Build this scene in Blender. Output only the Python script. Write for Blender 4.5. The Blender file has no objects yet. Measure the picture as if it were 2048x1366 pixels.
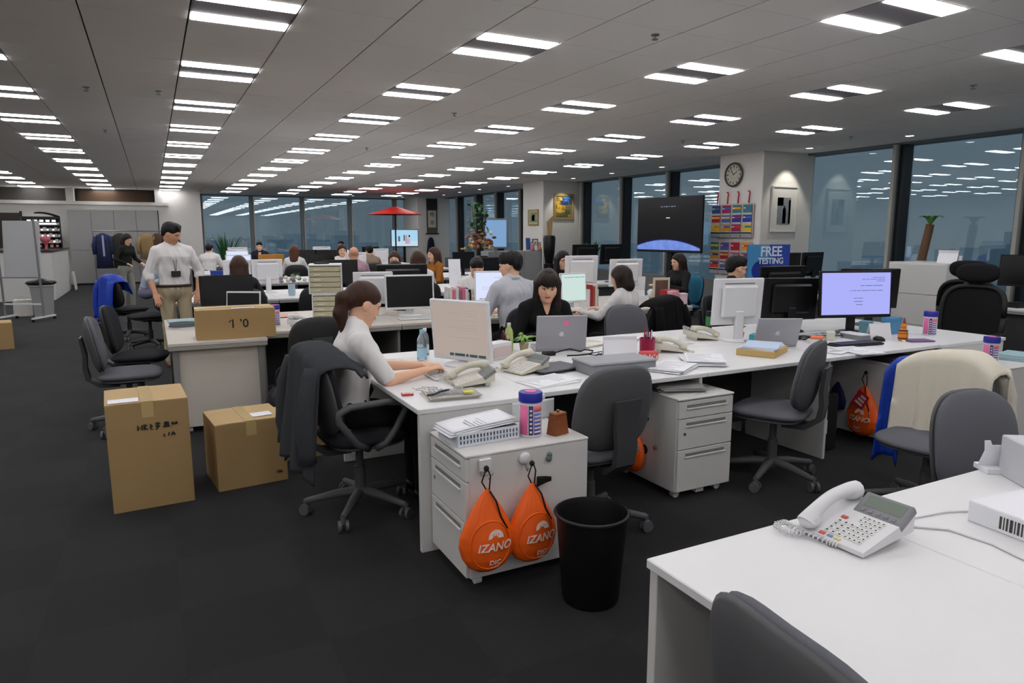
import bpy, math, random
import numpy as np
from mathutils import Matrix, Vector, Euler

SC = bpy.context.scene
COL = SC.collection
PI = math.pi
random.seed(7)
rng = np.random.default_rng(5)

# ------------------------------------------------------------------ camera
cam_d = bpy.data.cameras.new('camera')
cam_d.sensor_width = 36.0
cam_d.lens = 1378.0 / 2048.0 * 36.0
cam_d.clip_end = 2000
cam = bpy.data.objects.new('camera', cam_d)
COL.objects.link(cam)
cam.location = (0, 0, 1.55)
cam.rotation_euler = (math.radians(90 - 8.909), 0, math.radians(-27.36))
SC.camera = cam

# ------------------------------------------------------------------ world: hazy dusk sky over a city
world = bpy.data.worlds.new('dusk'); SC.world = world
world.use_nodes = True
wn = world.node_tree.nodes; wl = world.node_tree.links
bg = wn['Background']
wtc = wn.new('ShaderNodeTexCoord'); wsep = wn.new('ShaderNodeSeparateXYZ'); wr = wn.new('ShaderNodeValToRGB')
wl.new(wtc.outputs['Generated'], wsep.inputs[0]); wl.new(wsep.outputs['Z'], wr.inputs['Fac'])
wr.color_ramp.elements[0].position = 0.0; wr.color_ramp.elements[0].color = (0.120, 0.150, 0.175, 1)
wr.color_ramp.elements[1].position = 0.5; wr.color_ramp.elements[1].color = (0.150, 0.190, 0.225, 1)
wl.new(wr.outputs['Color'], bg.inputs['Color'])
bg.inputs['Strength'].default_value = 1.0

# ------------------------------------------------------------------ exposure
SC.view_settings.view_transform = 'Standard'
SC.view_settings.look = 'None'
SC.view_settings.gamma = 1.0
SC.view_settings.use_curve_mapping = False
SC.view_settings.exposure = 0.12
LAMP = 14.5          # radiance of the ceiling light diffusers

# ------------------------------------------------------------------ materials
MATS = {}
def mat(name, col, rough=0.6, metal=0.0, spec=0.4, bump=0.0, scale=60, var=0.0, vscale=8, emit=None, estr=1.0, alpha=None, trans=0.0, coat=0.0, stretch=None, ior=1.45):
    if name in MATS: return MATS[name]
    m = bpy.data.materials.new(name); m.use_nodes = True
    n = m.node_tree.nodes; l = m.node_tree.links; b = n['Principled BSDF']
    c = (*col, 1)
    b.inputs['Base Color'].default_value = c
    b.inputs['Roughness'].default_value = rough; b.inputs['Metallic'].default_value = metal
    b.inputs['Specular IOR Level'].default_value = spec
    b.inputs['IOR'].default_value = ior
    if trans: b.inputs['Transmission Weight'].default_value = trans
    if coat: b.inputs['Coat Weight'].default_value = coat
    if emit:
        b.inputs['Emission Color'].default_value = (*emit, 1); b.inputs['Emission Strength'].default_value = estr
    if bump or var:
        tc = n.new('ShaderNodeTexCoord'); src = tc.outputs['Object']
        if stretch:
            mp = n.new('ShaderNodeMapping'); mp.inputs['Scale'].default_value = stretch
            l.new(src, mp.inputs[0]); src = mp.outputs[0]
    if var:
        no = n.new('ShaderNodeTexNoise'); no.inputs['Scale'].default_value = vscale; no.inputs['Detail'].default_value = 5
        l.new(src, no.inputs['Vector'])
        mx = n.new('ShaderNodeMix'); mx.data_type = 'RGBA'
        mx.inputs['A'].default_value = tuple(min(1, x * (1 - var)) for x in col) + (1,)
        mx.inputs['B'].default_value = tuple(min(1, x * (1 + var)) for x in col) + (1,)
        l.new(no.outputs['Fac'], mx.inputs['Factor']); l.new(mx.outputs['Result'], b.inputs['Base Color'])
    if bump:
        nb = n.new('ShaderNodeTexNoise'); nb.inputs['Scale'].default_value = scale; nb.inputs['Detail'].default_value = 4
        l.new(src, nb.inputs['Vector'])
        bp = n.new('ShaderNodeBump'); bp.inputs['Strength'].default_value = bump; bp.inputs['Distance'].default_value = 0.01
        l.new(nb.outputs['Fac'], bp.inputs['Height']); l.new(bp.outputs['Normal'], b.inputs['Normal'])
    MATS[name] = m
    return m

def srgb(r, g, b):
    f = lambda c: (c / 255 / 12.92) if c / 255 <= 0.04045 else ((c / 255 + 0.055) / 1.055) ** 2.4
    return (f(r), f(g), f(b))

def emis(name, col, s=1.0):
    if name in MATS: return MATS[name]
    m = bpy.data.materials.new(name); m.use_nodes = True
    n = m.node_tree.nodes; b = n['Principled BSDF']
    b.inputs['Base Color'].default_value = (0.01, 0.01, 0.01, 1); b.inputs['Roughness'].default_value = 0.2; b.inputs['Specular IOR Level'].default_value = 0.2
    b.inputs['Emission Color'].default_value = (*col, 1); b.inputs['Emission Strength'].default_value = s
    MATS[name] = m
    return m

def glass_mat(name, tint, refl=1.0, ior=1.45):
    """a thin flat pane: see-through, with the Fresnel reflection of its two faces"""
    m = bpy.data.materials.new(name); m.use_nodes = True
    n = m.node_tree.nodes; l = m.node_tree.links
    n.remove(n['Principled BSDF'])
    t = n.new('ShaderNodeBsdfTransparent'); t.inputs['Color'].default_value = (*tint, 1)
    g = n.new('ShaderNodeBsdfGlossy'); g.inputs['Roughness'].default_value = 0.0; g.inputs['Color'].default_value = (.85, .95, 1, 1)
    ge = n.new('ShaderNodeNewGeometry'); dt = n.new('ShaderNodeVectorMath'); dt.operation = 'DOT_PRODUCT'
    l.new(ge.outputs['Normal'], dt.inputs[0]); l.new(ge.outputs['Incoming'], dt.inputs[1])
    def mth(op, a_, b_=None):
        q = n.new('ShaderNodeMath'); q.operation = op
        for i, v in enumerate((a_, b_)):
            if v is None: continue
            if isinstance(v, (int, float)): q.inputs[i].default_value = v
            else: l.new(v, q.inputs[i])
        return q.outputs[0]
    sch = mth('MULTIPLY_ADD', mth('POWER', mth('SUBTRACT', 1.0, mth('ABSOLUTE', dt.outputs['Value'])), 5.0), 0.96)
    sch.node.inputs[2].default_value = 0.04
    fac = mth('MINIMUM', mth('MULTIPLY', sch, refl), 1.0)
    mx = n.new('ShaderNodeMixShader')
    l.new(fac, mx.inputs[0]); l.new(t.outputs[0], mx.inputs[1]); l.new(g.outputs[0], mx.inputs[2])
    l.new(mx.outputs[0], n['Material Output'].inputs['Surface'])
    MATS[name] = m
    return m

WHITE = mat('white_laminate', srgb(220, 220, 220), 0.38, spec=0.45)
WHITEM = mat('white_steel', srgb(206, 205, 202), 0.42, spec=0.45)
WALLM = mat('wall_paint', srgb(205, 203, 198), 0.85, bump=0.05, scale=200)
DESKEDGE = mat('desk_edge', srgb(150, 148, 142), 0.5)
BEIGE = mat('beige_desk', srgb(196, 190, 180), 0.45)
LEGM = mat('grey_leg', srgb(120, 120, 118), 0.5)
DARKPAN = mat('dark_panel', srgb(62, 63, 65), 0.6)
CHAIRF = mat('chair_fabric', srgb(100, 101, 107), 0.95, spec=0.15, bump=0.25, scale=500, var=0.1, vscale=300)
CHAIRP = mat('chair_plastic', srgb(80, 81, 83), 0.55)
CHAIRB = mat('black_plastic', srgb(22, 22, 23), 0.5)
CASTER = mat('caster_grey', srgb(88, 89, 92), 0.45)
MESHB = mat('black_mesh', srgb(24, 24, 26), 0.8, spec=0.2, bump=0.3, scale=600)
PLWHITE = mat('white_plastic', srgb(216, 216, 218), 0.4)
PLCREAM = mat('cream_plastic', srgb(205, 201, 185), 0.42)
PLGREY = mat('grey_plastic', srgb(128, 129, 133), 0.45)
PLBLACK = mat('gloss_black', srgb(14, 14, 16), 0.35)
SCREENOFF = mat('screen_off', srgb(16, 17, 19), 0.22, spec=0.5)
ALU = mat('laptop_silver', srgb(165, 165, 170), 0.38, metal=0.35)
STEEL = mat('steel', srgb(150, 152, 155), 0.3, metal=0.9)
CARD = mat('cardboard', srgb(164, 136, 94), 0.85, spec=0.2, var=0.06, vscale=5, bump=0.05, scale=30, stretch=(1, 1, 14))
CARDL = mat('cardboard_light', srgb(184, 158, 116), 0.85, spec=0.2, var=0.06, vscale=5)
TAPE = mat('packing_tape', srgb(190, 165, 115), 0.25)
PAPER = mat('paper', srgb(228, 229, 233), 0.8, spec=0.2)
PAPERW = mat('warm_paper', srgb(222, 218, 208), 0.8, spec=0.2)
INK = mat('ink', srgb(40, 38, 38), 0.8)
PRINT = mat('print_grey', srgb(150, 152, 160), 0.8)
ORANGE = mat('orange_nylon', srgb(240, 98, 26), 0.42, spec=0.4, bump=0.12, scale=26)
BLACKCORD = mat('black_cord', srgb(18, 17, 17), 0.7)
PRINTW = mat('white_print', srgb(236, 214, 204), 0.6)

# ------------------------------------------------------------------ mesh builder
class MB:
    def __init__(s): s.v = []; s.f = []; s.mi = []; s.M = Matrix.Identity(4); s.cur = 0
    def at(s, M): s.M = M; return s
    def add(s, vs, fs):
        o = len(s.v); M = s.M
        s.v += [tuple(M @ Vector(p)) for p in vs]
        s.f += [tuple(o + i for i in f) for f in fs]; s.mi += [s.cur] * len(fs)
        return s
    def box(s, x0, x1, y0, y1, z0, z1, b=0.0):
        if b <= 0:
            vs = [(x, y, z) for x in (x0, x1) for y in (y0, y1) for z in (z0, z1)]
            return s.add(vs, [(0, 1, 3, 2), (4, 6, 7, 5), (0, 4, 5, 1), (2, 3, 7, 6), (0, 2, 6, 4), (1, 5, 7, 3)])
        b = min(b, (x1 - x0) * .49, (y1 - y0) * .49, (z1 - z0) * .49)
        vs = []; idx = {}
        X = (x0, x1); Y = (y0, y1); Z = (z0, z1)
        for i in (0, 1):
            for j in (0, 1):
                for k in (0, 1):
                    sx, sy, sz = (1 - 2 * i) * b, (1 - 2 * j) * b, (1 - 2 * k) * b
                    for a in range(3):
                        p = [X[i] + sx, Y[j] + sy, Z[k] + sz]; p[a] -= (sx, sy, sz)[a]
                        idx[(i, j, k, a)] = len(vs); vs.append(tuple(p))
        fs = []
        for a in range(3):
            o1, o2 = [c for c in range(3) if c != a]
            for sgn in (0, 1):
                q = []
                for (u, w) in ((0, 0), (1, 0), (1, 1), (0, 1)):
                    t = [0, 0, 0]; t[a] = sgn; t[o1] = u; t[o2] = w
                    q.append(idx[(*t, a)])
                flip = (sgn == 0) ^ (a == 1)
                fs.append(tuple(q[::-1]) if flip else tuple(q))
        for a in range(3):
            o1, o2 = [c for c in range(3) if c != a]
            for u in (0, 1):
                for w in (0, 1):
                    q = []
                    for t in (0, 1):
                        k = [0, 0, 0]; k[a] = t; k[o1] = u; k[o2] = w
                        q.append((idx[(*k, o1)], idx[(*k, o2)]))
                    fs.append((q[0][0], q[0][1], q[1][1], q[1][0]))
        for i in (0, 1):
            for j in (0, 1):
                for k in (0, 1): fs.append(tuple(idx[(i, j, k, a)] for a in range(3)))
        return s.add(vs, fs)
    def cyl(s, c, r, h, n=16, r2=None, cap=True):
        r2 = r if r2 is None else r2; x, y, z = c
        vs = [(x + r * math.cos(2 * PI * i / n), y + r * math.sin(2 * PI * i / n), z) for i in range(n)]
        vs += [(x + r2 * math.cos(2 * PI * i / n), y + r2 * math.sin(2 * PI * i / n), z + h) for i in range(n)]
        fs = [(i, (i + 1) % n, n + (i + 1) % n, n + i) for i in range(n)]
        if cap: fs += [tuple(range(n))[::-1], tuple(range(n, 2 * n))]
        return s.add(vs, fs)
    def lathe(s, prof, n=20, fold=None, sy=1.0, closed=True):
        """prof: (r, z) pairs; fold(theta, k) multiplies the radius"""
        vs = []; m = len(prof)
        for k, (r, z) in enumerate(prof):
            for i in range(n):
                t = 2 * PI * i / n; q = r * (fold(t, k / (m - 1)) if fold else 1)
                vs.append((q * math.cos(t), q * math.sin(t) * sy, z))
        fs = [(k * n + i, k * n + (i + 1) % n, (k + 1) * n + (i + 1) % n, (k + 1) * n + i) for k in range(m - 1) for i in range(n)]
        if closed: fs += [tuple(range(n))[::-1], tuple(range((m - 1) * n, m * n))]
        return s.add(vs, fs)
    def tube(s, pts, r, n=8, cap=True):
        pts = [Vector(p) for p in pts]; m = len(pts); rs = r if isinstance(r, (list, tuple)) else [r] * m
        vs = []; up = None
        for k in range(m):
            t = (pts[min(k + 1, m - 1)] - pts[max(k - 1, 0)])
            t = t.normalized() if t.length > 1e-9 else Vector((0, 0, 1))
            if up is None: up = t.orthogonal().normalized()
            up = (up - t * up.dot(t))
            up = up.normalized() if up.length > 1e-6 else t.orthogonal().normalized()
            w = t.cross(up)
            for i in range(n):
                a = 2 * PI * i / n
                vs.append(tuple(pts[k] + (up * math.cos(a) + w * math.sin(a)) * rs[k]))
        fs = [(k * n + i, k * n + (i + 1) % n, (k + 1) * n + (i + 1) % n, (k + 1) * n + i) for k in range(m - 1) for i in range(n)]
        if cap: fs += [tuple(range(n))[::-1], tuple(range((m - 1) * n, m * n))]
        return s.add(vs, fs)
    def ell(s, c, r, nu=14, nv=9):
        vs = [(c[0], c[1], c[2] + r[2])]
        for j in range(1, nv):
            p = PI * j / nv
            for i in range(nu):
                t = 2 * PI * i / nu
                vs.append((c[0] + r[0] * math.sin(p) * math.cos(t), c[1] + r[1] * math.sin(p) * math.sin(t), c[2] + r[2] * math.cos(p)))
        vs.append((c[0], c[1], c[2] - r[2])); L = len(vs) - 1
        fs = [(0, 1 + i, 1 + (i + 1) % nu) for i in range(nu)]
        for j in range(nv - 2):
            a = 1 + j * nu; b = a + nu
            fs += [(a + i, b + i, b + (i + 1) % nu, a + (i + 1) % nu) for i in range(nu)]
        a = 1 + (nv - 2) * nu
        fs += [(L, a + (i + 1) % nu, a + i) for i in range(nu)]
        return s.add(vs, fs)
    def prism(s, poly, z0, z1):
        n = len(poly)
        vs = [(x, y, z0) for x, y in poly] + [(x, y, z1) for x, y in poly]
        fs = [(i, (i + 1) % n, n + (i + 1) % n, n + i) for i in range(n)] + [tuple(range(n))[::-1], tuple(range(n, 2 * n))]
        return s.add(vs, fs)
    def pad(s, w, h, t, n=4.0, bend=0.0, bendv=0.0, rings=7, seg=36, puff=3.0, taper=0.0):
        """a cushion in the local YZ plane (width along y, height along z), thickness along x; bend curls its sides forward"""
        vs = []; N = seg
        def pt(r, a, sgn):
            ca, sa = math.cos(a), math.sin(a)
            y = w / 2 * r * math.copysign(abs(ca) ** (2 / n), ca); z = h / 2 * r * math.copysign(abs(sa) ** (2 / n), sa)
            y *= 1 + taper * z / (h / 2)
            x = sgn * t / 2 * (max(0, 1 - r ** puff)) ** .5 + bend * (2 * y / w) ** 2 + bendv * (2 * z / h) ** 2
            return (x, y, z)
        rr = [math.sin(PI / 2 * k / rings) for k in range(1, rings + 1)]
        vs.append(pt(0, 0, 1))
        for r in rr: vs += [pt(r, 2 * PI * i / N, 1) for i in range(N)]
        base2 = len(vs)
        for r in rr[:-1][::-1]: vs += [pt(r, 2 * PI * i / N, -1) for i in range(N)]
        vs.append(pt(0, 0, -1)); L = len(vs) - 1
        fs = [(0, 1 + i, 1 + (i + 1) % N) for i in range(N)]
        tot = 2 * rings - 1
        for k in range(tot - 1):
            a = 1 + k * N; b = a + N
            fs += [(a + i, b + i, b + (i + 1) % N, a + (i + 1) % N) for i in range(N)]
        a = 1 + (tot - 1) * N
        fs += [(L, a + (i + 1) % N, a + i) for i in range(N)]
        return s.add(vs, fs)
    def sheet(s, nu, nv, fn, thick=0.004):
        """a closed thin solid from a grid of points fn(u, v), u and v in 0..1"""
        P = [[Vector(fn(i / nu, j / nv)) for j in range(nv + 1)] for i in range(nu + 1)]
        def nrm(i, j):
            a = P[min(i + 1, nu)][j] - P[max(i - 1, 0)][j]; b = P[i][min(j + 1, nv)] - P[i][max(j - 1, 0)]
            c = a.cross(b); return c.normalized() if c.length > 1e-12 else Vector((0, 0, 1))
        W = nv + 1; vs = []
        for i in range(nu + 1):
            for j in range(nv + 1): vs.append(tuple(P[i][j] + nrm(i, j) * thick / 2))
        o = len(vs)
        for i in range(nu + 1):
            for j in range(nv + 1): vs.append(tuple(P[i][j] - nrm(i, j) * thick / 2))
        fs = []
        for i in range(nu):
            for j in range(nv):
                a = i * W + j; q = (a, a + W, a + W + 1, a + 1)
                fs.append(q); fs.append(tuple(o + x for x in q[::-1]))
        for i in range(nu):
            a = i * W; fs.append((a, o + a, o + a + W, a + W))
            a = i * W + nv; fs.append((a, a + W, o + a + W, o + a))
        for j in range(nv):
            a = j; fs.append((a, a + 1, o + a + 1, o + a))
            a = nu * W + j; fs.append((a, o + a, o + a + 1, a + 1))
        return s.add(vs, fs)
    def mesh(s, name, smooth=None):
        me = bpy.data.meshes.new(name); me.from_pydata(s.v, [], s.f)
        if len(set(s.mi)) > 1: me.polygons.foreach_set('material_index', s.mi)
        if smooth is not None:
            me.shade_smooth() if smooth >= 180 else me.set_sharp_from_angle(angle=math.radians(smooth))
        me.update(); return me
    def build(s, name, m, parent=None, smooth=None, loc=None, rot=None):
        return obj(name, s.mesh(name, smooth), m, parent, loc, rot)

def obj(name, me, m=None, parent=None, loc=None, rot=None):
    o = bpy.data.objects.new(name, me); COL.objects.link(o)
    if m is not None and len(me.materials) == 0:
        for x in (m if isinstance(m, (list, tuple)) else [m]): me.materials.append(x)
    if parent is not None: o.parent = parent
    if loc is not None: o.location = loc
    if rot is not None: o.rotation_euler = rot
    return o
def tag(o, label=None, cat=None, group=None, kind=None):
    if label: o['label'] = label
    if cat: o['category'] = cat
    if group: o['group'] = group
    if kind: o['kind'] = kind
    return o
def thing(name, label, cat, loc=(0, 0, 0), rz=0.0, group=None):
    o = bpy.data.objects.new(name, None); COL.objects.link(o); o.empty_display_size = 0.05
    o.location = loc; o.rotation_euler = (0, 0, rz)
    return tag(o, label, cat, group)
KIDS = {}
def copy_tree(o, parent=None):
    c = o.copy(); COL.objects.link(c)
    if parent is not None: c.parent = parent
    if o.name not in KIDS: KIDS[o.name] = [x for x in COL.objects if x.parent is o]
    for ch in KIDS[o.name]: copy_tree(ch, c)
    return c
def dup(root, label, loc, rz=0.0, group=None, used=set()):
    """the first call places the thing itself, later calls copies of it"""
    if root.name in used:
        r = copy_tree(root)
    else:
        used.add(root.name); r = root
    r.location = loc; r.rotation_euler = (0, 0, rz); r['label'] = label
    if group: r['group'] = group
    elif 'group' in r: del r['group']
    return r
def T(x=0, y=0, z=0): return Matrix.Translation((x, y, z))
def RX(a): return Matrix.Rotation(a, 4, 'X')
def RY(a): return Matrix.Rotation(a, 4, 'Y')
def RZ(a): return Matrix.Rotation(a, 4, 'Z')
def R(d): return math.radians(d)

def text_geo(s, size, align='CENTER', shear=0.0, extrude=0.0006, space=1.0, res=3, bold=0.0):
    cu = bpy.data.curves.new('tmp_text', 'FONT'); cu.body = s; cu.size = size; cu.align_x = align; cu.align_y = 'CENTER'
    cu.extrude = extrude; cu.shear = shear; cu.space_character = space; cu.resolution_u = res; cu.offset = bold * size
    o = bpy.data.objects.new('tmp_text', cu); COL.objects.link(o)
    dg = bpy.context.evaluated_depsgraph_get(); ev = o.evaluated_get(dg); me = ev.to_mesh()
    vs = [tuple(v.co) for v in me.vertices]; fs = [tuple(p.vertices) for p in me.polygons]
    ev.to_mesh_clear(); bpy.data.objects.remove(o); bpy.data.curves.remove(cu)
    return vs, fs
# matrix that lays text (drawn in xy) upright, reading from the -Y side
UPRIGHT = RX(PI / 2)
# ================================================================== the room
CZ = 2.92; GX0 = 0.31; GY0 = 4.54; MOD = 0.61
XL, XR, YN, YF = -6.4, 10.35, -3.4, 27.1
def struct(name, mb, m, parent=None, smooth=None):
    o = mb.build(name, m, parent, smooth)
    if parent is None: o['kind'] = 'structure'
    return o

# carpet: dark charcoal carpet tiles, pile laid in alternating directions
def carpet():
    m = bpy.data.materials.new('carpet_tiles'); m.use_nodes = True
    n = m.node_tree.nodes; l = m.node_tree.links; b = n['Principled BSDF']
    tc = n.new('ShaderNodeTexCoord')
    br = n.new('ShaderNodeTexChecker'); br.inputs['Scale'].default_value = 2.0
    br.inputs['Color1'].default_value = (0.0120, 0.0120, 0.0130, 1); br.inputs['Color2'].default_value = (0.0150, 0.0150, 0.0162, 1)
    no = n.new('ShaderNodeTexNoise'); no.inputs['Scale'].default_value = 260; no.inputs['Detail'].default_value = 3
    no2 = n.new('ShaderNodeTexNoise'); no2.inputs['Scale'].default_value = 1.3; no2.inputs['Detail'].default_value = 4
    l.new(tc.outputs['Object'], br.inputs['Vector']); l.new(tc.outputs['Object'], no.inputs['Vector']); l.new(tc.outputs['Object'], no2.inputs['Vector'])
    mr = n.new('ShaderNodeMapRange'); mr.inputs['To Min'].default_value = 0.55; mr.inputs['To Max'].default_value = 1.5
    l.new(no.outputs['Fac'], mr.inputs['Value'])
    mr2 = n.new('ShaderNodeMapRange'); mr2.inputs['To Min'].default_value = 0.85; mr2.inputs['To Max'].default_value = 1.15
    l.new(no2.outputs['Fac'], mr2.inputs['Value'])
    mu = n.new('ShaderNodeMath'); mu.operation = 'MULTIPLY'; l.new(mr.outputs[0], mu.inputs[0]); l.new(mr2.outputs[0], mu.inputs[1])
    vm = n.new('ShaderNodeVectorMath'); vm.operation = 'SCALE'; l.new(br.outputs['Color'], vm.inputs[0]); l.new(mu.outputs[0], vm.inputs['Scale'])
    l.new(vm.outputs[0], b.inputs['Base Color'])
    b.inputs['Roughness'].default_value = 0.95; b.inputs['Specular IOR Level'].default_value = 0.15
    b.inputs['Sheen Weight'].default_value = 0.06; b.inputs['Sheen Roughness'].default_value = 0.5
    bp = n.new('ShaderNodeBump'); bp.inputs['Strength'].default_value = 0.5; bp.inputs['Distance'].default_value = 0.004
    l.new(no.outputs['Fac'], bp.inputs['Height']); l.new(bp.outputs[0], b.inputs['Normal'])
    return m
struct('floor', MB().box(XL - .2, XR + .2, YN - .2, YF + .2, -0.12, 0), carpet())

CEILM = mat('ceiling_board', srgb(242, 239, 234), 0.92, spec=0.2, bump=0.06, scale=90)
CEILG = mat('ceiling_rail', srgb(70, 68, 66), 0.6)
ceil = struct('ceiling', MB().box(XL - .2, XR + .2, YN - .2, YF + .2, CZ + 0.09, CZ + 0.2), CEILG)
# fixture modules: every third module both ways
fix = set()
for i in range(-4, 5):
    for j in range(-4, 12): fix.add((3 * i, 3 * j))
nx0 = math.floor((XL - GX0) / MOD); nx1 = math.ceil((XR - GX0) / MOD)
ny0 = math.floor((YN - GY0) / MOD); ny1 = math.ceil((YF - GY0) / MOD)
gap = 0.007; tiles = []
for i in range(nx0, nx1):
    for j in range(ny0, ny1):
        if (i, j) in fix: continue
        x0 = max(GX0 + i * MOD, XL - .1); x1 = min(GX0 + (i + 1) * MOD, XR + .1); y0 = GY0 + j * MOD; y1 = y0 + MOD
        tiles.append((x0, x1, y0, y1))
def seen(t):
    x, y = (t[0] + t[1]) / 2, (t[2] + t[3]) / 2
    return math.hypot(x, y) if y > 0.6 and abs(math.atan2(x, y) - R(27.4)) < R(41) and math.hypot(x, y) > 2.6 else 900 + math.hypot(x, y)
tiles.sort(key=seen)
tile_me = MB().box(gap * .8, MOD - gap * .8, gap * .25, MOD - gap * .25, CZ, CZ + 0.02).mesh('ceiling_tile'); tile_me.materials.append(CEILM)
rest = MB()
k = 0
for t in tiles:
    if k < 290 and abs(t[1] - t[0] - MOD) < 1e-4 and seen(t) < 900:
        obj('ceiling_tile', tile_me, None, ceil, (t[0], t[2], 0)); k += 1
    else: rest.box(t[0] + gap * .8, t[1] - gap * .8, t[2] + gap * .25, t[3] - gap * .25, CZ, CZ + 0.02)
tag(rest.build('ceiling_tile_field', CEILM, ceil), kind='stuff')

# ceiling lights: two bare-looking luminous strips at the sides of a recessed grey module
LAMPM = emis('lamp_strip', (1.0, 0.98, 1.0), LAMP)
BAFFLE = mat('light_baffle', srgb(150, 146, 148), 0.55)
def make_light():
    r = thing('ceiling_light', 'x', 'ceiling light', (0, 0, CZ))
    f = MB()
    f.box(0.004, 0.606, 0.004, 0.606, 0.055, 0.07)
    f.box(0.004, 0.606, 0.17, 0.44, 0.0, 0.055)
    f.box(0.004, 0.012, 0.004, 0.606, 0, .055); f.box(.598, .606, .004, .606, 0, .055)
    f.box(0.012, .598, .004, .01, 0, .055); f.box(.012, .598, .6, .606, 0, .055)
    f.build('housing', BAFFLE, r)
    for y in (0.015, 0.445):
        MB().box(0.014, 0.596, y, y + 0.15, -0.007, 0.03).build('diffuser', LAMPM, r)
    return r
light0 = make_light()
LLAB = 'twin strip recessed ceiling light in the regular office ceiling grid'
for (i, j) in sorted(fix):
    x, y = GX0 + i * MOD, GY0 + j * MOD
    if x + MOD > XR or x < XL or y < YN or y + MOD > YF: continue
    dup(light0, LLAB, (x, y, CZ), 0, 'strip lights in the ceiling grid')

# small round downlights along the windows and sprinkler heads
DLM = emis('downlight_lens', (1, 0.97, 0.9), 5)
def make_down():
    r = thing('downlight', 'x', 'downlight', (0, 0, CZ))
    MB().lathe([(0.055, 0.0), (0.075, -0.004), (0.08, 0.0), (0.075, 0.004), (0.055, 0.004)], 20, closed=False).build('rim', PLWHITE, r, 180)
    MB().cyl((0, 0, -0.001), 0.054, 0.004, 20).build('lens', DLM, r)
    return r
down0 = make_down()
for (x, y) in ((9.62, 3.0), (9.66, 4.8), (9.68, 6.4), (9.62, 8.05), (9.58, 11.7), (9.52, 13.4), (9.55, 15.1), (9.4, 18.4), (9.3, 20.2), (9.3, 21.8), (9.45, 23.6), (2.4, 25.6), (4.6, 25.7), (6.7, 25.7), (8.6, 25.7)):
    dup(down0, 'small round downlight in the ceiling strip along the windows', (x, y, CZ), 0, 'downlights along the windows')
# the two wall-washing spots over the framed pictures
def spot(name, x, y, tx, ty, tz, w, label, ang=70):
    r = thing('picture_spotlight', label, 'spotlight', (x, y, CZ))
    MB().lathe([(0.04, 0.0), (0.06, -0.004), (0.065, 0.0), (0.06, 0.004), (0.04, 0.004)], 18, closed=False).build('rim', PLWHITE, r, 180)
    ld = bpy.data.lights.new('spot_bulb', 'SPOT'); ld.energy = w; ld.spot_size = R(ang); ld.spot_blend = 0.5; ld.shadow_soft_size = 0.03; ld.color = (1, .95, .84)
    lo = bpy.data.objects.new('spot_bulb', ld); COL.objects.link(lo); lo.parent = r; lo.location = (0, 0, -0.03)
    d = Vector((tx - x, ty - y, tz - CZ)); lo.rotation_euler = d.to_track_quat('-Z', 'Y').to_euler()
spot('s1', 9.75, 8.2, 9.75, 8.6, 1.9, 26, 'recessed spotlight washing the pillar picture with the red corner')
spot('s2', 9.75, 15.55, 9.75, 16.0, 1.9, 26, 'recessed spotlight washing the colourful painting on the far pillar')
def make_sprk():
    r = thing('ceiling_sprinkler', 'x', 'sprinkler', (0, 0, CZ))
    MB().lathe([(0.03, 0.0), (0.03, -0.006), (0.012, -0.008)], 14).build('escutcheon', STEEL, r, 60)
    MB().lathe([(0.008, -0.008), (0.008, -0.03), (0.022, -0.032), (0.022, -0.035)], 12).build('deflector', STEEL, r, 60)
    return r
sp0 = make_sprk()
for (x, y) in ((3.22, 4.05), (0.16, 7.8), (-0.45, 7.91), (3.2, 7.63), (6.93, 4.0), (9.0, 6.83), (7.18, 8.3), (-0.45, 11.0), (3.2, 11.3), (6.9, 11.3)):
    dup(sp0, 'small metal sprinkler head under the ceiling tiles', (x, y, CZ), 0, 'sprinkler heads')

# ------------------------------------------------------------------ walls
struct('wall_near', MB().box(XL - .2, XR + .2, YN - .2, YN, 0, CZ + .1), WALLM)
struct('wall_left', MB().box(XL - .2, XL, YN, YF, 0, CZ + .1), WALLM)
BLIND = mat('mullion_light', srgb(176, 174, 166), 0.5)
BLIND2 = mat('mullion_grey', srgb(112, 116, 116), 0.5)
MULD = mat('mullion_dark', srgb(24, 30, 34), 0.4)
GLASS = glass_mat('window_glass', (0.84, 0.92, 0.95), 2.4)
SILLM = mat('window_sill', srgb(120, 122, 122), 0.5)
# right-hand window wall
mr = [1.55, 3.35, 5.15, 6.95, 8.75, 10.5, 12.27, 14.0, 15.75, 17.5, 19.25, 20.95, 22.6, 24.3, 26.0]
sill = struct('wall_right', MB().box(XR - .12, XR + .25, YN, YF + .25, 0, 0.62), SILLM)
struct('trim_1', MB().box(XR - .1, XR + .25, YN, YF + .25, CZ - .03, CZ + .1), BLIND2)
prev = YN
for q, y in enumerate(mr + [YF]):
    w = struct('window_%d' % (q + 1), MB().box(XR + .055, XR + .07, prev + .05, y - .05, 0.62, CZ - .03), GLASS)
    if y < YF:
        MB().box(XR - .1, XR + .14, y - .02, y + .08, 0.62, CZ - .03, .006).build('mullion', BLIND2, w)
        MB().box(XR - .16, XR - .1, y - .015, y + .04, 0.62, CZ - .03, .004).build('mullion_edge', BLIND, w)
        MB().box(XR - .06, XR + .14, y - .1, y - .02, 0.62, CZ - .03).build('mullion_seal', MULD, w)
    prev = y
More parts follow.
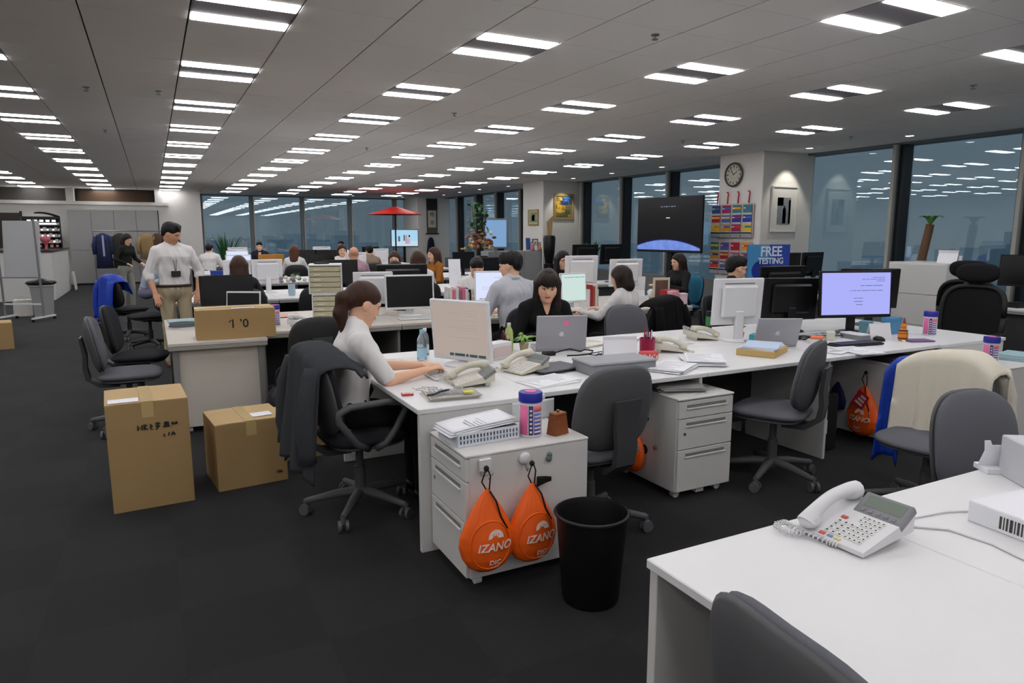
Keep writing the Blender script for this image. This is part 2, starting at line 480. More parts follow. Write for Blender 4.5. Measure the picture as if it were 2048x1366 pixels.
# far window wall
mf = [1.6, 3.3, 5.1, 6.9, 8.7]
struct('wall_far', MB().box(XL, XR + .25, YF, YF + .25, 0, 0.62), SILLM)
struct('trim_2', MB().box(1.3, XR, YF - .1, YF + .25, CZ - .03, CZ + .1), BLIND2)
struct('wall_far_left', MB().box(XL, 1.55, YF, YF + .25, .62, CZ + .1), WALLM)
prev = 1.6; qn = len(mr) + 2
for q, x in enumerate(mf[1:] + [10.4]):
    w = struct('window_%d' % (qn + q), MB().box(prev + .04, x - .04, YF + .06, YF + .075, 0.62, CZ - .03), GLASS)
    MB().box(prev - .05, prev + .06, YF - .08, YF + .12, 0.62, CZ - .03, .006).build('mullion', BLIND2, w)
    MB().box(prev + .06, prev + .1, YF - .12, YF - .02, 0.62, CZ - .03, .004).build('mullion_edge', BLIND, w)
    prev = x
# pillars on the right, and in the far corner
PILL = mat('pillar_paint', srgb(214, 211, 206), 0.8)
struct('wall_pillar_near', MB().box(9.2, XR + .1, 8.6, 9.62, 0, CZ + .02, .01), PILL)
struct('wall_pillar_far', MB().box(9.2, XR + .1, 16.0, 17.12, 0, CZ + .02, .01), PILL)
struct('wall_pillar_corner', MB().box(9.12, XR + .1, 25.5, YF + .1, 0, CZ + .02, .01), PILL)
# left far corner: service wall with transom openings, white return
struct('wall_return', MB().box(0.25, 1.5, 25.0, YF + .05, 0, CZ + .02), PILL)
DARKW = mat('dark_transom', srgb(58, 57, 54), 0.35)
sw = struct('wall_service', MB().box(XL, 0.25, 25.45, 25.6, 0, CZ + .02), DARKW)
MB().box(XL, -2.18, 25.0, 25.45, 0, 2.42).build('lower_wall', WALLM, sw)
MB().box(XL, .55, 24.9, 25.45, 2.42, 2.52).build('lintel', WALLM, sw)
for x in (-6.2, -4.2, -2.2, 0.18):
    MB().box(x, x + .2, 24.92, 25.45, 2.52, CZ).build('post', WALLM, sw)
MB().box(-1.9, .1, 25.3, 25.45, 2.53, 2.85).build('stored_boards', mat('brown_board', srgb(70, 52, 36), .7), sw)
MB().box(-2.18, 0.25, 25.0, 25.45, 2.27, 2.42).build('locker_header', WALLM, sw)
dr = struct('door_1', MB().box(-4.4, -3.4, 24.94, 25.0, 0, 2.15, .004), mat('dark_door', srgb(52, 42, 38), .5))
MB().box(-4.46, -4.4, 24.93, 25.0, 0, 2.2).build('door_jamb', mat('door_jamb', srgb(40, 36, 34), .5), dr)
MB().box(-3.4, -3.34, 24.93, 25.0, 0, 2.2).build('door_jamb', MATS['door_jamb'], dr)
MB().tube([(-3.5, 24.94, 1.0), (-3.5, 24.88, 1.0), (-3.62, 24.88, 1.0)], .012).build('door_handle', STEEL, dr)

# ------------------------------------------------------------------ the city outside; haze is painted into the block colours, paler with distance
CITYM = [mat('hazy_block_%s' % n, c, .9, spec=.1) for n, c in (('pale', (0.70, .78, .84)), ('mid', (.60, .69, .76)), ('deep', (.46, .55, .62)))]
crng = random.Random(11); placed = []
cdesc = ['pale', 'mid-grey', 'darker']
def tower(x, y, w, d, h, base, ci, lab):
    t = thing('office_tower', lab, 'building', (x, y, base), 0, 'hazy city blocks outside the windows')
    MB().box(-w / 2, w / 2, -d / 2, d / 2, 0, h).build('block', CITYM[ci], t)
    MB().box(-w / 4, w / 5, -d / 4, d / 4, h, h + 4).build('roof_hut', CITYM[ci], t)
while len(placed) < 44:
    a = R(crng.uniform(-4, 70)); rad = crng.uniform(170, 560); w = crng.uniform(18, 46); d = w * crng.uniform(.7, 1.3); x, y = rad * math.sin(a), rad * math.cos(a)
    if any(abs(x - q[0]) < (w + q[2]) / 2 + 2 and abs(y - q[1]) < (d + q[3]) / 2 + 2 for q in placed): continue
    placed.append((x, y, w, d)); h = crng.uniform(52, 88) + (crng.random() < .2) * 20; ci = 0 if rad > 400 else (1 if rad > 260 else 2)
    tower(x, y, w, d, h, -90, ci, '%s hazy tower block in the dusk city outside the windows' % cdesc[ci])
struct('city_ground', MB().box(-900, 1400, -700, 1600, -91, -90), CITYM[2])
# ================================================================== furniture builders
def make_chair(name, fab, plas, arms=False, base_col=None, caster=None):
    """office task chair, facing local +X; origin on the floor below the column"""
    r = thing(name, 'x', 'chair')
    bm = base_col or plas; cm = caster or CASTER; spm = mat('spine_plastic', srgb(64, 65, 67), .5)
    # five-star base
    for k in range(5):
        a = 2 * PI * k / 5 + .3
        M = RZ(a)
        leg = MB().at(M)
        leg.tube([(0.02, 0, 0.115), (.12, 0, .108), (0.27, 0, 0.082), (0.30, 0, 0.078)], [.028, .026, .019, .017], 8)
        lo = leg.build('base_leg', bm, r, 50)
        c = MB().at(M @ T(.30, 0, .031) @ RZ(.6 + k))
        for y in (-.019, .019):
            c.at(M @ T(.30, 0, .031) @ RZ(.6 + k) @ T(0, y, 0) @ RX(PI / 2)).cyl((0, 0, -.008), .031, .016, 14)
        c.at(M @ T(.30, 0, .031)).cyl((0, 0, .01), .013, .045, 8)
        c.build('caster', cm, lo, 50)
    MB().lathe([(.045, .085), (.047, .13), (.032, .14), (.03, .26), (.022, .265), (.021, .40)], 16).build('gas_column', bm, r, 50)
    MB().box(-.12, .1, -.07, .07, .375, .41, .012).build('seat_mechanism', CHAIRB, r)
    # seat
    s = MB().at(T(.02, 0, .445) @ RY(-PI / 2)).pad(.47, .46, .085, 3.4, rings=6, seg=32, bendv=.0, bend=.012)
    s.build('seat', fab, r, 180)
    MB().at(T(.02, 0, .418) @ RY(-PI / 2)).pad(.43, .42, .04, 3.4, rings=4, seg=24).build('seat_pan', plas, r, 180)
    # back: padded front, plastic shell behind, spine
    tilt = RY(R(-9))
    B = T(-.215, 0, .70) @ tilt
    MB().at(B).pad(.465, .43, .075, 3.0, bend=.045, bendv=.012, rings=6, seg=36, taper=-.05).build('backrest', fab, r, 180)
    MB().at(B @ T(-.022, 0, 0)).pad(.475, .44, .045, 3.0, bend=.045, bendv=.012, rings=5, seg=36, taper=-.05).build('back_shell', plas, r, 180)
    sp = MB()
    prof = [(-.06, .37, .05, .02), (-.2, .375, .055, .022), (-.275, .43, .06, .02), (-.29, .52, .06, .018), (-.283, .62, .065, .016), (-.297, .72, .075, .012), (-.302, .76, .078, .008)]
    vs = []; fs = []
    for (x, z, w, t) in prof: vs += [(x - t * .7, -w, z), (x - t * .7, w, z), (x + t, w, z), (x + t, -w, z)] if z > .4 else [(x, -w, z - t * .6), (x, w, z - t * .6), (x, w, z + t), (x, -w, z + t)]
    for k in range(len(prof) - 1):
        for i in range(4): fs.append((4 * k + i, 4 * k + (i + 1) % 4, 4 * k + 4 + (i + 1) % 4, 4 * k + 4 + i))
    fs += [(0, 1, 2, 3), tuple(4 * (len(prof) - 1) + i for i in (3, 2, 1, 0))]
    sp.add(vs, fs).build('back_spine', spm, r, 40)
    if arms:
        for y in (-.27, .27):
            p = [(-.02, y * .8, .42), (-.1, y, .47), (-.19, y, .60), (-.19, y, .645), (-.13, y, .67), (.06, y, .675), (.15, y, .665), (.175, y, .63), (.12, y, .53), (.06, y, .455), (.02, y * .85, .42)]
            q = []
            for i in range(len(p) - 1):
                for t in (0, .5): q.append(tuple(p[i][c] * (1 - t) + p[i + 1][c] * t for c in range(3)))
            q.append(p[-1])
            MB().tube(q, .019, 10).build('armrest', plas, r, 180)
    return r

chair_g = make_chair('office_chair', CHAIRF, CHAIRP)
CHAIRF2 = mat('chair_fabric_dark', srgb(46, 47, 50), 0.95, spec=0.15, bump=0.25, scale=500)
chair_d = make_chair('office_chair', CHAIRF2, mat('chair_plastic_dark', srgb(40, 41, 42), .5))
chair_a = make_chair('office_armchair', CHAIRF2, CHAIRP, arms=True)

def make_mesh_chair():
    r = thing('headrest_chair', 'x', 'chair')
    for k in range(5):
        a = 2 * PI * k / 5
        lo = MB().at(RZ(a)).tube([(0.02, 0, 0.1), (.3, 0, .08)], [.028, .018], 8).build('base_leg', CHAIRB, r, 50)
        MB().at(RZ(a) @ T(.3, 0, .031) @ RX(PI / 2)).cyl((0, 0, -.025), .031, .05, 14).build('caster', CHAIRB, lo, 50)
    MB().cyl((0, 0, .08), .03, .33, 14).build('gas_column', CHAIRB, r, 50)
    MB().at(T(.02, 0, .46) @ RY(-PI / 2)).pad(.49, .49, .08, 3.4).build('seat', MESHB, r, 180)
    fr = MB(); B = T(-.24, 0, .0) @ RY(R(-8))
    pts = []
    for i in range(33):
        a = 2 * PI * i / 32; ca, sa = math.cos(a), math.sin(a)
        y = .265 * math.copysign(abs(ca) ** .6, ca); z = .77 + .29 * math.copysign(abs(sa) ** .6, sa)
        pts.append((.05 * (y / .265) ** 2, y, z))
    fr.at(B).tube(pts, .024, 8); fr.build('back_frame', CHAIRB, r, 180)
    MB().at(B @ T(0, 0, .77)).pad(.5, .56, .012, 3.3, bend=.05, seg=32, rings=5).build('back_mesh', MESHB, r, 180)
    MB().at(B @ T(-.03, 0, .62)).pad(.34, .16, .04, 3, bend=.03).build('lumbar_pad', CHAIRB, r, 180)
    MB().at(B).tube([(-.03, 0, .45), (-.06, 0, .8), (-.05, 0, 1.08), (0, 0, 1.13)], .025, 8).build('back_spine', CHAIRB, r, 60)
    MB().at(B @ T(.02, 0, 1.185)).pad(.37, .19, .09, 2.6, bend=.03, rings=6).build('headrest', MESHB, r, 180)
    for y in (-.3, .3):
        MB().tube([(-.05, y * .9, .43), (-.05, y, .62)], .02, 8).build('arm_post', CHAIRB, r, 60)
        MB().box(-.16, .12, y - .04, y + .04, .62, .65, .012).build('arm_pad', CHAIRB, r)
    return r
chair_m = make_mesh_chair()

def chair(proto, label, x, y, deg, sz=1.0):
    c = dup(proto, label, (x, y, 0), R(deg)); c.scale = (1, 1, sz)
    return c

# ------------------------------------------------------------------ desks
def desk(label, x0, x1, y0, y1, topm=WHITE, edge=None, panels=('x0', 'x1'), modesty=None, z=.725, legm=None, rail=None, th=.026):
    r = thing('office_desk', label, 'desk', ((x0 + x1) / 2, (y0 + y1) / 2, 0))
    cx, cy = (x0 + x1) / 2, (y0 + y1) / 2; a, b = (x1 - x0) / 2, (y1 - y0) / 2
    MB().box(-a + .001, a - .001, -b + .001, b - .001, z - th, z, .003).build('desktop', topm, r)
    if edge: MB().box(-a + .004, a - .004, -b + .004, b - .004, z - th - .03, z - th).build('edge_rail', edge, r)
    lm = legm or WHITEM
    for p in panels:
        if p == 'y0': MB().box(-a + .01, a - .02, -b + .006, -b + .036, 0, z - th, .002).build('end_panel', lm, r)
        if p == 'y1': MB().box(-a + .01, a - .02, b - .036, b - .006, 0, z - th, .002).build('end_panel', lm, r)
        if p == 'x0': MB().box(-a + .006, -a + .03, -b + .04, b - .02, 0, z - th, .002).build('end_panel', lm, r)
        if p == 'x1': MB().box(a - .03, a - .006, -b + .04, b - .02, 0, z - th, .002).build('end_panel', lm, r)
        if p.startswith('leg'):
            sx = -1 if p[3] == '0' else 1
            for sy in (-1, 1): MB().box(sx * (a - .05) - .022, sx * (a - .05) + .022, sy * (b - .05) - .022, sy * (b - .05) + .022, 0, z - th, .004).build('leg', lm, r)
    if modesty:
        q = modesty; t = .012
        if q == 'y1': MB().box(-a + .032, a - .032, b - .06, b - .06 + t, .12, z - th - .03).build('modesty_panel', DARKPAN, r)
        if q == 'y0': MB().box(-a + .032, a - .032, -b + .06, -b + .06 + t, .12, z - th - .03).build('modesty_panel', DARKPAN, r)
        if q == 'x1': MB().box(a - .06, a - .06 + t, -b + .04, b - .04, .12, z - th - .03).build('modesty_panel', DARKPAN, r)
        if q == 'x0': MB().box(-a + .06, -a + .06 + t, -b + .04, b - .04, .12, z - th - .03).build('modesty_panel', DARKPAN, r)
    return r

def pedestal(label, x, y, rz, w=.4, d=.6, h=.615, m=WHITEM, hs=(.105, .185, .255), lock=True, cast=True, extra=True):
    """drawer pedestal; the drawer fronts face local -Y, origin at the middle of the front foot"""
    r = thing('drawer_pedestal', label, 'drawer unit', (x, y, 0), R(rz))
    z0 = .05 if cast else .01
    MB().box(-w / 2, w / 2, .018, d, z0, h - .012, .002).build('body', m, r)
    MB().box(-w / 2 - .003, w / 2 + .003, -.002, d + .002, h - .012, h, .003).build('top_panel', m, r)
    z = h - .016
    for k, dh in enumerate(hs):
        f = MB().box(-w / 2 + .004, w / 2 - .004, 0, .02, z - dh + .003, z - .003, .002).build('drawer', m, r)
        hz = z - .035
        MB().box(-w / 2 + .06, w / 2 - .06, -.001, .004, hz - .011, hz + .011).build('handle_recess', mat('recess', srgb(120, 120, 118), .6), f)
        MB().box(-w / 2 + .055, w / 2 - .055, -.009, .001, hz - .016, hz - .007, .002).build('handle', m, f)
        if lock and k == 1: MB().at(RX(PI / 2)).cyl((-w / 2 + .05, z - .09, -.001), .009, .004, 10).build('lock', STEEL, f)
        z -= dh
    if cast:
        for sx in (-1, 1):
            for yy in (.07, d - .07):
                MB().at(T(sx * (w / 2 - .05), yy, .025) @ RX(PI / 2)).cyl((0, 0, -.015), .025, .03, 12).build('caster', PLWHITE, r, 50)
        MB().box(-.03, .03, .03, .07, .02, .05).build('stabiliser_foot', PLWHITE, r)
    return r

# ------------------------------------------------------------------ screens and computers
def lines_on(parent, y0, y1, z0, z1, rows, x, m=INK, seed=1, name='screen_print', h=.004, fill=.7, skip=.25):
    """rows of print on the local YZ plane, facing +X"""
    rr = random.Random(seed); mb = MB(); n = 0
    for k in range(rows):
        z = z1 - (k + .5) * (z1 - z0) / rows
        if rr.random() < skip: continue
        y = y1 - (y1 - y0) * rr.uniform(0, .12)
        while y > y0 + .02:
            L = rr.uniform(.02, .12) * (y1 - y0) * 2
            e = max(y0, y - L)
            mb.box(x, x + .0006, e, y, z - h / 2, z + h / 2); n += 1
            y = e - .01
            if rr.random() > fill: break
    if n: mb.build(name, m, parent)

def monitor(label, x, y, deg, w, h, zc, body, screen, stand=True, tilt=4, z=.725, depth=.05, wide_back=True, print_=None, name='computer_monitor', slot=True):
    """screen faces local +X; (x, y) is the panel centre, zc the height of its centre"""
    r = thing(name, label, 'monitor', (x, y, z), R(deg))
    M = T(0, 0, zc - z) @ RY(R(-tilt))
    MB().at(M).box(-.018, .012, -w / 2, w / 2, -h / 2, h / 2, .006).build('casing', body, r)
    if wide_back:
        bk = MB().at(M).box(-depth, -.016, -w * .36, w * .36, -h * .34, h * .36, .018).build('back_bulge', body, r)
        if slot: MB().at(M).box(-.021, -.0175, -w * .3, w * .3, h * .385, h * .405).build('vent_slot', mat('slot_grey', srgb(120, 120, 124), .7), r)
    sc = MB().at(M).box(.0115, .0135, -w / 2 + .017, w / 2 - .017, -h / 2 + .026, h / 2 - .017).build('screen', screen, r)
    if print_:
        mb_parent = sc
        for spec in print_:
            y0, y1, z0, z1, rows, mm, seed, hh = spec
            rr = random.Random(seed); mb = MB().at(M); n = 0
            for k in range(rows):
                zz = z1 - (k + .5) * (z1 - z0) / rows
                if rr.random() < .22 and rows > 1: continue
                yy = y1
                while yy > y0 + .012:
                    e = max(y0, yy - rr.uniform(.015, .09))
                    mb.box(.0135, .0142, e, yy, zz - hh / 2, zz + hh / 2); n += 1; yy = e - .008
                    if rr.random() > .78: break
            if n: mb.build('screen_print', mm, sc)
    if stand:
        MB().box(-.055, -.02, -.035, .035, .012, zc - z - h * .2, .006).build('stand_neck', body, r)
        MB().at(T(-.02, 0, .0)).lathe([(.115, 0), (.118, .006), (.1, .014), (.03, .018)], 24, sy=1.0).build('stand_base', body, r, 40)
    return r

def laptop(label, x, y, deg, w=.33, d=.23, open_=105, m=ALU, z=.725, logo=True, sticker=False, screen=SCREENOFF, keys=True):
    """screen faces local +X (towards its user), lid hinge at the local origin line"""
    r = thing('laptop', label, 'laptop', (x, y, z), R(deg))
    MB().box(0, d, -w / 2, w / 2, .002, .02, .004).build('base', m, r)
    kb = MB()
    for a in range(5):
        for b_ in range(11): kb.box(.03 + a * .019, .045 + a * .019, -w / 2 + .03 + b_ * (w - .06) / 11, -w / 2 + .027 + (b_ + 1) * (w - .06) / 11, .02, .0215)
    tag(kb.build('keyboard', PLBLACK, r), kind='stuff')
    M = T(0, 0, .02) @ RY(R(90 - open_))
    lid = MB().at(M).box(-.01, 0, -w / 2, w / 2, 0, d, .004).build('lid', m, r)
    MB().at(M).box(0, .0012, -w / 2 + .012, w / 2 - .012, .016, d - .012).build('screen', screen, lid)
    if logo:
        g = MB().at(M @ T(-.0105, 0, d * .45) @ RY(-PI / 2)).cyl((0, 0, 0), .018, .001, 20)
        g.build('lid_emblem', mat('emblem_silver', srgb(205, 206, 210), .25, metal=.5), lid)
    if sticker: MB().at(M).box(-.0112, -.0102, -.05, -.012, d * .72, d * .85).build('sticky_note', mat('pink_note', srgb(236, 120, 170), .8), lid)
    return r

# ------------------------------------------------------------------ telephone
def handset_geo(mb, M, L=.205):
    pts = []; rs = []
    for i in range(15):
        t = i / 14; x = (t - .5) * L
        z = .028 * math.sin(PI * t) ** .8 + .012
        pts.append((x, 0, z)); rs.append(.018 + .010 * abs(2 * t - 1) ** 3)
    mb.at(M).tube(pts, rs, 12)
    for sx in (-1, 1):
        mb.at(M @ T(sx * (L / 2 - .014), 0, .004)).lathe([(.02, -.004), (.027, .0), (.029, .012), (.024, .024)], 16)
    return mb

def phone(label, x, y, deg, z=.725, body=PLCREAM, near=False, cord=True):
    """front edge at local -X, user at -X; handset on local +Y side"""
    r = thing('desk_telephone', label, 'telephone', (x, y, z), R(deg))
    w, d = .20, .215; h0, h1 = .018, .075
    vs = [(-d / 2, -w / 2, .006), (-d / 2, w / 2, .006), (d / 2, w / 2, .03), (d / 2, -w / 2, .03), (-d / 2, -w / 2, h0), (-d / 2, w / 2, h0), (d / 2, w / 2, h1), (d / 2, -w / 2, h1)]
    MB().add(vs, [(3, 2, 1, 0), (4, 5, 6, 7), (0, 1, 5, 4), (1, 2, 6, 5), (2, 3, 7, 6), (3, 0, 4, 7)]).build('body', body, r)
    sl = math.atan2(h1 - h0, d)
    TOP = T(-d / 2, 0, h0) @ RY(-sl)
    Ld = math.hypot(d, h1 - h0)
    # wedge foot
    MB().box(d / 2 - .05, d / 2 - .02, -.08, .08, 0, .034, .004).build('foot', body, r)
    # screen block at the back
    sb = MB().at(TOP @ T(Ld - .035, -.03, .0) @ RY(R(-18))).box(-.035, .045, -.072, .066, -.012, .012, .004).build('display_block', PLGREY, r)
    MB().at(TOP @ T(Ld - .035, -.03, .0) @ RY(R(-18))).box(-.006, .034, -.058, .05, .012, .0128).build('display', mat('lcd', srgb(118, 128, 118), .2), sb)
    kl = mat('key_light', srgb(226, 226, 222), .45); kr = mat('key_red', srgb(205, 90, 85), .5); kd = mat('key_mark', srgb(60, 60, 62), .6)
    if near:
        for b_ in range(5): MB().at(TOP @ T(Ld - .035, -.03, .0) @ RY(R(-18))).box(-.026, -.016, -.054 + b_ * .022, -.042 + b_ * .022, .012, .015, .001).build('soft_key', PLGREY, sb)
    keys = MB(); marks = MB()
    def key(u, v, wu, wv, m=kl, mk=True):
        g = MB().at(TOP).box(u - wu, u + wu, v - wv, v + wv, 0, .0035, .0012)
        if near: 
            o = g.build('key', m, r)
            if mk: MB().at(TOP).box(u - wu * .45, u + wu * .45, v - wv * .5, v + wv * .5, .0035, .0038).build('key_mark', kd, o)
        else: keys.v and None; keys.at(TOP).box(u - wu, u + wu, v - wv, v + wv, 0, .0035)
    for a in range(4):
        for b_ in range(3): key(.03 + a * .0185, .028 - b_ * .0185 - .002, .0062, .007)
    for a in range(7):
        for b_ in range(5):
            if a < 5 and b_ < 1: continue
            key(.03 + a * .0175, -.028 - (b_ - 1) * .0135, .0055, .0048, kl)
    key(.108, .028, .006, .009, kr, False); key(.012, .028, .006, .009, kr, False)
    key(.012, .004, .005, .008, mat('key_blue', srgb(120, 140, 175), .5), False); key(.012, -.018, .005, .008, mat('key_yellow', srgb(205, 195, 110), .5), False)
    if not near: tag(keys.build('keypad', PLWHITE, r), kind='stuff')
    # handset in its cradle
    H = TOP @ T(Ld * .5, w / 2 - .03, .006)
    handset_geo(MB(), H, .215).build('handset', PLWHITE if near else body, r, 60)
    if cord:
        pts = []; n = 190 if near else 90
        path = [(-.115, .075, .02), (-.14, .07, .012), (-.165, .095, .012), (-.15, .14, .014), (-.115, .135, .016), (-.13, .1, .02), (-.125, .05, .014), (-.115, .0, .012), (-.108, -.03, .01)]
        for i in range(n):
            t = i / (n - 1) * (len(path) - 1); k = min(int(t), len(path) - 2); f = t - k
            p = Vector(path[k]).lerp(Vector(path[k + 1]), f); dv = (Vector(path[k + 1]) - Vector(path[k])).normalized()
            s_ = dv.cross(Vector((0, 0, 1))).normalized(); a = i * (1.05 if near else 1.3)
            pts.append(p + s_ * math.cos(a) * .0065 + Vector((0, 0, 1)) * math.sin(a) * .0065)
        MB().tube(pts, .0021, 5).build('coiled_cord', body, r, 180)
    return r

def wipes(label, x, y, deg, z, s=1.0):
    r = thing('wipes_canister', label, 'canister', (x, y, z), R(deg)); r.scale = (s, s, s)
    MB().lathe([(.047, 0), (.05, .004), (.05, .15), (.047, .153), (.047, .156)], 28).build('tub', PLWHITE, r, 40)
    blue = mat('lid_blue', srgb(40, 44, 150), .35)
    lid = MB().lathe([(.053, .156), (.053, .192), (.050, .197), (.03, .198)], 28).build('lid', blue, r, 40)
    MB().lathe([(.026, .198), (.026, .2), (.022, .2005)], 20).build('pull_tab', mat('pink_label', srgb(226, 108, 160), .5), lid, 40)
    # wrapped label panels on the -Y side
    def wrap(a0, a1, z0, z1, m, nm, off=.0006):
        n = 10; R_ = .05 + off
        MB().sheet(n, 1, lambda u, v: (R_ * math.cos(a0 + (a1 - a0) * u), R_ * math.sin(a0 + (a1 - a0) * u), z0 + (z1 - z0) * v), .0006).build(nm, m, r, 180)
    wrap(-PI * .93, -PI * .66, .012, .142, mat('pink_label', (0, 0, 0)), 'pink_panel')
    wrap(-PI * .63, -PI * .51, .012, .142, mat('navy_label', srgb(44, 42, 110), .5), 'navy_panel')
    wrap(-PI * .49, -PI * .2, .115, .142, mat('salmon_label', srgb(232, 120, 130), .5), 'salmon_panel')
    wrap(-PI * .49, -PI * .24, .012, .108, mat('blue_label', srgb(92, 100, 176), .5), 'blue_panel')
    for k in range(5): wrap(-PI * .47, -PI * .26, .022 + k * .017, .029 + k * .017, PRINTW, 'label_print', .0013)
    for k in range(6): wrap(-PI * .60, -PI * .54, .02 + k * .019, .03 + k * .019, PRINTW, 'label_print', .0013)
    return r

def papers(label, x, y, deg, z, w=.21, d=.297, n=4, m=PAPER, spread=.02, printed=True, name='paper_stack', cat='paper', seed=1, h=None):
    r = thing(name, label, cat, (x, y, z), R(deg)); rr = random.Random(seed)
    zz = 0; hh = h or .004
    for k in range(n):
        a = rr.uniform(-spread, spread) * 8; ox, oy = rr.uniform(-spread, spread), rr.uniform(-spread, spread)
        o = MB().at(T(ox, oy, 0) @ RZ(a * .6)).box(-d / 2, d / 2, -w / 2, w / 2, zz, zz + hh, .0005).build('sheet', m, r)
        if k == n - 1 and printed:
            mb = MB().at(T(ox, oy, 0) @ RZ(a * .6))
            for i in range(12):
                L = rr.uniform(.3, .95)
                mb.box(-d / 2 + .02 + i * (d - .04) / 12, -d / 2 + .024 + i * (d - .04) / 12, w / 2 - .015 - (w - .03) * L, w / 2 - .015, zz + hh, zz + hh + .0004)
            mb.build('print', PRINT, o)
        zz += hh
    return r

def carton(label, x, y, deg, w, d, h, z=0, flap=True, lab=None, name='cardboard_box', seam='y', bulge=0):
    """cardboard box, w along local x, d along local y"""
    r = thing(name, label, 'box', (x, y, z), R(deg))
    mb = MB()
    n = 8
    def side(a, b):
        mb.sheet(n, n, lambda u, v: (a[0] + (b[0] - a[0]) * u + bulge * math.sin(PI * u) * math.sin(PI * v) * (b[1] - a[1]) / max(.01, math.dist(a, b)), a[1] + (b[1] - a[1]) * u - bulge * math.sin(PI * u) * math.sin(PI * v) * (b[0] - a[0]) / max(.01, math.dist(a, b)), v * (h - .006)), .005)
    c = [(-w / 2, -d / 2), (w / 2, -d / 2), (w / 2, d / 2), (-w / 2, d / 2)]
    for i in range(4): side(c[i], c[(i + 1) % 4])
    mb.box(-w / 2, w / 2, -d / 2, d / 2, 0.001, .006)
    mb.build('carton_walls', CARD, r, 30)
    g = .004
    if seam == 'y':
        MB().sheet(6, 4, lambda u, v: (-w / 2 - .002 + (w / 2 - g) * u, -d / 2 + d * v, h - .004 + .008 * u * (1 - u)), .005).build('flap', CARDL, r, 30)
        MB().sheet(6, 4, lambda u, v: (g + (w / 2 - g + .002) * u, -d / 2 + d * v, h + .002 * (1 - u) - .004), .005).build('flap', CARDL, r, 30)
        MB().box(-.03, .03, -d / 2 - .003, d / 2 + .003, h + .0005, h + .003).build('tape', TAPE, r)
        MB().box(-.03, .03, -d / 2 - .0045, -d / 2 - .0025, h - .09, h + .002).build('tape', TAPE, r)
    else:
        MB().sheet(4, 6, lambda u, v: (-w / 2 + w * u, -d / 2 - .002 + (d / 2 - g) * v, h - .004 + .012 * v * (1 - v)), .005).build('flap', CARDL, r, 30)
        MB().sheet(4, 6, lambda u, v: (-w / 2 + w * u, g + (d / 2 - g + .002) * v, h - .003), .005).build('flap', CARDL, r, 30)
        MB().box(-w / 2 - .003, w / 2 + .003, -.03, .03, h + .0015, h + .003).build('tape', TAPE, r)
    if lab: MB().box(lab[0], lab[1], lab[2], lab[3], h + .003, h + .0045).build('shipping_label', PAPER, r)
    return r

def jacket(label, x, y, deg, m, w=.44, front=.1, back=.5, z=.91, folds=5, amp=.016, thick=.012, seed=3, name='draped_jacket', cat='jacket', taper=0.0, sleeves=True):
    """garment hung over a chair back whose chair faces local +X; hung part on the -X side"""
    r = thing(name, label, cat, (x, y, 0), R(deg)); rr = random.Random(seed); ph = rr.uniform(0, 6)
    tot = front + back + .12
    def fn(u, v):
        s = v * tot; yy = (u - .5) * w
        if s < front: px, pz = -.125 + .05 * (1 - s / front), z - (front - s)
        elif s < front + .12:
            a = (s - front) / .12 * PI; px, pz = -.225 + .1 * math.cos(a), z + .035 * math.sin(a)
        else:
            q = s - front - .12; px, pz = -.325 - .05 * min(1, q / back), z - q
        k = max(0, (s - front - .06) / back) if s > front else .8 * (1 - s / front)
        f = amp * min(1.6, .25 + 1.4 * k) * (math.sin(folds * 2 * PI * u + ph) + .5 * math.sin(folds * 3.4 * PI * u + 2 * ph))
        yy *= 1 + (taper * k)
        zz = pz - .09 * abs(2 * u - 1) ** 3.2 * (1 if s > front * .5 else .6) + .008 * math.sin(7 * u + ph)
        bend = .05 * (2 * u - 1) ** 2
        return (px + (abs(f) * .9 + .3 * f) * (1 if s < front + .06 else -1) + bend, yy, zz)
    MB().sheet(40, 34, fn, thick).build('drape', m, r, 180)
    if sleeves:
        for sy in (-1, 1):
            p = [(-.29, sy * w * .40, z - .06), (-.335, sy * w * .45, z - .2), (-.35, sy * w * .46, z - .36), (-.345, sy * w * .44, z - back * .95)]
            q = []
            for i in range(3):
                for t in (0, .34, .67): q.append(tuple(p[i][c] * (1 - t) + p[i + 1][c] * t for c in range(3)))
            q.append(p[-1])
            MB().tube(q, [.045 + .005 * math.sin(3 * i) for i in range(len(q))], 10).build('sleeve', m, r, 180)
    return r
# ================================================================== desks
def island(y0, y1, xs, desc, endx=None, endlab=None, topm=WHITE, edge=None, legm=None, near=None, far=None):
    ym = (y0 + y1) / 2
    n = len(xs) - 1
    ordn = ['leftmost', 'second', 'third', 'fourth', 'fifth', 'sixth']
    for k in range(n):
        o = ordn[k] + (' from the left' if k else '')
        desk('%s near-side desk of the %s' % (o, desc), xs[k], xs[k + 1], y0, ym, topm, edge, panels=(('x0',) if k == 0 else ()) + ('x1',), modesty='y1', legm=legm)
        desk('%s far-side desk of the %s' % (o, desc), xs[k], xs[k + 1], ym, y1, topm, edge, panels=(('x0',) if k == 0 else ()) + ('x1',), legm=legm)

# foreground island (bottom right)
desk('white end desk in the foreground with the big telephone', 1.07, 1.77, -.25, 1.32, panels=('y0', 'y1'), modesty='x1')
island(-.25, 1.32, [1.77, 2.95, 4.13], 'foreground white desk island', topm=WHITE)
# middle island
desk('white end desk where the ponytail woman types', 1.06, 1.76, 3.02, 4.6, panels=('y0', 'y1'), modesty='x1')
island(3.06, 4.6, [1.76, 2.91, 4.06, 5.2], 'middle white desk island', topm=WHITE)
desk('white end desk at the right with the wipes canister on it', 5.2, 6.05, 3.04, 4.6, panels=('y0', 'y1'), modesty='x0')
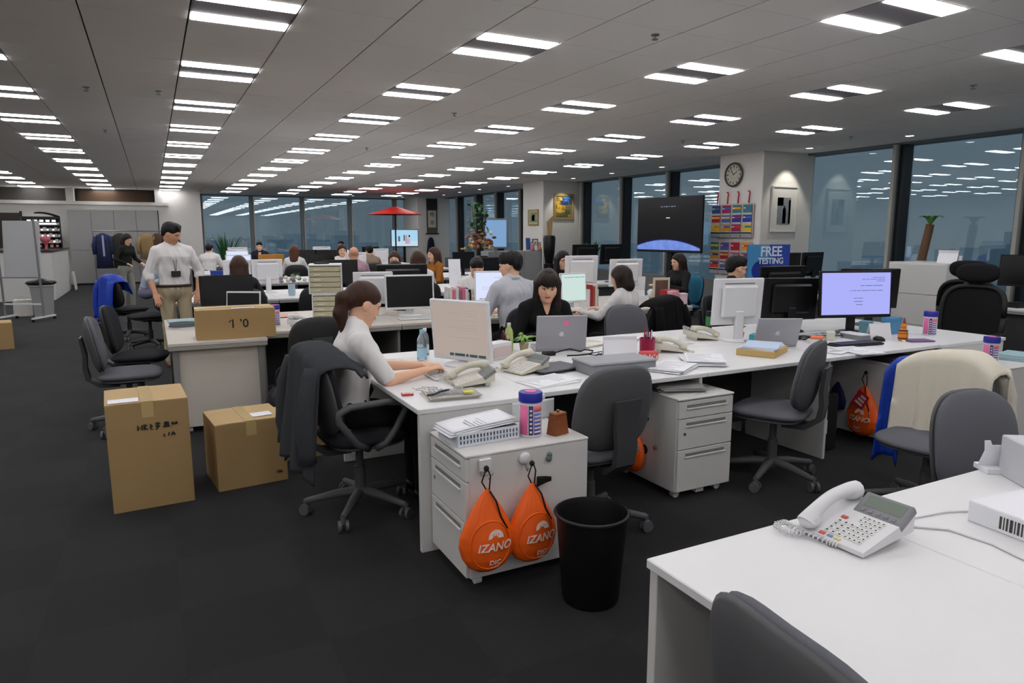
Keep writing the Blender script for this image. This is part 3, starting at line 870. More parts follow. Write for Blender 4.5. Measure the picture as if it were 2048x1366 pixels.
# second island: beige desks with a grey edge
desk('beige end desk carrying the flat cardboard box', .05, .77, 5.74, 7.42, BEIGE, DESKEDGE, panels=('leg0', 'leg1'), legm=LEGM)
island(6.08, 7.6, [.77, 2.0, 3.2, 4.4, 5.5], 'beige desk island behind the two women', topm=BEIGE, edge=DESKEDGE, legm=LEGM)
# farther islands
island(9.2, 10.7, [.2, 1.4, 2.6, 3.8, 5.0, 6.2], 'third desk row', topm=WHITE, edge=DESKEDGE, legm=LEGM)
island(12.3, 13.8, [.8, 2.2, 3.6, 5.0, 6.4], 'fourth desk row', topm=WHITE, edge=DESKEDGE, legm=LEGM)
island(15.4, 16.9, [.8, 2.2, 3.6, 5.0, 6.4], 'fifth desk row', topm=WHITE, edge=DESKEDGE, legm=LEGM)
island(18.6, 20.1, [.8, 2.2, 3.6, 5.0, 6.4], 'far desk row before the end windows', topm=WHITE, edge=DESKEDGE, legm=LEGM)
# window-side desks on the right
desk('desk at the right edge under the black double monitors', 8.4, 9.1, 2.5, 4.95, WHITE, DESKEDGE, panels=('y0', 'y1'), modesty='x0')
desk('desk behind the free testing poster with black monitors', 7.1, 8.5, 6.3, 7.0, WHITE, DESKEDGE, panels=('x0', 'x1'), modesty='y0')

# ================================================================== pedestals
pedestal('white drawer unit with orange bags hanging on its side', 1.118, 2.80, -90, w=.42, d=.62)
pedestal('white drawer unit with magnets under the paper-strewn desk', 2.815, 2.96, 0, w=.42, d=.62)
pedestal('white drawer unit with one orange bag on its side', 4.88, 2.95, 0, w=.44, d=.66)
pedestal('white drawer unit at right carrying the pink and white wipes', 6.02, 2.82, 90, w=.42, d=.8)
pedestal('beige drawer unit under the desk with the flat carton', .1, 6.05, -90, w=.5, d=.64, h=.66, m=BEIGE, hs=(.11, .2, .28))
pedestal('beige drawer unit with a hook at the end of the second island', 5.15, 6.12, 0, w=.55, d=.6, h=.66, m=BEIGE, hs=(.3, .3), lock=False)

# ================================================================== chairs
chair(chair_a, 'grey armchair of the ponytail woman with a charcoal jacket on it', .95, 3.70, 4)
chair(chair_g, 'grey office chair beside the black waste bin', 1.96, 2.90, 93)
chair(chair_g, 'grey office chair turned sideways beside the magnet drawer unit', 3.42, 3.0, 116)
chair(chair_g, 'grey office chair wearing the cream cardigan', 3.76, 2.22, 186, .92)
chair(chair_g, 'grey office chair facing the camera behind the cut-out white paper box', 2.90, 1.36, -98)
chair(chair_g, 'grey office chair cut off by the bottom edge', 1.12, .70, -6)
chair(chair_g, 'grey office chair standing alone behind the tall carton', -.24, 6.18, 0)
chair(chair_d, 'dark office chair right of the flat cardboard box', 1.08, 5.62, 97)
chair(chair_d, 'dark grey chair tucked behind the lone grey chair', -.18, 7.05, -8)
chair(chair_g, 'grey office chair facing us behind the pink pen cup', 3.74, 4.80, -90)
chair(chair_d, 'dark chair under the sweater woman with a black jacket on it', 4.3, 5.42, 104)
chair(chair_d, 'dark chair of the man in the pale grey shirt', 3.05, 5.62, 95)
chair(chair_d, 'dark chair of the woman in black', 2.86, 5.04, -100)
chair(chair_d, 'dark chair of the woman with glasses at the right', 5.2, 5.2, -60)
chair(chair_m, 'black mesh chair with headrest behind the right end desk', 6.62, 3.75, 190)
chair(chair_m, 'black mesh chair at the right window desk', 8.0, 4.4, 20)
chair(chair_d, 'black office chair under the woman in the blazer', .92, 8.75, 95)
chair(chair_d, 'black chair holding the blue jacket in the aisle', -.38, 11.6, 28)
chair(chair_d, 'empty dark chair in the aisle by the standing man', -.1, 10.5, 200)
blue_ch = make_chair('office_chair', mat('chair_blue', srgb(40, 110, 140), .9), CHAIRB)
chair(blue_ch, 'teal blue chair of the long-haired woman below the big screen', 7.12, 8.1, 175)
for (x, y, a, lab) in ((1.78, 8.85, 90, 'empty black chair behind the stacked beige drawer cases'), (3.17, 8.85, 90, 'dark chair of the white-shirted woman seen from behind'), (5.2, 8.9, 80, 'empty black chair near the dried flowers'), (5.9, 11.2, -80, 'empty black chair beyond the dried flowers'), (3.1, 11.9, 92, 'dark chair of the bald man in the pink shirt'), (4.27, 15.0, 85, 'dark chair of the person in the tan jacket'), (2.65, 14.95, 80, 'dark chair of the far woman in white with long hair'), (5.6, 12.0, 60, 'empty black chair in front of the scroll')):
    chair(chair_d, lab, x, y, a)

# ================================================================== garments over chair backs
WOOL = mat('charcoal_wool', srgb(62, 64, 67), .95, spec=.1, bump=.3, scale=300)
jacket('charcoal jacket draped over the ponytail woman\'s chair', .95, 3.70, 4, WOOL, w=.50, front=.07, back=.56, z=.935, folds=3.2, amp=.02, seed=5)
CREAM = mat('cream_knit', srgb(214, 208, 192), .95, spec=.1, bump=.3, scale=260)
jacket('cream knit cardigan draped over the grey chair at the right', 3.76, 2.22, 186, CREAM, w=.50, front=.46, back=.5, z=.865, folds=2.5, amp=.014, seed=9, sleeves=True)
BLUEN = mat('blue_nylon', srgb(24, 62, 170), .5, bump=.1, scale=30)
jacket('bright blue jacket hanging beside the cream cardigan', 3.74, 2.47, 186, BLUEN, w=.14, front=.55, back=.4, z=.80, folds=1.2, amp=.008, seed=4, sleeves=False, thick=.008)
jacket('bright blue jacket on the aisle chair near the standing man', -.38, 11.6, 28, BLUEN, w=.42, front=.2, back=.62, z=.93, folds=3, amp=.02, seed=6, taper=-.1)
jacket('black jacket over the sweater woman\'s chair', 4.3, 5.42, 104, mat('black_cloth', srgb(20, 20, 22), .9, spec=.15), w=.46, front=.06, back=.35, z=.92, folds=3, amp=.012, seed=2)

# ================================================================== cartons on the floor and on the desk
def marker(parent, strokes, y, r=.0045, m=INK):
    for s in strokes: MB().tube([(p[0], y, p[1]) for p in s], r, 5).build('marker_stroke', m, parent)
b1 = carton('tall cardboard box with black marker writing', -.10, 4.50, 3, .41, .44, .62, lab=(-.19, -.04, -.2, -.1), bulge=.004)
st = []
x0 = -.055; zz = .46
for (dx, segs) in ((0, [[(0, 0), (.0, .03), (.012, .008), (.02, .03), (.022, 0)]]), (.03, [[(0, .03), (.002, 0)], [(0, .03), (.016, .026), (.002, .014), (.018, 0)]]), (.06, [[(.004, .03), (.004, .002), (.014, .0)], [(0, .016), (.014, .018)]]), (.085, [[(0, .028), (.028, .03)], [(.013, .038), (.013, .0)], [(.002, .014), (.026, .016)], [(.02, .01), (.004, -.006)]]), (.13, [[(.0, .02), (.026, .022)], [(.006, .034), (.004, .0)], [(.014, .034), (.014, .002)], [(.022, .032), (.024, .002)], [(-.004, .006), (.03, .008)]]), (.17, [[(0, .02), (.008, .026), (.012, .018), (.004, .014), (0, .02)], [(.018, .02), (.026, .026), (.03, .018), (.02, .014), (.018, .02)]])):
    for s in segs: st.append([(x0 + dx + p[0], zz + p[1]) for p in s])
for s in ([(.13, -.035), (.126, -.05), (.135, -.048)], [(.155, -.03), (.15, -.05)], [(.165, -.05), (.175, -.028), (.182, -.05)], [(.165, -.04), (.185, -.04)]): st.append([(x0 + p[0], zz + p[1]) for p in s])
marker(b1, st, -.2245)
b2 = carton('low cardboard box beside the tall marked one', .44, 4.58, 6, .41, .40, .415, lab=(.03, .15, -.13, -.03))
for s in ([(.14, .06), (.175, .06)], [(.14, .068), (.17, .068)]): MB().tube([(p[0], -.2045, p[1]) for p in s], .003, 5).build('printed_mark', INK, b2)
carton('flat-lying cardboard box behind the charcoal jacket', .80, 5.02, 6, .36, .5, .27)
b3 = carton('wide shallow cardboard box on the beige desk', .555, 5.975, -1, .585, .30, .235, z=.726, seam='x')
vs, fs = text_geo("1 ’0", .095, extrude=.0006, bold=.012)
MB().at(T(.02, -.1535, .115) @ UPRIGHT).add(vs, fs).build('stamped_digits', INK, b3)
MB().box(-.03, .14, -.15, -.1, .2375, .239).build('paper_strip', PAPER, b3)
MB().at(T(-.041, -.1535, .147) @ RY(.7)).box(-.004, .004, -.0006, .0006, -.022, .002).build('stamped_stroke', INK, b3)
carton('cardboard box at the left picture edge, rear of two', -2.27, 12.2, 10, .45, .45, .42)
carton('low cardboard box at the left picture edge, front one', -2.02, 11.5, 10, .45, .4, .36)
carton('cardboard box at the left picture edge, stacked on the rear one', -2.29, 12.2, 16, .38, .36, .25, z=.425)

# black tote bag under the second island
tb = thing('tote_bag', 'black bag slumped behind the low cardboard boxes', 'bag', (.86, 5.48, 0), R(20))
MB().at(T(0, 0, 0)).lathe([(.12, 0), (.17, .05), (.185, .2), (.16, .33), (.09, .40), (.03, .41)], 24, fold=lambda t, k: 1 + .08 * math.sin(5 * t + 4 * k), sy=.62).build('bag_body', mat('black_leather', srgb(18, 19, 26), .45, bump=.2, scale=20), tb, 180)
MB().tube([(-.1, 0, .36), (-.08, 0, .5), (0, 0, .56), (.08, 0, .5), (.1, 0, .36)], .012).build('strap', BLACKCORD, tb, 180)
MB().at(RZ(.2)).box(-.03, .04, -.115, -.108, .2, .34).build('folded_paper', PAPER, tb)

# ================================================================== orange drawstring helmet bags
def helmet_bag(label, x, y, z_top, deg=0, s=1.0, tilt=0, badge=True, tagm=None, hookm=True):
    """hangs below z_top, printed face towards local -Y"""
    r = thing('helmet_bag', label, 'bag', (x, y, z_top), R(deg)); r.scale = (s, s, s)
    H = .36
    prof = [(.004, .0), (.012, -.012), (.03, -.035), (.062, -.085), (.092, -.14), (.112, -.195), (.118, -.24), (.108, -.29), (.082, -.33), (.045, -.352), (.01, -.36)]
    def rad(z):
        for (r0, z0), (r1, z1) in zip(prof, prof[1:]):
            if z1 <= z <= z0: return r0 + (r1 - r0) * (z0 - z) / (z0 - z1)
        return .01
    sy = .52
    n = 56
    fine = []
    for k in range(len(prof) - 1):
        for t in (0, .25, .5, .75): fine.append((prof[k][0] * (1 - t) + prof[k + 1][0] * t, prof[k][1] * (1 - t) + prof[k + 1][1] * t))
    fine.append(prof[-1])
    MB().lathe(fine, n, fold=lambda t, k: 1 + .085 * max(0, 1 - k / .5) * math.sin(15 * t + 1.5 * math.sin(3 * t)) - .05 * max(0, 1 - abs(k - .5) / .3) * math.sin(4 * t + 9 * k), sy=sy).build('sack', ORANGE, r, 180)
    # seam ring of the helmet brim pressing through
    pts = []
    for i in range(33):
        a = 2 * PI * i / 32; px = .087 * math.cos(a); pz = -.228 + .102 * math.sin(a)
        q = rad(pz); yy = -sy * math.sqrt(max(0, q * q - px * px))
        pts.append((px, yy - .0005, pz))
    MB().tube(pts, .0035, 6).build('brim_ridge', ORANGE, r, 180)
    MB().tube([(0, 0, -.01), (-.022, -.004, .03), (-.006, -.006, .075), (.004, -.006, .08), (.016, -.004, .05), (.012, 0, -.01)], .0032, 6).build('drawstring', BLACKCORD, r, 180)
    MB().tube([(.01, -.01, -.01), (.03, -.03, -.05), (.05, -.035, -.12), (.075, -.04, -.17)], .004, 6).build('drawstring', BLACKCORD, r, 180)
    MB().lathe([(.004, .07), (.01, .075), (.012, .085), (.006, .094)], 10).build('cord_lock', BLACKCORD, r, 180)
    if badge:
        def press(geo, ox, oz, nm, m=PRINTW, off=.0035):
            vs, fs = geo; out = []
            for (px, pz, pd) in vs:
                X = ox + px; Zz = oz + pz; q = rad(Zz) * 1.02; yy = -sy * math.sqrt(max(1e-6, q * q - min(X * X, q * q * .98)))
                out.append((X, yy - off - pd, Zz))
            MB().add(out, fs).build(nm, m, r)
        press(text_geo('IZANO', .047, shear=.25, extrude=.0004, res=4, bold=.018), .012, -.232, 'lettering')
        press(text_geo('DIC', .03, extrude=.0004, bold=.03), .012, -.296, 'maker_mark', off=.011)
        press(text_geo('PLASTICS', .009, extrude=.0004), .01, -.317, 'maker_line', off=.014)
        # helmet emblem: a dome with vents
        d = [(-.036, 0)] + [(.034 * math.cos(PI - PI * i / 10) + .003, .034 * math.sin(PI * i / 10) + .002) for i in range(11)] + [(.038, 0)]
        press(([(px, pz, 0) for px, pz in d], [tuple(range(len(d)))[::-1]]), .015, -.196, 'helmet_emblem')
        for k in (-1, 0, 1):
            press(([(k * .013 - .001, .012, 0), (k * .013 + .002, .012, 0), (k * .011 + .0015, .02, 0), (k * .011 - .0005, .02, 0)], [(3, 2, 1, 0)]), .017, -.196, 'emblem_vent', ORANGE, .0042)
    return r
helmet_bag('orange IZANO bag hanging left on the white drawer unit', 1.185, 2.525, .485, -4, 1.04)
helmet_bag('orange IZANO bag hanging right, its top touching a black flap', 1.405, 2.525, .475, 3, 1.02)
helmet_bag('orange bag with a red tag hanging under the far desk', 4.60, 3.22, .45, -92, 1.08)
helmet_bag('orange bag half hidden behind the chair beside the black bin', 2.55, 3.3, .40, -90, .85)
tgp = thing('red_tag', 'red and white paper tag tied to the orange bag under the desk', 'tag', (4.53, 3.2, .34), R(-92))
MB().at(RY(.5)).box(-.05, .05, -.006, -.003, -.05, .07).build('tag_card', mat('tag_red', srgb(190, 40, 60), .6), tgp)
for k in range(3): MB().at(RY(.5)).box(-.03 + .01 * k, .035, -.0075, -.006, -.03 + .03 * k, -.012 + .03 * k).build('tag_print', PRINTW, tgp)
bl = thing('blue_pouch', 'dark blue pouch hanging behind the tagged orange bag', 'bag', (4.62, 3.46, .42), R(-90))
MB().lathe([(.01, 0), (.05, -.06), (.08, -.14), (.07, -.2), (.02, -.22)], 20, sy=.35).build('pouch_body', mat('navy_nylon', srgb(32, 36, 84), .6), bl, 180)
# magnet hooks on the drawer unit
h1 = thing('square_hook', 'square white magnet hook holding the left orange bag', 'hook', (1.205, 2.588, .565))
MB().box(-.028, .028, -.018, 0, -.025, .03, .003).build('hook_plate', PLWHITE, h1)
MB().tube([(-.025, -.018, -.02), (-.025, -.02, -.04), (.03, -.02, -.045), (.03, -.024, -.035)], .002, 6).build('hook_wire', STEEL, h1)
MB().tube([(.005, -.02, -.042), (.005, -.035, -.055), (.0, -.04, -.048)], .0025, 6).build('hook_tip', STEEL, h1)
h2 = thing('round_hook', 'round white magnet hook holding the right orange bag', 'hook', (1.40, 2.588, .565))
MB().at(RX(PI / 2)).lathe([(.028, 0), (.029, .006), (.022, .014), (.008, .016)], 20).build('hook_disc', PLWHITE, h2, 180)
MB().tube([(0, -.012, -.02), (0, -.02, -.045), (.0, -.032, -.05), (0, -.036, -.035)], .0028, 6).build('hook_wire', STEEL, h2)
mg = thing('leaf_magnet', 'small grey-green figure magnet on the drawer unit side', 'magnet', (1.525, 2.588, .545))
MB().at(RX(PI / 2)).lathe([(.014, 0), (.015, .008), (.008, .012)], 12).build('magnet_body', mat('grey_green', srgb(98, 112, 104), .6), mg, 180)
MB().at(T(.004, 0, .018) @ RX(PI / 2)).lathe([(.011, 0), (.011, .008), (.005, .012)], 12).build('magnet_head', mat('grey_green', (0, 0, 0)), mg, 180)
fl = thing('black_flap', 'black cloth corner sticking out behind the right orange bag', 'cloth', (1.47, 2.55, .46))
MB().sheet(4, 4, lambda u, v: (-.02 + .075 * u, .01 + .006 * math.sin(3 * u), .02 - .012 * u - .05 * v * (1 - .6 * u)), .003).build('flap_cloth', BLACKCORD, fl, 180)
# magnets on the second drawer unit (its left side)
for (dy, z, m1, lab) in ((.35, .44, 'black and white cow-pattern magnet on the drawer unit', 0), (.36, .24, 'dark round character-free badge magnet low on the drawer unit', 1), (.22, .275, 'small orange dot magnet on the drawer unit', 2)):
    g = thing('side_magnet', m1 if lab != 1 else 'dark oval magnet low on the drawer unit side', 'magnet', (2.603, 3.0 + dy * .7, z), R(-90))
    if lab == 0:
        MB().ell((0, -.006, .02), (.022, .008, .02)).build('white_patch', PLWHITE, g, 180); MB().ell((.012, -.008, .0), (.02, .008, .016)).build('black_patch', PLBLACK, g, 180); MB().ell((-.006, -.008, -.03), (.013, .008, .022)).build('black_patch', PLBLACK, g, 180); MB().ell((.0, -.012, -.014), (.009, .006, .008)).build('white_patch', PLWHITE, g, 180)
    elif lab == 1:
        MB().at(RX(PI / 2)).lathe([(.026, 0), (.03, .004), (.026, .007)], 18).build('disc', PLBLACK, g, 180); MB().at(RX(PI / 2)).lathe([(.014, .0075), (.016, .0085), (.012, .009)], 16, closed=False).build('ring', PLGREY, g)
    else: MB().at(RX(PI / 2)).lathe([(.012, 0), (.012, .005), (.006, .008)], 12).build('disc', mat('dull_orange', srgb(170, 96, 70), .6), g, 180)

# black waste bin
wb = thing('waste_bin', 'black round plastic waste bin beside the orange bags', 'bin', (1.57, 2.30, 0))
wall = [(.118, .004), (.122, .012), (.15, .375), (.158, .38), (.158, .392), (.15, .394), (.144, .375), (.116, .016), (.0, .014)]
MB().lathe(wall, 40, closed=False).build('bin_wall', mat('bin_black', srgb(14, 14, 15), .45), wb, 40)
MB().cyl((0, 0, 0.001), .118, .012, 40).build('bin_floor', mat('bin_black', (0, 0, 0)), wb)
MB().lathe([(.157, .384), (.162, .388), (.157, .394)], 40, closed=False).build('bin_rim', mat('rim_black', srgb(40, 40, 42), .4), wb, 180)
# computer tower and black case under the middle island
pc = thing('computer_tower', 'black computer tower in the shade under the middle desks', 'computer', (4.18, 3.45, 0))
MB().box(-.11, .11, -.25, .25, .01, .42, .006).build('case', PLBLACK, pc); MB().box(-.1, .1, -.258, -.25, .02, .41).build('front_panel', CHAIRB, pc); MB().box(-.012, -.004, -.262, -.258, .14, .24).build('light_bar', PLWHITE, pc)
# ================================================================== people: smooth bodies from blended tapered limbs
def _V(p): return np.array(p, dtype=np.float64)
class Cone:      # tapered limb, optionally flattened across one axis
    def __init__(s, a, b, ra, rb, k=.02, axis=None, ratio=1.0):
        s.a, s.b, s.ra, s.rb, s.k = _V(a), _V(b), ra, rb, k
        s.axis = None if axis is None else _V(axis) / np.linalg.norm(axis); s.ratio = ratio
    def d(s, P):
        q = P - s.a; ba = s.b - s.a
        if s.axis is not None:
            c = 1 - 1 / s.ratio
            q = q - np.outer(q @ s.axis, s.axis) * c; ba = ba - s.axis * (ba @ s.axis) * c
        L = max(ba @ ba, 1e-9)
        t = np.clip(q @ ba / L, 0, 1)
        return np.linalg.norm(q - t[:, None] * ba, axis=1) - (s.ra + (s.rb - s.ra) * t)
    def box(s):
        r = max(s.ra, s.rb) * max(1, s.ratio) + s.k
        return np.minimum(s.a, s.b) - r, np.maximum(s.a, s.b) + r
class Ell:
    def __init__(s, c, r, k=.02, M=None):
        s.c, s.r, s.k = _V(c), _V(r), k; s.M = np.eye(3) if M is None else M
    def d(s, P):
        q = (P - s.c) @ s.M
        k0 = np.linalg.norm(q / s.r, axis=1); k1 = np.linalg.norm(q / (s.r ** 2), axis=1)
        return np.where(k1 > 1e-6, k0 * (k0 - 1) / np.maximum(k1, 1e-6), -s.r.min())
    def box(s): m = s.r.max() + s.k; return s.c - m, s.c + m
def smin(a, b, k):
    if k <= 1e-5: return np.minimum(a, b)
    h = np.clip(.5 + .5 * (b - a) / k, 0, 1)
    return b + (a - b) * h - k * h * (1 - h)
def field(P, add, cut=(), wr=0.0, seed=0, m=None):
    F = np.full(len(P), 1.0)
    for p in add:
        if m is None: F = smin(F, p.d(P), p.k)
        else:
            lo, hi = p.box(); i = np.flatnonzero(((P > lo - m) & (P < hi + m)).all(1))
            if len(i): F[i] = smin(F[i], p.d(P[i]), p.k)
    for p in cut:
        if m is None: F = -smin(-F, p.d(P), p.k)
        else:
            lo, hi = p.box(); i = np.flatnonzero(((P > lo - m) & (P < hi + m)).all(1))
            if len(i): F[i] = -smin(-F[i], p.d(P[i]), p.k)
    if wr:
        x, y, z = P[:, 0], P[:, 1], P[:, 2]
        F = F + wr * (np.sin(31 * z + 17 * x + 9 * np.sin(14 * y + seed)) * .6 + np.sin(53 * y + 23 * z + 7 * np.sin(19 * x + seed)) * .4)
    return F
def surface(add, cut=(), h=.008, wr=0.0, seed=0, zmin=None):
    lo = np.min([p.box()[0] for p in add], axis=0) - 2 * h; hi = np.max([p.box()[1] for p in add], axis=0) + 2 * h
    H = 4 * h; n = np.ceil((hi - lo) / H).astype(int) + 1
    ax = [lo[i] + H * np.arange(n[i] + 1) for i in range(3)]
    G = np.stack(np.meshgrid(*ax, indexing='ij'), -1); C = field(G.reshape(-1, 3), add, cut).reshape(G.shape[:3])
    near = np.abs(C) < 2.0 * H
    act = np.zeros(tuple(n), bool)
    for i in (0, 1):
        for j in (0, 1):
            for k in (0, 1): act |= near[i:n[0] + i, j:n[1] + j, k:n[2] + k]
    sg = np.where(C[:-1, :-1, :-1] < 0, -1.0, 1.0)
    big = act.repeat(4, 0).repeat(4, 1).repeat(4, 2); F = sg.repeat(4, 0).repeat(4, 1).repeat(4, 2)
    idx = np.argwhere(big); P = lo + idx * h
    F[big] = field(P, add, cut, wr, seed, .012)
    S = F < 0
    # surface nets
    nx, ny, nz = F.shape
    s0 = S[:-1, :-1, :-1]; mix = np.zeros_like(s0)
    for i in (0, 1):
        for j in (0, 1):
            for k in (0, 1): mix |= S[i:nx - 1 + i, j:ny - 1 + j, k:nz - 1 + k] != s0
    cells = np.argwhere(mix)
    if len(cells) == 0: return [], []
    acc = np.zeros((len(cells), 3)); cnt = np.zeros(len(cells))
    cor = [(i, j, k) for i in (0, 1) for j in (0, 1) for k in (0, 1)]
    val = {c: F[cells[:, 0] + c[0], cells[:, 1] + c[1], cells[:, 2] + c[2]] for c in cor}
    for c in cor:
        for a in range(3):
            if c[a] == 0:
                e = list(c); e[a] = 1; e = tuple(e); va, vb = val[c], val[e]; m = (va < 0) != (vb < 0)
                t = np.where(m, va / np.where(np.abs(va - vb) < 1e-12, 1, va - vb), 0)
                p = np.tile(np.array(c, float), (len(cells), 1)); p[:, a] += t
                acc[m] += p[m]; cnt[m] += 1
    V = lo + (cells + acc / np.maximum(cnt, 1)[:, None]) * h
    ID = -np.ones((nx - 1, ny - 1, nz - 1), int); ID[mix] = np.arange(len(cells))
    quads = []
    for a in range(3):
        b, c = [(1, 2), (2, 0), (0, 1)][a]
        sl0 = [slice(1, -1)] * 3; sl1 = [slice(1, -1)] * 3; sl0[a] = slice(0, -1); sl1[a] = slice(1, None)
        A = S[tuple(sl0)]; B = S[tuple(sl1)]; off = np.array([1, 1, 1]); off[a] = 0
        for (flag, rev) in ((A & ~B, False), (~A & B, True)):
            e = np.argwhere(flag) + off
            if len(e) == 0: continue
            def cid(db, dc):
                q = e.copy(); q[:, b] -= db; q[:, c] -= dc; return ID[q[:, 0], q[:, 1], q[:, 2]]
            Q = np.stack([cid(1, 1), cid(0, 1), cid(0, 0), cid(1, 0)], 1)
            quads.append(Q[:, ::-1] if rev else Q)
    Q = np.concatenate(quads); Q = Q[(Q >= 0).all(1)]
    return V, Q
def skinmesh(name, V, Q, m, parent):
    me = bpy.data.meshes.new(name)
    me.vertices.add(len(V)); me.vertices.foreach_set('co', np.asarray(V, np.float32).ravel())
    me.loops.add(4 * len(Q)); me.loops.foreach_set('vertex_index', np.asarray(Q, np.int32).ravel())
    me.polygons.add(len(Q)); me.polygons.foreach_set('loop_start', np.arange(0, 4 * len(Q), 4, dtype=np.int32))
    me.update(calc_edges=True); me.validate(); me.shade_smooth()
    return obj(name, me, m, parent)

SKIN = mat('skin', srgb(226, 178, 148), .55, spec=.35, var=.04, vscale=30)
SKIN2 = mat('skin_tan', srgb(205, 152, 120), .55, spec=.35, var=.04, vscale=30)
LIPM = mat('lips', srgb(190, 104, 96), .45)
def hairm(name, c, rough=.45): return mat(name, c, rough, spec=.28, bump=.6, scale=60, stretch=(2.5, 2.5, .35), var=.25, vscale=30)
HBLACK = hairm('hair_black', srgb(22, 19, 19)); HBROWN = hairm('hair_brown', srgb(62, 38, 28)); HDARK = hairm('hair_dark_brown', srgb(38, 27, 23)); HGINGER = hairm('hair_chestnut', srgb(84, 48, 30))
EYEM = mat('eye_dark', srgb(26, 18, 16), .2); EYEW = mat('eye_white', srgb(215, 208, 202), .3)

def rot3(yaw, pitch, roll=0):
    """columns are the head's forward, left, up axes; pitch > 0 looks down"""
    M = (Matrix.Rotation(R(yaw), 3, 'Z') @ Matrix.Rotation(R(pitch), 3, 'Y') @ Matrix.Rotation(R(roll), 3, 'X'))
    return np.array(M)
def ik(a, c, l1, l2, hint):
    a, c = _V(a), _V(c); v = c - a; L = np.linalg.norm(v)
    if L > (l1 + l2) * .995: c = a + v / L * (l1 + l2) * .995; v = c - a; L = np.linalg.norm(v)
    u = v / L; x = (l1 * l1 - l2 * l2 + L * L) / (2 * L); hh = math.sqrt(max(0, l1 * l1 - x * x))
    p = _V(hint) - u * (_V(hint) @ u); p /= max(np.linalg.norm(p), 1e-6)
    return a + u * x + p * hh, c

def hand_prims(w, d, nrm, side, s=1.0, curl=.5):
    """w wrist, d finger direction, nrm back-of-hand normal, side +1 left hand"""
    d = _V(d) / np.linalg.norm(d); nrm = _V(nrm); nrm = nrm - d * (nrm @ d); nrm /= np.linalg.norm(nrm)
    acr = np.cross(nrm, d) * side      # towards the little finger for the left hand with palm down
    acr = acr / np.linalg.norm(acr)
    M = np.stack([d, acr, nrm], 1); P = []
    w = _V(w)
    P.append(Ell(w + d * .048 * s, (.05 * s, .038 * s, .0135 * s), .012, M))
    P.append(Cone(w - d * .01, w + d * .03 * s, .022 * s, .02 * s, .015, nrm, .72))
    for i, (o, L) in enumerate(((-.028, .072), (-.0095, .08), (.0095, .074), (.027, .058))):
        p = w + d * .085 * s + acr * o * s - nrm * .001
        ang = .12 + curl * .25
        for q, (fr, r0, r1) in enumerate(((.45, .0092, .0085), (.3, .0085, .0078), (.25, .0078, .0068))):
            dirv = d * math.cos(ang) - nrm * math.sin(ang) + acr * o * 1.2
            e = p + dirv * L * fr * s
            P.append(Cone(p, e, r0 * s, r1 * s, .0035)); p = e; ang += curl * .75
    p = w + d * .025 * s - acr * .03 * s; dv = d * .72 - acr * .62 - nrm * .25; dv /= np.linalg.norm(dv)
    for (L, r0, r1) in ((.04, .0125, .0105), (.028, .0102, .008)):
        e = p + dv * L * s; P.append(Cone(p, e, r0 * s, r1 * s, .006)); p = e; dv = dv * .85 + d * .4 - nrm * .1; dv /= np.linalg.norm(dv)
    return P

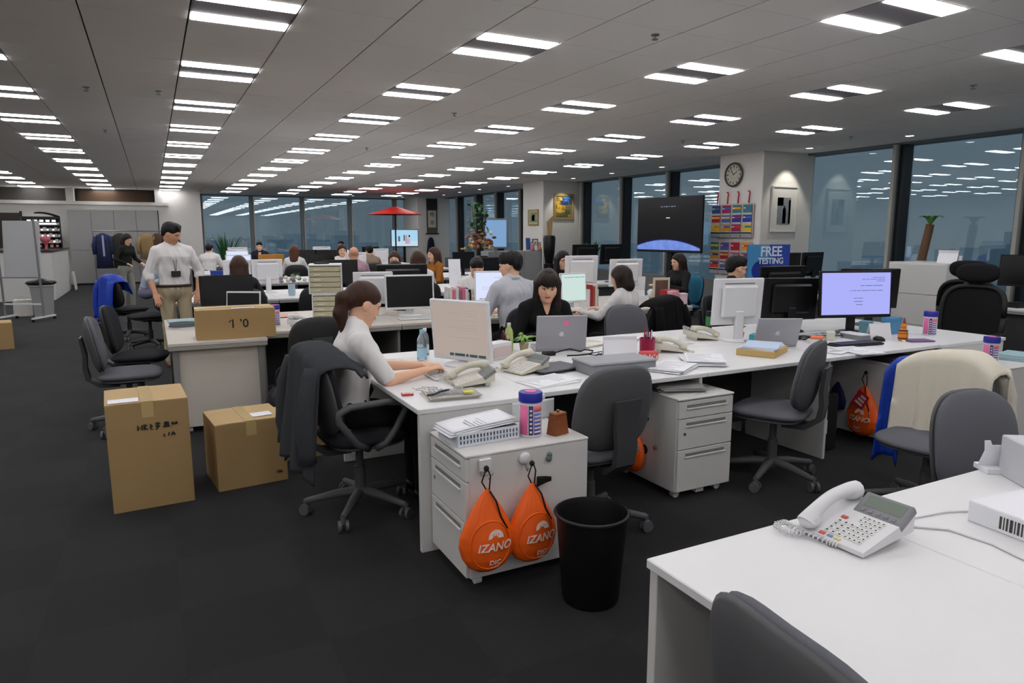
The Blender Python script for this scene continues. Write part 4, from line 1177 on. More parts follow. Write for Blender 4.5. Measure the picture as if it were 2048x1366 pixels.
def person(label, loc, deg, seated=True, s=1.0, lean=8, side=0, head=(0, 10, 0), neck_fwd=.02, wr=None, top=None, bottom=None, sleeve='short', hair='pony', hairmat=None, skin=None, h=.008, collar=False, face=True, glasses=False, male=False, vneck=False, lanyard=False, hem=.0, curl=.5, elbow_out=.5, legs=True, seat=.53, shoe=None, twist=0, headpos=None, hdir=None, belt=False, fold=.0025):
    r = thing('person', label, 'person', loc, R(deg))
    skin = skin or SKIN; hairmat = hairmat or HBLACK
    sw = (.172 if male else .158) * s
    pel = _V((0, 0, seat if seated else .93 * s))
    L = R(lean); S_ = R(side); td = _V((math.sin(L), -math.sin(S_), math.cos(L) * math.cos(S_))); td /= np.linalg.norm(td)
    tw = R(twist); lf = _V((-math.sin(tw), math.cos(tw), 0)); lf = lf - td * (lf @ td); lf /= np.linalg.norm(lf)
    fw = np.cross(lf, td)
    W = .92 if not male else 1.06
    mid = pel + td * .2 * s; che = pel + td * .36 * s; sho = pel + td * .445 * s; nb = pel + td * .485 * s + fw * .0
    shL, shR = sho + lf * sw - td * .022 * s, sho - lf * sw - td * .022 * s
    HC = (nb + td * .085 * s + fw * neck_fwd + _V((0, 0, .045 * s))) if headpos is None else _V(headpos)
    HM = rot3(*head)
    hp = lambda x, y, z: HC + HM @ (_V((x, y, z)) * s)
    def torso(g, k=.05):
        return [Cone(pel + td * .0, mid, (.108 * W + g) * s, (.095 * W + g) * s, k, lf, 1.42), Cone(mid, che, (.095 * W + g) * s, (.106 * W + g) * s, k, lf, 1.42),
                Cone(che, sho - td * .03, (.10 * W + g) * s, (.075 * W + g) * s, k, lf, 1.62),
                Cone(shL - lf * .035 - td * .012, shR + lf * .035 - td * .012, (.052 + g) * s, (.052 + g) * s, k, fw, .95),
                Cone(sho - td * .01, nb + td * .02, (.058 + g) * s, (.047 + g) * s, .03, lf, 1.15)] + [Cone(nb + td * .005 + lf * q * .03 * s, sho + lf * q * (sw - .02) - td * .02, (.04 + g) * s, (.035 + g) * s, .04) for q in (1, -1)]
    if not male: bust = [Ell(che + fw * .085 * s - td * .02 + lf * q * .062 * s, _V((.05, .055, .055)) * s, .05) for q in (-1, 1)]
    else: bust = []
    neck = [Cone(nb - td * .04 - fw * .005, hp(-.018, 0, -.05), .05 * s * (1.12 if male else .98), .05 * s * (1.1 if male else .95), .03)]
    jw = 1.06 if male else 1.0
    hd = [Ell(hp(-.014, 0, .032), _V((.098, .077, .086)) * s, .02, HM), Ell(hp(.022, 0, -.03), _V((.068, .06 * jw, .083)) * s, .03, HM), Cone(hp(.05, .0, -.094), hp(.058, 0, -.098), .024 * s, .022 * s, .035, HM[:, 1], 1.35),
          Ell(hp(.03, .04, -.03), _V((.036, .026, .04)) * s, .03, HM), Ell(hp(.03, -.04, -.03), _V((.036, .026, .04)) * s, .03, HM)]
    if face:
        hd += [Cone(hp(.086, 0, .012), hp(.098, 0, -.026), .0075 * s, .0125 * s, .012), Ell(hp(.09, .009, -.03), _V((.009, .009, .007)) * s, .006, HM), Ell(hp(.09, -.009, -.03), _V((.009, .009, .007)) * s, .006, HM),
               Ell(hp(.081, 0, -.055), _V((.011, .024, .0065)) * s, .005, HM), Ell(hp(.079, 0, -.064), _V((.011, .02, .007)) * s, .005, HM), Ell(hp(.068, .033, .024), _V((.02, .028, .01)) * s, .014, HM), Ell(hp(.068, -.033, .024), _V((.02, .028, .01)) * s, .014, HM)]
    hd += [Ell(hp(-.004, q * .076, -.008), _V((.02, .009, .031)) * s, .008, HM) for q in (1, -1)]
    hcut = [Ell(hp(.092, q * .031, .004), _V((.014, .02, .011)) * s, .012, HM) for q in (1, -1)] if face else []
    ul, fl = .275 * s, .245 * s
    wr = wr or (((.35, .16, .74), (.35, -.16, .74)))
    arms = []; cuff = []; sleeves = []; hands = []
    for q, shp, w_ in ((1, shL, wr[0]), (-1, shR, wr[1])):
        el, wp = ik(shp, w_, ul, fl, (-.25, q * elbow_out, -.8))
        ag = 1.02 if male else .92
        arms += [Cone(shp - td * .012, el, .046 * s * ag, .037 * s * ag, .02), Cone(el, wp, .038 * s * ag, .024 * s * ag, .015)]
        dv = wp - el; dv /= np.linalg.norm(dv)
        nr = _V((0, 0, 1)) - dv * dv[2]
        if np.linalg.norm(nr) < .45: nr = _V((0, q * 1.0, 0))
        hdv = dv if hdir is None else _V(hdir)
        hands += hand_prims(wp, hdv, nr, q, s * (1.05 if male else .95), curl)
        su = lf * q
        if sleeve == 'short':
            e = shp + (el - shp) * .86; sleeves += [Cone(shp - td * .008, e, .062 * s * ag, .060 * s * ag, .03)]; cuff.append((el + (wp - el) * .12, .052))
        elif sleeve == 'elbow':
            e = el + (wp - el) * .22; sleeves += [Cone(shp - td * .008, el, .060 * s * ag, .052 * s * ag, .03), Cone(el, e, .052 * s * ag, .053 * s * ag, .012)]
        else:
            e = el + (wp - el) * .97; sleeves += [Cone(shp - td * .008, el, .060 * s * ag, .049 * s * ag, .03), Cone(el, e, .048 * s * ag, .034 * s * ag, .015)]
    hipw = .088 * s
    lg = []; pants = []; feet = []
    for q in (1, -1):
        hj = pel + _V((.0, q * hipw, -.03))
        if seated: kn = _V((.40 * s, q * .10, .485)); an = _V((.40 * s, q * .10, .085))
        else: kn = _V((.03 + .02 * q, q * .095, .49 * s)); an = _V((-.01 + .03 * q, q * .10, .08))
        lg += [Cone(hj, kn, .074 * s, .05 * s, .03), Cone(kn, an, .05 * s, .034 * s, .02)]
        pants += [Cone(hj, kn, .086 * s, .064 * s, .03), Cone(kn, an, .063 * s, .052 * s, .02)]
        feet += [Cone(an + _V((-.02, 0, -.045)), an + _V((.14, 0, -.052)), .038 * s, .03 * s, .02, (0, 1, 0), 1.15)]
    skinp = torso(-.014) + neck + arms + (lg if legs else []) + hd + hands
    V, Q = surface(skinp, hcut, h)
    body = skinmesh('body', V, Q, skin, r)
    if face:
        # lips coloured on the continuous skin
        body.data.materials.append(LIPM)
        Cc = V[Q].mean(1); q = (Cc - hp(.083, 0, -.0595)) @ HM / s
        isl = (np.abs(q[:, 1]) < .022) & (np.abs(q[:, 2]) < .0105 - .012 * (np.abs(q[:, 1]) / .022) ** 2 * .5) & (q[:, 0] > -.004)
        body.data.polygons.foreach_set('material_index', isl.astype(np.int32))
    # top
    g = .008; hemd = [Cone(pel - td * .02, pel - td * (.02 + hem), (.112 * W + g) * s, (.115 * W + g) * s, .04, lf, 1.42)] if hem else []
    tp = torso(g) + bust + sleeves + hemd
    ncut = [Ell(nb + td * .045 * s + fw * .03, _V((.07, .066, .05)) * s, .006)] if not collar else [Ell(nb + td * .06 * s + fw * .02, _V((.062, .058, .045)) * s, .006)]
    if vneck: ncut.append(Cone(nb + fw * .07 * s + td * .03, nb - td * .14 * s + fw * .15 * s, .055 * s, .03 * s, .008))
    base = []
    V, Q = surface(tp, ncut, h, fold, deg)
    keep = V[Q].mean(1)[:, 2] > (pel[2] - .075 - hem if seated else pel[2] - .03 - hem)
    t_o = skinmesh('top', V, Q[keep], top, r)
    if collar:
        MB().sheet(20, 3, lambda u, v: tuple(nb + td * (.012 + .03 * math.sin(PI * v)) * s + (fw * math.cos(2 * PI * u) * (.064 + .012 * v) + lf * math.sin(2 * PI * u) * (.062 + .014 * v)) * s - td * (.02 * v * (1 + .6 * math.cos(2 * PI * u))) * s), .003).build('collar', top, t_o, 180)
    if legs and bottom is not None:
        pp = pants + [Cone(pel + td * .05, pel - _V((0, 0, .03)), .113 * W * s, .118 * W * s, .04, (0, 1, 0), 1.42)]
        V, Q = surface(pp, (), h * 1.3, fold, deg + 3)
        if not seated: Q = Q[V[Q].mean(1)[:, 2] < pel[2] + .035]
        skinmesh('trousers', V, Q, bottom, r)
        V, Q = surface(feet, (), h * 1.3); skinmesh('shoes', V, Q, shoe or PLBLACK, r)
    if belt:
        MB().sheet(28, 1, lambda u, v: tuple(pel + td * (.012 + .03 * v) + fw * math.cos(2 * PI * u) * .135 * W * s + lf * math.sin(2 * PI * u) * .182 * W * s), .005).build('belt', mat('belt_leather', srgb(60, 42, 32), .5), r, 180)
    # hair
    ah, ch = [], []
    cap = Ell(hp(-.018, 0, .04), _V((.107, .088, .094)) * s, .02, HM)
    facecut = Ell(hp(.118, 0, -.035), _V((.072, .074, .105)) * s, .012, HM)
    under = Cone(hp(.0, 0, -.16), hp(.02, 0, -.105), .1 * s, .07 * s, .02)
    if hair == 'pony':
        ah = [Ell(hp(-.016, 0, .042), _V((.103, .084, .089)) * s, .02, HM), Ell(hp(-.075, 0, .0), _V((.045, .06, .06)) * s, .03, HM), Cone(hp(-.1, 0, .025), hp(-.128, 0, -.01), .026 * s, .032 * s, .01), Cone(hp(-.128, 0, -.01), hp(-.128, 0, -.01) + _V((-.012, 0, -.085)) * s, .037 * s, .039 * s, .02), Cone(hp(-.128, 0, -.01) + _V((-.012, 0, -.085)) * s, hp(-.128, 0, -.01) + _V((.0, 0, -.225)) * s, .038 * s, .009 * s, .02)]
        ch = [Ell(hp(.125, 0, -.03), _V((.083, .09, .108)) * s, .01, HM), Cone(hp(-.02, -.1, -.075), hp(-.02, .1, -.075), .048 * s, .048 * s, .01), Ell(hp(.01, .08, -.03), _V((.034, .03, .05)) * s, .008, HM), Ell(hp(.01, -.08, -.03), _V((.034, .03, .05)) * s, .008, HM)]
    elif hair in ('long', 'longbangs', 'longback'):
        ah = [cap, Cone(hp(-.05, 0, .0), hp(-.085, 0, -.2), .082 * s, .062 * s, .03, HM[:, 1], 1.35)]
        for q in (1, -1): ah += [Cone(hp(.01, q * .078, .02), hp(.012, q * .086, -.15), .026 * s, .03 * s, .02), Cone(hp(.012, q * .086, -.15), hp(.05, q * .075, -.32), .032 * s, .014 * s, .02)]
        ch = [Ell(hp(.112, 0, -.05), _V((.082, .066, .115)) * s, .012, HM), Cone(hp(.0, 0, -.13), hp(.05, 0, -.2), .045 * s, .06 * s, .02)]
        if hair == 'longbangs': ah += []
    elif hair == 'bob':
        ah = [cap, Cone(hp(-.05, 0, .0), hp(-.06, 0, -.085), .082 * s, .075 * s, .03, HM[:, 1], 1.12)]
        for q in (1, -1): ah += [Cone(hp(.0, q * .076, .02), hp(.0, q * .08, -.085), .026 * s, .024 * s, .02)]
        ch = [Ell(hp(.115, 0, -.05), _V((.08, .064, .115)) * s, .012, HM), Cone(hp(.0, 0, -.15), hp(.04, 0, -.12), .05 * s, .05 * s, .02)]
    elif hair == 'short':
        ah = [Ell(hp(-.018, 0, .05), _V((.108, .086, .088)) * s, .02, HM), Cone(hp(.042, .03, .10), hp(.046, -.03, .096), .028 * s, .028 * s, .03), Ell(hp(-.07, 0, -.0), _V((.045, .068, .06)) * s, .03, HM)]
        ch = [Ell(hp(.12, 0, -.04), _V((.078, .1, .105)) * s, .012, HM), Cone(hp(-.02, -.12, -.085), hp(-.02, .12, -.085), .052 * s, .052 * s, .015), Ell(hp(.012, .085, -.025), _V((.036, .026, .05)) * s, .006, HM), Ell(hp(.012, -.085, -.025), _V((.036, .026, .05)) * s, .006, HM)]
    if ah:
        V, Q = surface(ah, ch, h, .004 if hair == 'short' else .0022, 5); hobj = skinmesh('hair', V, Q, hairmat, r)
        if hair == 'longbangs':
            mb = MB()
            for i in range(11):
                y = -.062 + i * .0124; w_ = .02
                b_ = [hp(.05 - abs(y) * .5, y * .55, .115), hp(.088 - abs(y) * .35, y * .85 , .085), hp(.1 - abs(y) * .42, y, .05), hp(.099 - abs(y) * .5, y * 1.03 + .006 * math.sin(i), .022 + .006 * math.sin(2.3 * i))]
                mb.tube([tuple(p) for p in b_], [.011 * s, .012 * s, .0105 * s, .004 * s], 7)
            mb.build('bangs', hairmat, hobj, 180)
        if hair == 'pony':
            pts = [tuple(hp(-.117, 0, .005) + HM @ (_V((.55 * math.cos(a), math.sin(a), .8 * math.cos(a))) * .03 * s)) for a in np.linspace(0, 2 * PI, 17)]
            MB().tube(pts, .0095 * s, 8).build('scrunchie', mat('gold_scrunchie', srgb(222, 186, 160), .4), hobj, 180)
    if face:
        for q in (1, -1):
            e = MB().at(Matrix([[*(HM[i] * s), HC[i]] for i in range(3)] + [[0, 0, 0, 1]]))
            e.ell((.0765, q * .0315, .003), (.009, .0135, .0058), 12, 7); eo = e.build('eye', EYEW, body, 180)
            e2 = MB().at(Matrix([[*(HM[i] * s), HC[i]] for i in range(3)] + [[0, 0, 0, 1]])).ell((.0815, q * .031, .0025), (.0055, .0065, .0055), 10, 6)
            e2.build('iris', EYEM, body, 180)
            MB().tube([tuple(hp(.0805, q * .017, .0075)), tuple(hp(.0845, q * .03, .0105)), tuple(hp(.077, q * .046, .0065))], .0018 * s, 5).build('eyelash', EYEM, body, 180)
            MB().tube([tuple(hp(.087, q * .014, .026)), tuple(hp(.086, q * .033, .031)), tuple(hp(.074, q * .051, .026))], [.0022 * s, .0026 * s, .0012 * s], 5).build('eyebrow', hairmat, body, 180)
    if glasses:
        gm = mat('glasses_frame', srgb(40, 30, 34), .4); gl = thing if False else None
        mb = MB()
        for q in (1, -1):
            mb.tube([tuple(hp(.1 - .012 * abs(math.cos(a)) * (1 if math.cos(a) * q > 0 else .2), q * .033 + .025 * math.cos(a), .0 + .017 * math.sin(a))) for a in np.linspace(0, 2 * PI, 17)], .0016 * s, 5)
            mb.tube([tuple(hp(.088, q * .058, .006)), tuple(hp(-.005, q * .083, .008))], .0016 * s, 5)
        mb.tube([tuple(hp(.101, -.009, .004)), tuple(hp(.101, .009, .004))], .0016 * s, 5)
        mb.build('glasses', gm, r)
    if lanyard:
        a = nb + fw * .05 - td * .0
        mid_ = che + fw * .135 * s - td * .06
        end = mid_ - td * .1 + fw * .01
        mb = MB()
        for q in (1, -1): mb.tube([tuple(nb + lf * q * .06 * s - fw * .01 + td * .012), tuple(nb + lf * q * .058 * s + fw * .075 * s - td * .04), tuple(mid_ + lf * q * .012), tuple(end + lf * q * .004)], .003, 6)
        mb.build('lanyard_cord', BLACKCORD, r, 180)
        Mx = Matrix([[fw[i], lf[i], td[i], end[i]] for i in range(3)] + [[0, 0, 0, 1]])
        MB().at(Mx @ RY(.1)).box(-.004, .012, -.05, .05, -.07, .0, .004).build('badge_holder', mat('badge_brown', srgb(58, 48, 46), .5), r)
    return r
# ================================================================== the people in the photograph
CW = mat('white_cotton', srgb(222, 220, 218), .9, spec=.15, bump=.12, scale=40)
CBLK = mat('black_jersey', srgb(20, 20, 22), .85, spec=.2, bump=.1, scale=40)
CGRY = mat('pale_grey_shirt', srgb(186, 187, 194), .9, spec=.15, bump=.12, scale=40)
CSWT = mat('light_sweater', srgb(206, 203, 202), .95, spec=.1, bump=.3, scale=220)
CKHA = mat('khaki_cotton', srgb(178, 164, 136), .9, spec=.15, bump=.1, scale=40)
CPNK = mat('pink_shirt', srgb(176, 144, 158), .9, spec=.15)
CTAN = mat('tan_jacket', srgb(142, 124, 108), .9, spec=.15)
CNVY = mat('navy_suit', srgb(32, 36, 52), .85, spec=.2)
CBLU = mat('pale_blue_shirt', srgb(168, 178, 198), .9, spec=.15)
COLV = mat('dark_olive_knit', srgb(40, 42, 38), .95, spec=.1)
CORG = mat('brown_orange_knit', srgb(150, 96, 44), .95, spec=.1)
# nearest: the woman typing at the end desk, facing +X
person('woman with a brown ponytail in a white short-sleeved top, typing', (.93, 3.80, 0), -4, lean=6, head=(6, 22, 0), neck_fwd=.04, wr=((.44, .07, .775), (.41, -.10, .775)), top=CW, bottom=CBLK, sleeve='short', hair='pony', hairmat=HBROWN, h=.0062, hem=.05, curl=.55, seat=.565, s=.98, elbow_out=.35, fold=.0028)
person('woman in black with long dark hair and bangs behind the silver laptop', (2.82, 4.96, 0), -102, lean=19, head=(-14, 18, -3), neck_fwd=.03, wr=((.40, .12, .77), (.40, -.12, .77)), top=CBLK, bottom=CBLK, sleeve='long', hair='longbangs', hairmat=HDARK, h=.0062, vneck=True, seat=.545, s=1.03, fold=.002)
person('man in a pale grey shirt sitting with his back to us', (3.02, 5.72, 0), 98, lean=10, head=(38, 12, 0), wr=((.36, .2, .78), (.42, -.14, .78)), top=CGRY, bottom=CBLK, sleeve='long', hair='short', hairmat=HBLACK, h=.008, collar=True, male=True, seat=.60, s=1.07, fold=.004)
person('woman in a light sweater with short brown hair seen from behind', (4.2, 5.5, 0), 112, lean=14, head=(8, 14, 0), wr=((.42, .28, .77), (.44, -.1, .77)), top=CSWT, bottom=CBLK, sleeve='long', hair='bob', hairmat=HDARK, h=.008, seat=.525, s=.98, fold=.003, elbow_out=.9)
person('woman with glasses and dark jacket behind the white monitor back', (5.12, 5.22, 0), -32, lean=10, head=(14, 10, 0), wr=((.4, .16, .75), (.4, -.16, .75)), top=mat('dark_jacket', srgb(34, 30, 34), .9), bottom=CBLK, sleeve='long', hair='short', hairmat=HBLACK, h=.008, glasses=True, seat=.60, s=1.0)
person('woman with long dark hair and black top below the big screen', (7.05, 8.08, 0), 185, lean=6, head=(-12, 8, 0), wr=((.4, .15, .78), (.4, -.15, .78)), top=mat('black_cardigan', srgb(26, 25, 27), .9), bottom=CBLK, sleeve='long', hair='long', hairmat=HDARK, h=.009, seat=.52)
person('woman with glasses and black hair looking over the white monitors', (4.97, 8.12, 0), -105, lean=4, head=(10, 8, 0), wr=((.4, .15, .78), (.4, -.15, .78)), top=CBLK, bottom=CBLK, sleeve='long', hair='long', hairmat=HBLACK, h=.009, glasses=True, seat=.58)
person('man with bowed head behind the bright document screen', (3.62, 7.98, 0), -112, lean=16, head=(0, 30, 0), wr=((.4, .15, .78), (.4, -.15, .78)), top=CW, bottom=CBLK, sleeve='long', hair='short', hairmat=HBLACK, h=.01, male=True, seat=.54)
person('woman whose dark hair and forehead show over the black monitor', (2.55, 7.98, 0), -105, lean=10, head=(0, 12, 0), wr=((.4, .15, .78), (.4, -.15, .78)), top=CBLK, bottom=CBLK, sleeve='long', hair='long', hairmat=HDARK, h=.01, seat=.50)
person('woman with long brown hair in a black blazer, her back to us', (.9, 8.82, 0), 82, lean=6, head=(0, 6, 0), wr=((.42, .2, .78), (.42, -.2, .78)), top=mat('black_blazer', srgb(34, 33, 36), .8), bottom=CBLK, sleeve='long', hair='longback', hairmat=HBROWN, h=.009, seat=.55, hem=.04)
person('woman in white with brown hair seen from behind, below the far screen', (3.2, 8.95, 0), 80, lean=4, head=(0, 4, 0), wr=((.42, .2, .78), (.42, -.2, .78)), top=CW, bottom=CBLK, sleeve='long', hair='longback', hairmat=HBROWN, h=.011, face=False, seat=.58)
person('woman with brown bob facing us below the far screen', (3.52, 11.05, 0), -100, lean=8, head=(-14, 10, 0), top=CW, bottom=CBLK, sleeve='long', hair='bob', hairmat=HBROWN, h=.011, seat=.53)
person('woman in an orange-brown top with long hair near the hanging scroll', (4.35, 11.2, 0), 188, lean=6, head=(0, 4, 0), top=CORG, bottom=CBLK, sleeve='long', hair='long', hairmat=HBROWN, h=.011, seat=.58)
person('bald man in a pink shirt seen from behind', (3.12, 12.0, 0), 84, lean=6, head=(0, 6, 0), top=CPNK, bottom=CBLK, sleeve='long', hair='bald', h=.011, face=False, male=True, seat=.55, skin=SKIN2, s=1.05)
person('person in a tan jacket with short black hair, back turned', (4.28, 15.08, 0), 85, lean=10, head=(0, 8, 0), top=CTAN, bottom=CBLK, sleeve='long', hair='short', hairmat=HBLACK, h=.013, face=False, male=True, seat=.56)
person('woman with brown hair facing the bald man', (3.42, 14.15, 0), -100, lean=6, head=(10, 6, 0), top=CW, bottom=CBLK, sleeve='long', hair='bob', hairmat=HBROWN, h=.012, seat=.60)
person('man in white at the far window desks left of the bald man', (4.95, 20.5, 0), -110, lean=6, head=(0, 6, 0), top=CW, bottom=CBLK, sleeve='long', hair='short', hairmat=HBLACK, h=.014, male=True, seat=.6)
person('woman in white with very long hair seated by the dark monitors', (2.62, 15.0, 0), 70, lean=8, head=(0, 6, 0), top=CW, bottom=CBLK, sleeve='long', hair='longback', hairmat=HGINGER, h=.012, face=False, seat=.57)
person('man in a dark suit facing us in the far rows', (2.66, 20.5, 0), -97, lean=4, head=(0, 4, 0), top=CNVY, bottom=CNVY, sleeve='long', hair='short', hairmat=HBLACK, h=.013, male=True, collar=True, seat=.58, vneck=True)
person('man in a white shirt with dark hair, back half turned, by the plant', (1.18, 18.2, 0), 70, lean=12, head=(0, 8, 0), top=CW, bottom=CBLK, sleeve='short', hair='short', hairmat=HBLACK, h=.013, male=True, face=False, seat=.58)
person('man in a white shirt facing us beside the palm plant', (1.42, 20.4, 0), -110, lean=14, head=(0, 12, 0), top=CW, bottom=CBLK, sleeve='short', hair='short', hairmat=HBLACK, h=.013, male=True, seat=.54, vneck=True)
# standing
person('standing man in a white shirt and khaki trousers with a badge', (.20, 8.95, 0), -82, seated=False, lean=1, head=(52, 20, 0), neck_fwd=.03, wr=((.07, .235, .89), (.11, -.225, .88)), top=CW, bottom=CKHA, sleeve='elbow', hair='short', hairmat=HBLACK, skin=SKIN2, h=.0075, male=True, collar=True, lanyard=True, belt=True, s=1.0, curl=.35, shoe=mat('brown_shoe', srgb(120, 62, 44), .5), fold=.004)
person('woman in dark clothes standing before the coat rack', (-.52, 16.3, 0), -40, seated=False, lean=8, head=(0, 22, 0), wr=((.22, .2, .95), (.22, -.2, .95)), top=COLV, bottom=mat('grey_skirt', srgb(140, 140, 130), .9), sleeve='long', hair='bob', hairmat=HDARK, h=.012, seat=.5, s=.93)
person('man in a pale blue shirt seated beside the aisle', (-.15, 14.2, 0), -20, lean=18, head=(0, 20, 0), wr=((.4, .15, .74), (.4, -.15, .74)), top=CBLU, bottom=mat('plaid_grey', srgb(120, 120, 140), .9), sleeve='long', hair='short', hairmat=HBLACK, h=.012, male=True, face=False, seat=.52)
# ================================================================== things on the middle island
D = .725
SCRW = emis('screen_document', srgb(208, 190, 180), .62); SCRB = emis('screen_lilac', srgb(168, 172, 244), .95); SCRD = emis('screen_white_blue', srgb(214, 222, 248), .95); SCRG = emis('screen_pale_green', srgb(205, 226, 220), .9)
LINEG = emis('screen_line_grey', srgb(120, 124, 170), .6); LINED = emis('screen_line_dark', srgb(120, 130, 150), .5); LINEP = emis('screen_line_pink', srgb(214, 180, 200), .8)
monitor('white square monitor the ponytail woman is typing at', 1.69, 3.97, 211, .45, .39, .945, PLWHITE, SCRW, print_=[(-.19, .19, -.165, -.145, 1, mat('taskbar_teal', srgb(70, 104, 112), .4), 3, .018), (-.12, .14, -.05, .14, 12, emis('screen_faint', srgb(200, 182, 173), .6), 4, .004)], tilt=-6)
monitor('white monitor seen from behind in front of the woman with glasses', 4.0, 3.93, 78, .43, .36, 1.03, PLWHITE, SCREENOFF)
monitor('black monitor back left of the lilac screen, the taller one', 5.06, 4.45, 85, .52, .36, 1.08, PLBLACK, SCREENOFF, slot=False)
monitor('black monitor back overlapped by the lilac screen', 4.80, 4.12, 72, .5, .36, 1.0, PLBLACK, SCREENOFF, slot=False)
monitor('black monitor with a lilac document on its screen', 5.18, 3.78, -108, .66, .39, 1.05, PLBLACK, SCRB, print_=[(-.2, .26, .1, .145, 3, LINEG, 4, .004), (-.06, .24, -.0, .08, 4, LINEG, 8, .005), (-.02, .06, -.1, -.02, 3, LINEG, 9, .005)])
monitor('black monitor angled behind the right end of the lilac screen', 5.74, 4.06, 60, .52, .36, 1.06, PLBLACK, SCREENOFF, slot=False)

def bottle(label, x, y, z, h, r_, body, cap, labm, name='drink_bottle'):
    r = thing(name, label, 'bottle', (x, y, z))
    MB().lathe([(r_ * .8, 0), (r_, .008), (r_, h * .5), (r_ * .93, h * .55), (r_, h * .6), (r_ * .9, h * .72), (r_ * .45, h * .87), (r_ * .4, h * .9)], 22).build('bottle_body', body, r, 180)
    MB().lathe([(r_ * .46, h * .9), (r_ * .46, h), (r_ * .4, h * 1.005)], 16).build('cap', cap, r, 40)
    MB().lathe([(r_ * 1.012, h * .12), (r_ * 1.012, h * .42)], 22, closed=False).build('label', labm, r, 180)
PETM = mat('pet_clear', (.8, .88, .92), .08, trans=.85, ior=1.2)
bottle('clear water bottle with pale blue cap and label beside the typing woman', 1.52, 4.22, D, .205, .032, PETM, mat('cap_teal', srgb(130, 196, 206), .5), mat('label_blue', srgb(160, 205, 222), .5))
bottle('second clear bottle behind the white monitor\'s left edge', 1.60, 4.38, D, .19, .028, PETM, PLWHITE, mat('label_pale', srgb(190, 205, 214), .5))
bottle('green tea bottle with white cap in front of the woman in black', 2.2, 4.3, D, .2, .031, mat('tea_green', srgb(176, 190, 120), .3), PLWHITE, mat('label_green', srgb(160, 190, 110), .5))

def keyboard(label, x, y, deg, w=.43, d=.14, m=PLWHITE, km=None, z=D):
    r = thing('computer_keyboard', label, 'keyboard', (x, y, z), R(deg))
    MB().box(-d / 2, d / 2, -w / 2, w / 2, .002, .016, .004).build('base', m, r)
    mb = MB()
    for a in range(5):
        for b_ in range(14): mb.box(-d / 2 + .012 + a * (d - .02) / 5, -d / 2 + .008 + (a + 1) * (d - .02) / 5, -w / 2 + .012 + b_ * (w - .024) / 14, -w / 2 + .009 + (b_ + 1) * (w - .024) / 14, .016, .022)
    tag(mb.build('keys', km or m, r), kind='stuff'); return r
keyboard('white keyboard under the ponytail woman\'s hands', 1.44, 3.80, -2, km=mat('key_grey', srgb(196, 196, 196), .5))
keyboard('black keyboard in front of the lilac screen', 4.62, 3.34, 84, m=PLBLACK)
def mouse(label, x, y, deg, m, z=D):
    r = thing('computer_mouse', label, 'mouse', (x, y, z), R(deg)); MB().ell((0, 0, .008), (.055, .03, .028), 16, 10).build('shell', m, r, 180); MB().box(.02, .034, -.003, .003, .033, .037, .001).build('wheel', PLGREY, r)
mouse('black mouse right of the black keyboard', 4.98, 3.40, 80, PLBLACK)
phone('cream telephone with grey display nearest the newspaper', 1.52, 3.42, -12)
phone('cream telephone behind the first, near the paper sheets', 1.95, 3.60, 12)
phone('cream telephone right of the pink pen cup', 3.2, 3.78, 150, cord=True)
phone('cream telephone left of the white monitor back', 3.8, 4.1, 160, cord=False)
laptop('silver laptop with a pink note on its lid facing the woman in black', 2.52, 4.12, 70, w=.36, d=.245, open_=100, sticker=True)
laptop('slim silver laptop before the black monitors', 4.02, 3.56, 62, w=.32, d=.22, open_=112)
# newspaper with folded glasses, red card
nw = thing('folded_newspaper', 'folded newspaper at the corner of the ponytail woman\'s desk', 'newspaper', (1.30, 3.22, D), R(-8))
for k in range(4): MB().sheet(8, 4, lambda u, v, k=k: (-.13 + .26 * u + .006 * k, -.1 + .2 * v - .004 * k, .003 + .005 * k + .008 * math.sin(3 * u + k) * v), .002).build('leaf', [PAPERW, mat('newsprint', srgb(176, 172, 166), .9)][k % 2], nw, 180)
mbp = MB()
for k in range(9): mbp.box(-.1 + .022 * k, -.09 + .022 * k, -.07, .05 + .02 * math.sin(k), .0295, .0302)
mbp.build('print', PRINT, nw)
MB().box(.06, .11, -.09, -.05, .03, .034).build('yellow_tab', mat('tab_yellow', srgb(214, 210, 60), .7), nw)
MB().tube([(-.13, -.08, .03), (-.1, -.09, .035), (-.05, -.03, .034), (.0, .0, .032)], .006, 6).build('black_marker', PLBLACK, nw)
hp_ = thing('reading_glasses', 'thin wire glasses lying by the folded newspaper', 'glasses', (1.24, 3.38, D))
for q in (-1, 1): MB().tube([(q * .033 + .027 * math.cos(a), .02 * math.sin(a), .012) for a in np.linspace(0, 2 * PI, 17)], .0018, 5).build('rim', STEEL, hp_)
MB().tube([(-.06, 0, .012), (-.05, .09, .004)], .0015, 5).build('temple', STEEL, hp_); MB().tube([(.06, 0, .012), (.0, .085, .004)], .0015, 5).build('temple', STEEL, hp_)
rc = thing('red_card_case', 'small red and white eraser-like card on the desk corner', 'card', (1.115, 3.33, D), R(-12))
MB().box(-.03, .03, -.022, .022, 0, .012, .002).build('card_body', mat('card_red', srgb(176, 60, 72), .5), rc); MB().box(-.026, .026, -.018, .012, .012, .0128).build('card_face', PRINTW, rc); MB().box(-.018, .014, -.012, -.002, .0128, .0134).build('card_print', mat('card_red', (0, 0, 0)), rc)
papers('printed sheets between the cream telephones and the chair', 1.93, 3.27, 12, D, n=3, seed=4)
papers('white papers next to the water bottle', 1.34, 4.18, 70, D, n=3, seed=14, m=PAPERW)
papers('stack of printed sheets at the near desk edge', 2.80, 3.24, 30, D, n=5, seed=6, h=.005)
papers('thicker stack of blue-edged documents', 3.12, 3.34, 55, D, w=.24, d=.31, n=6, seed=8, h=.006)
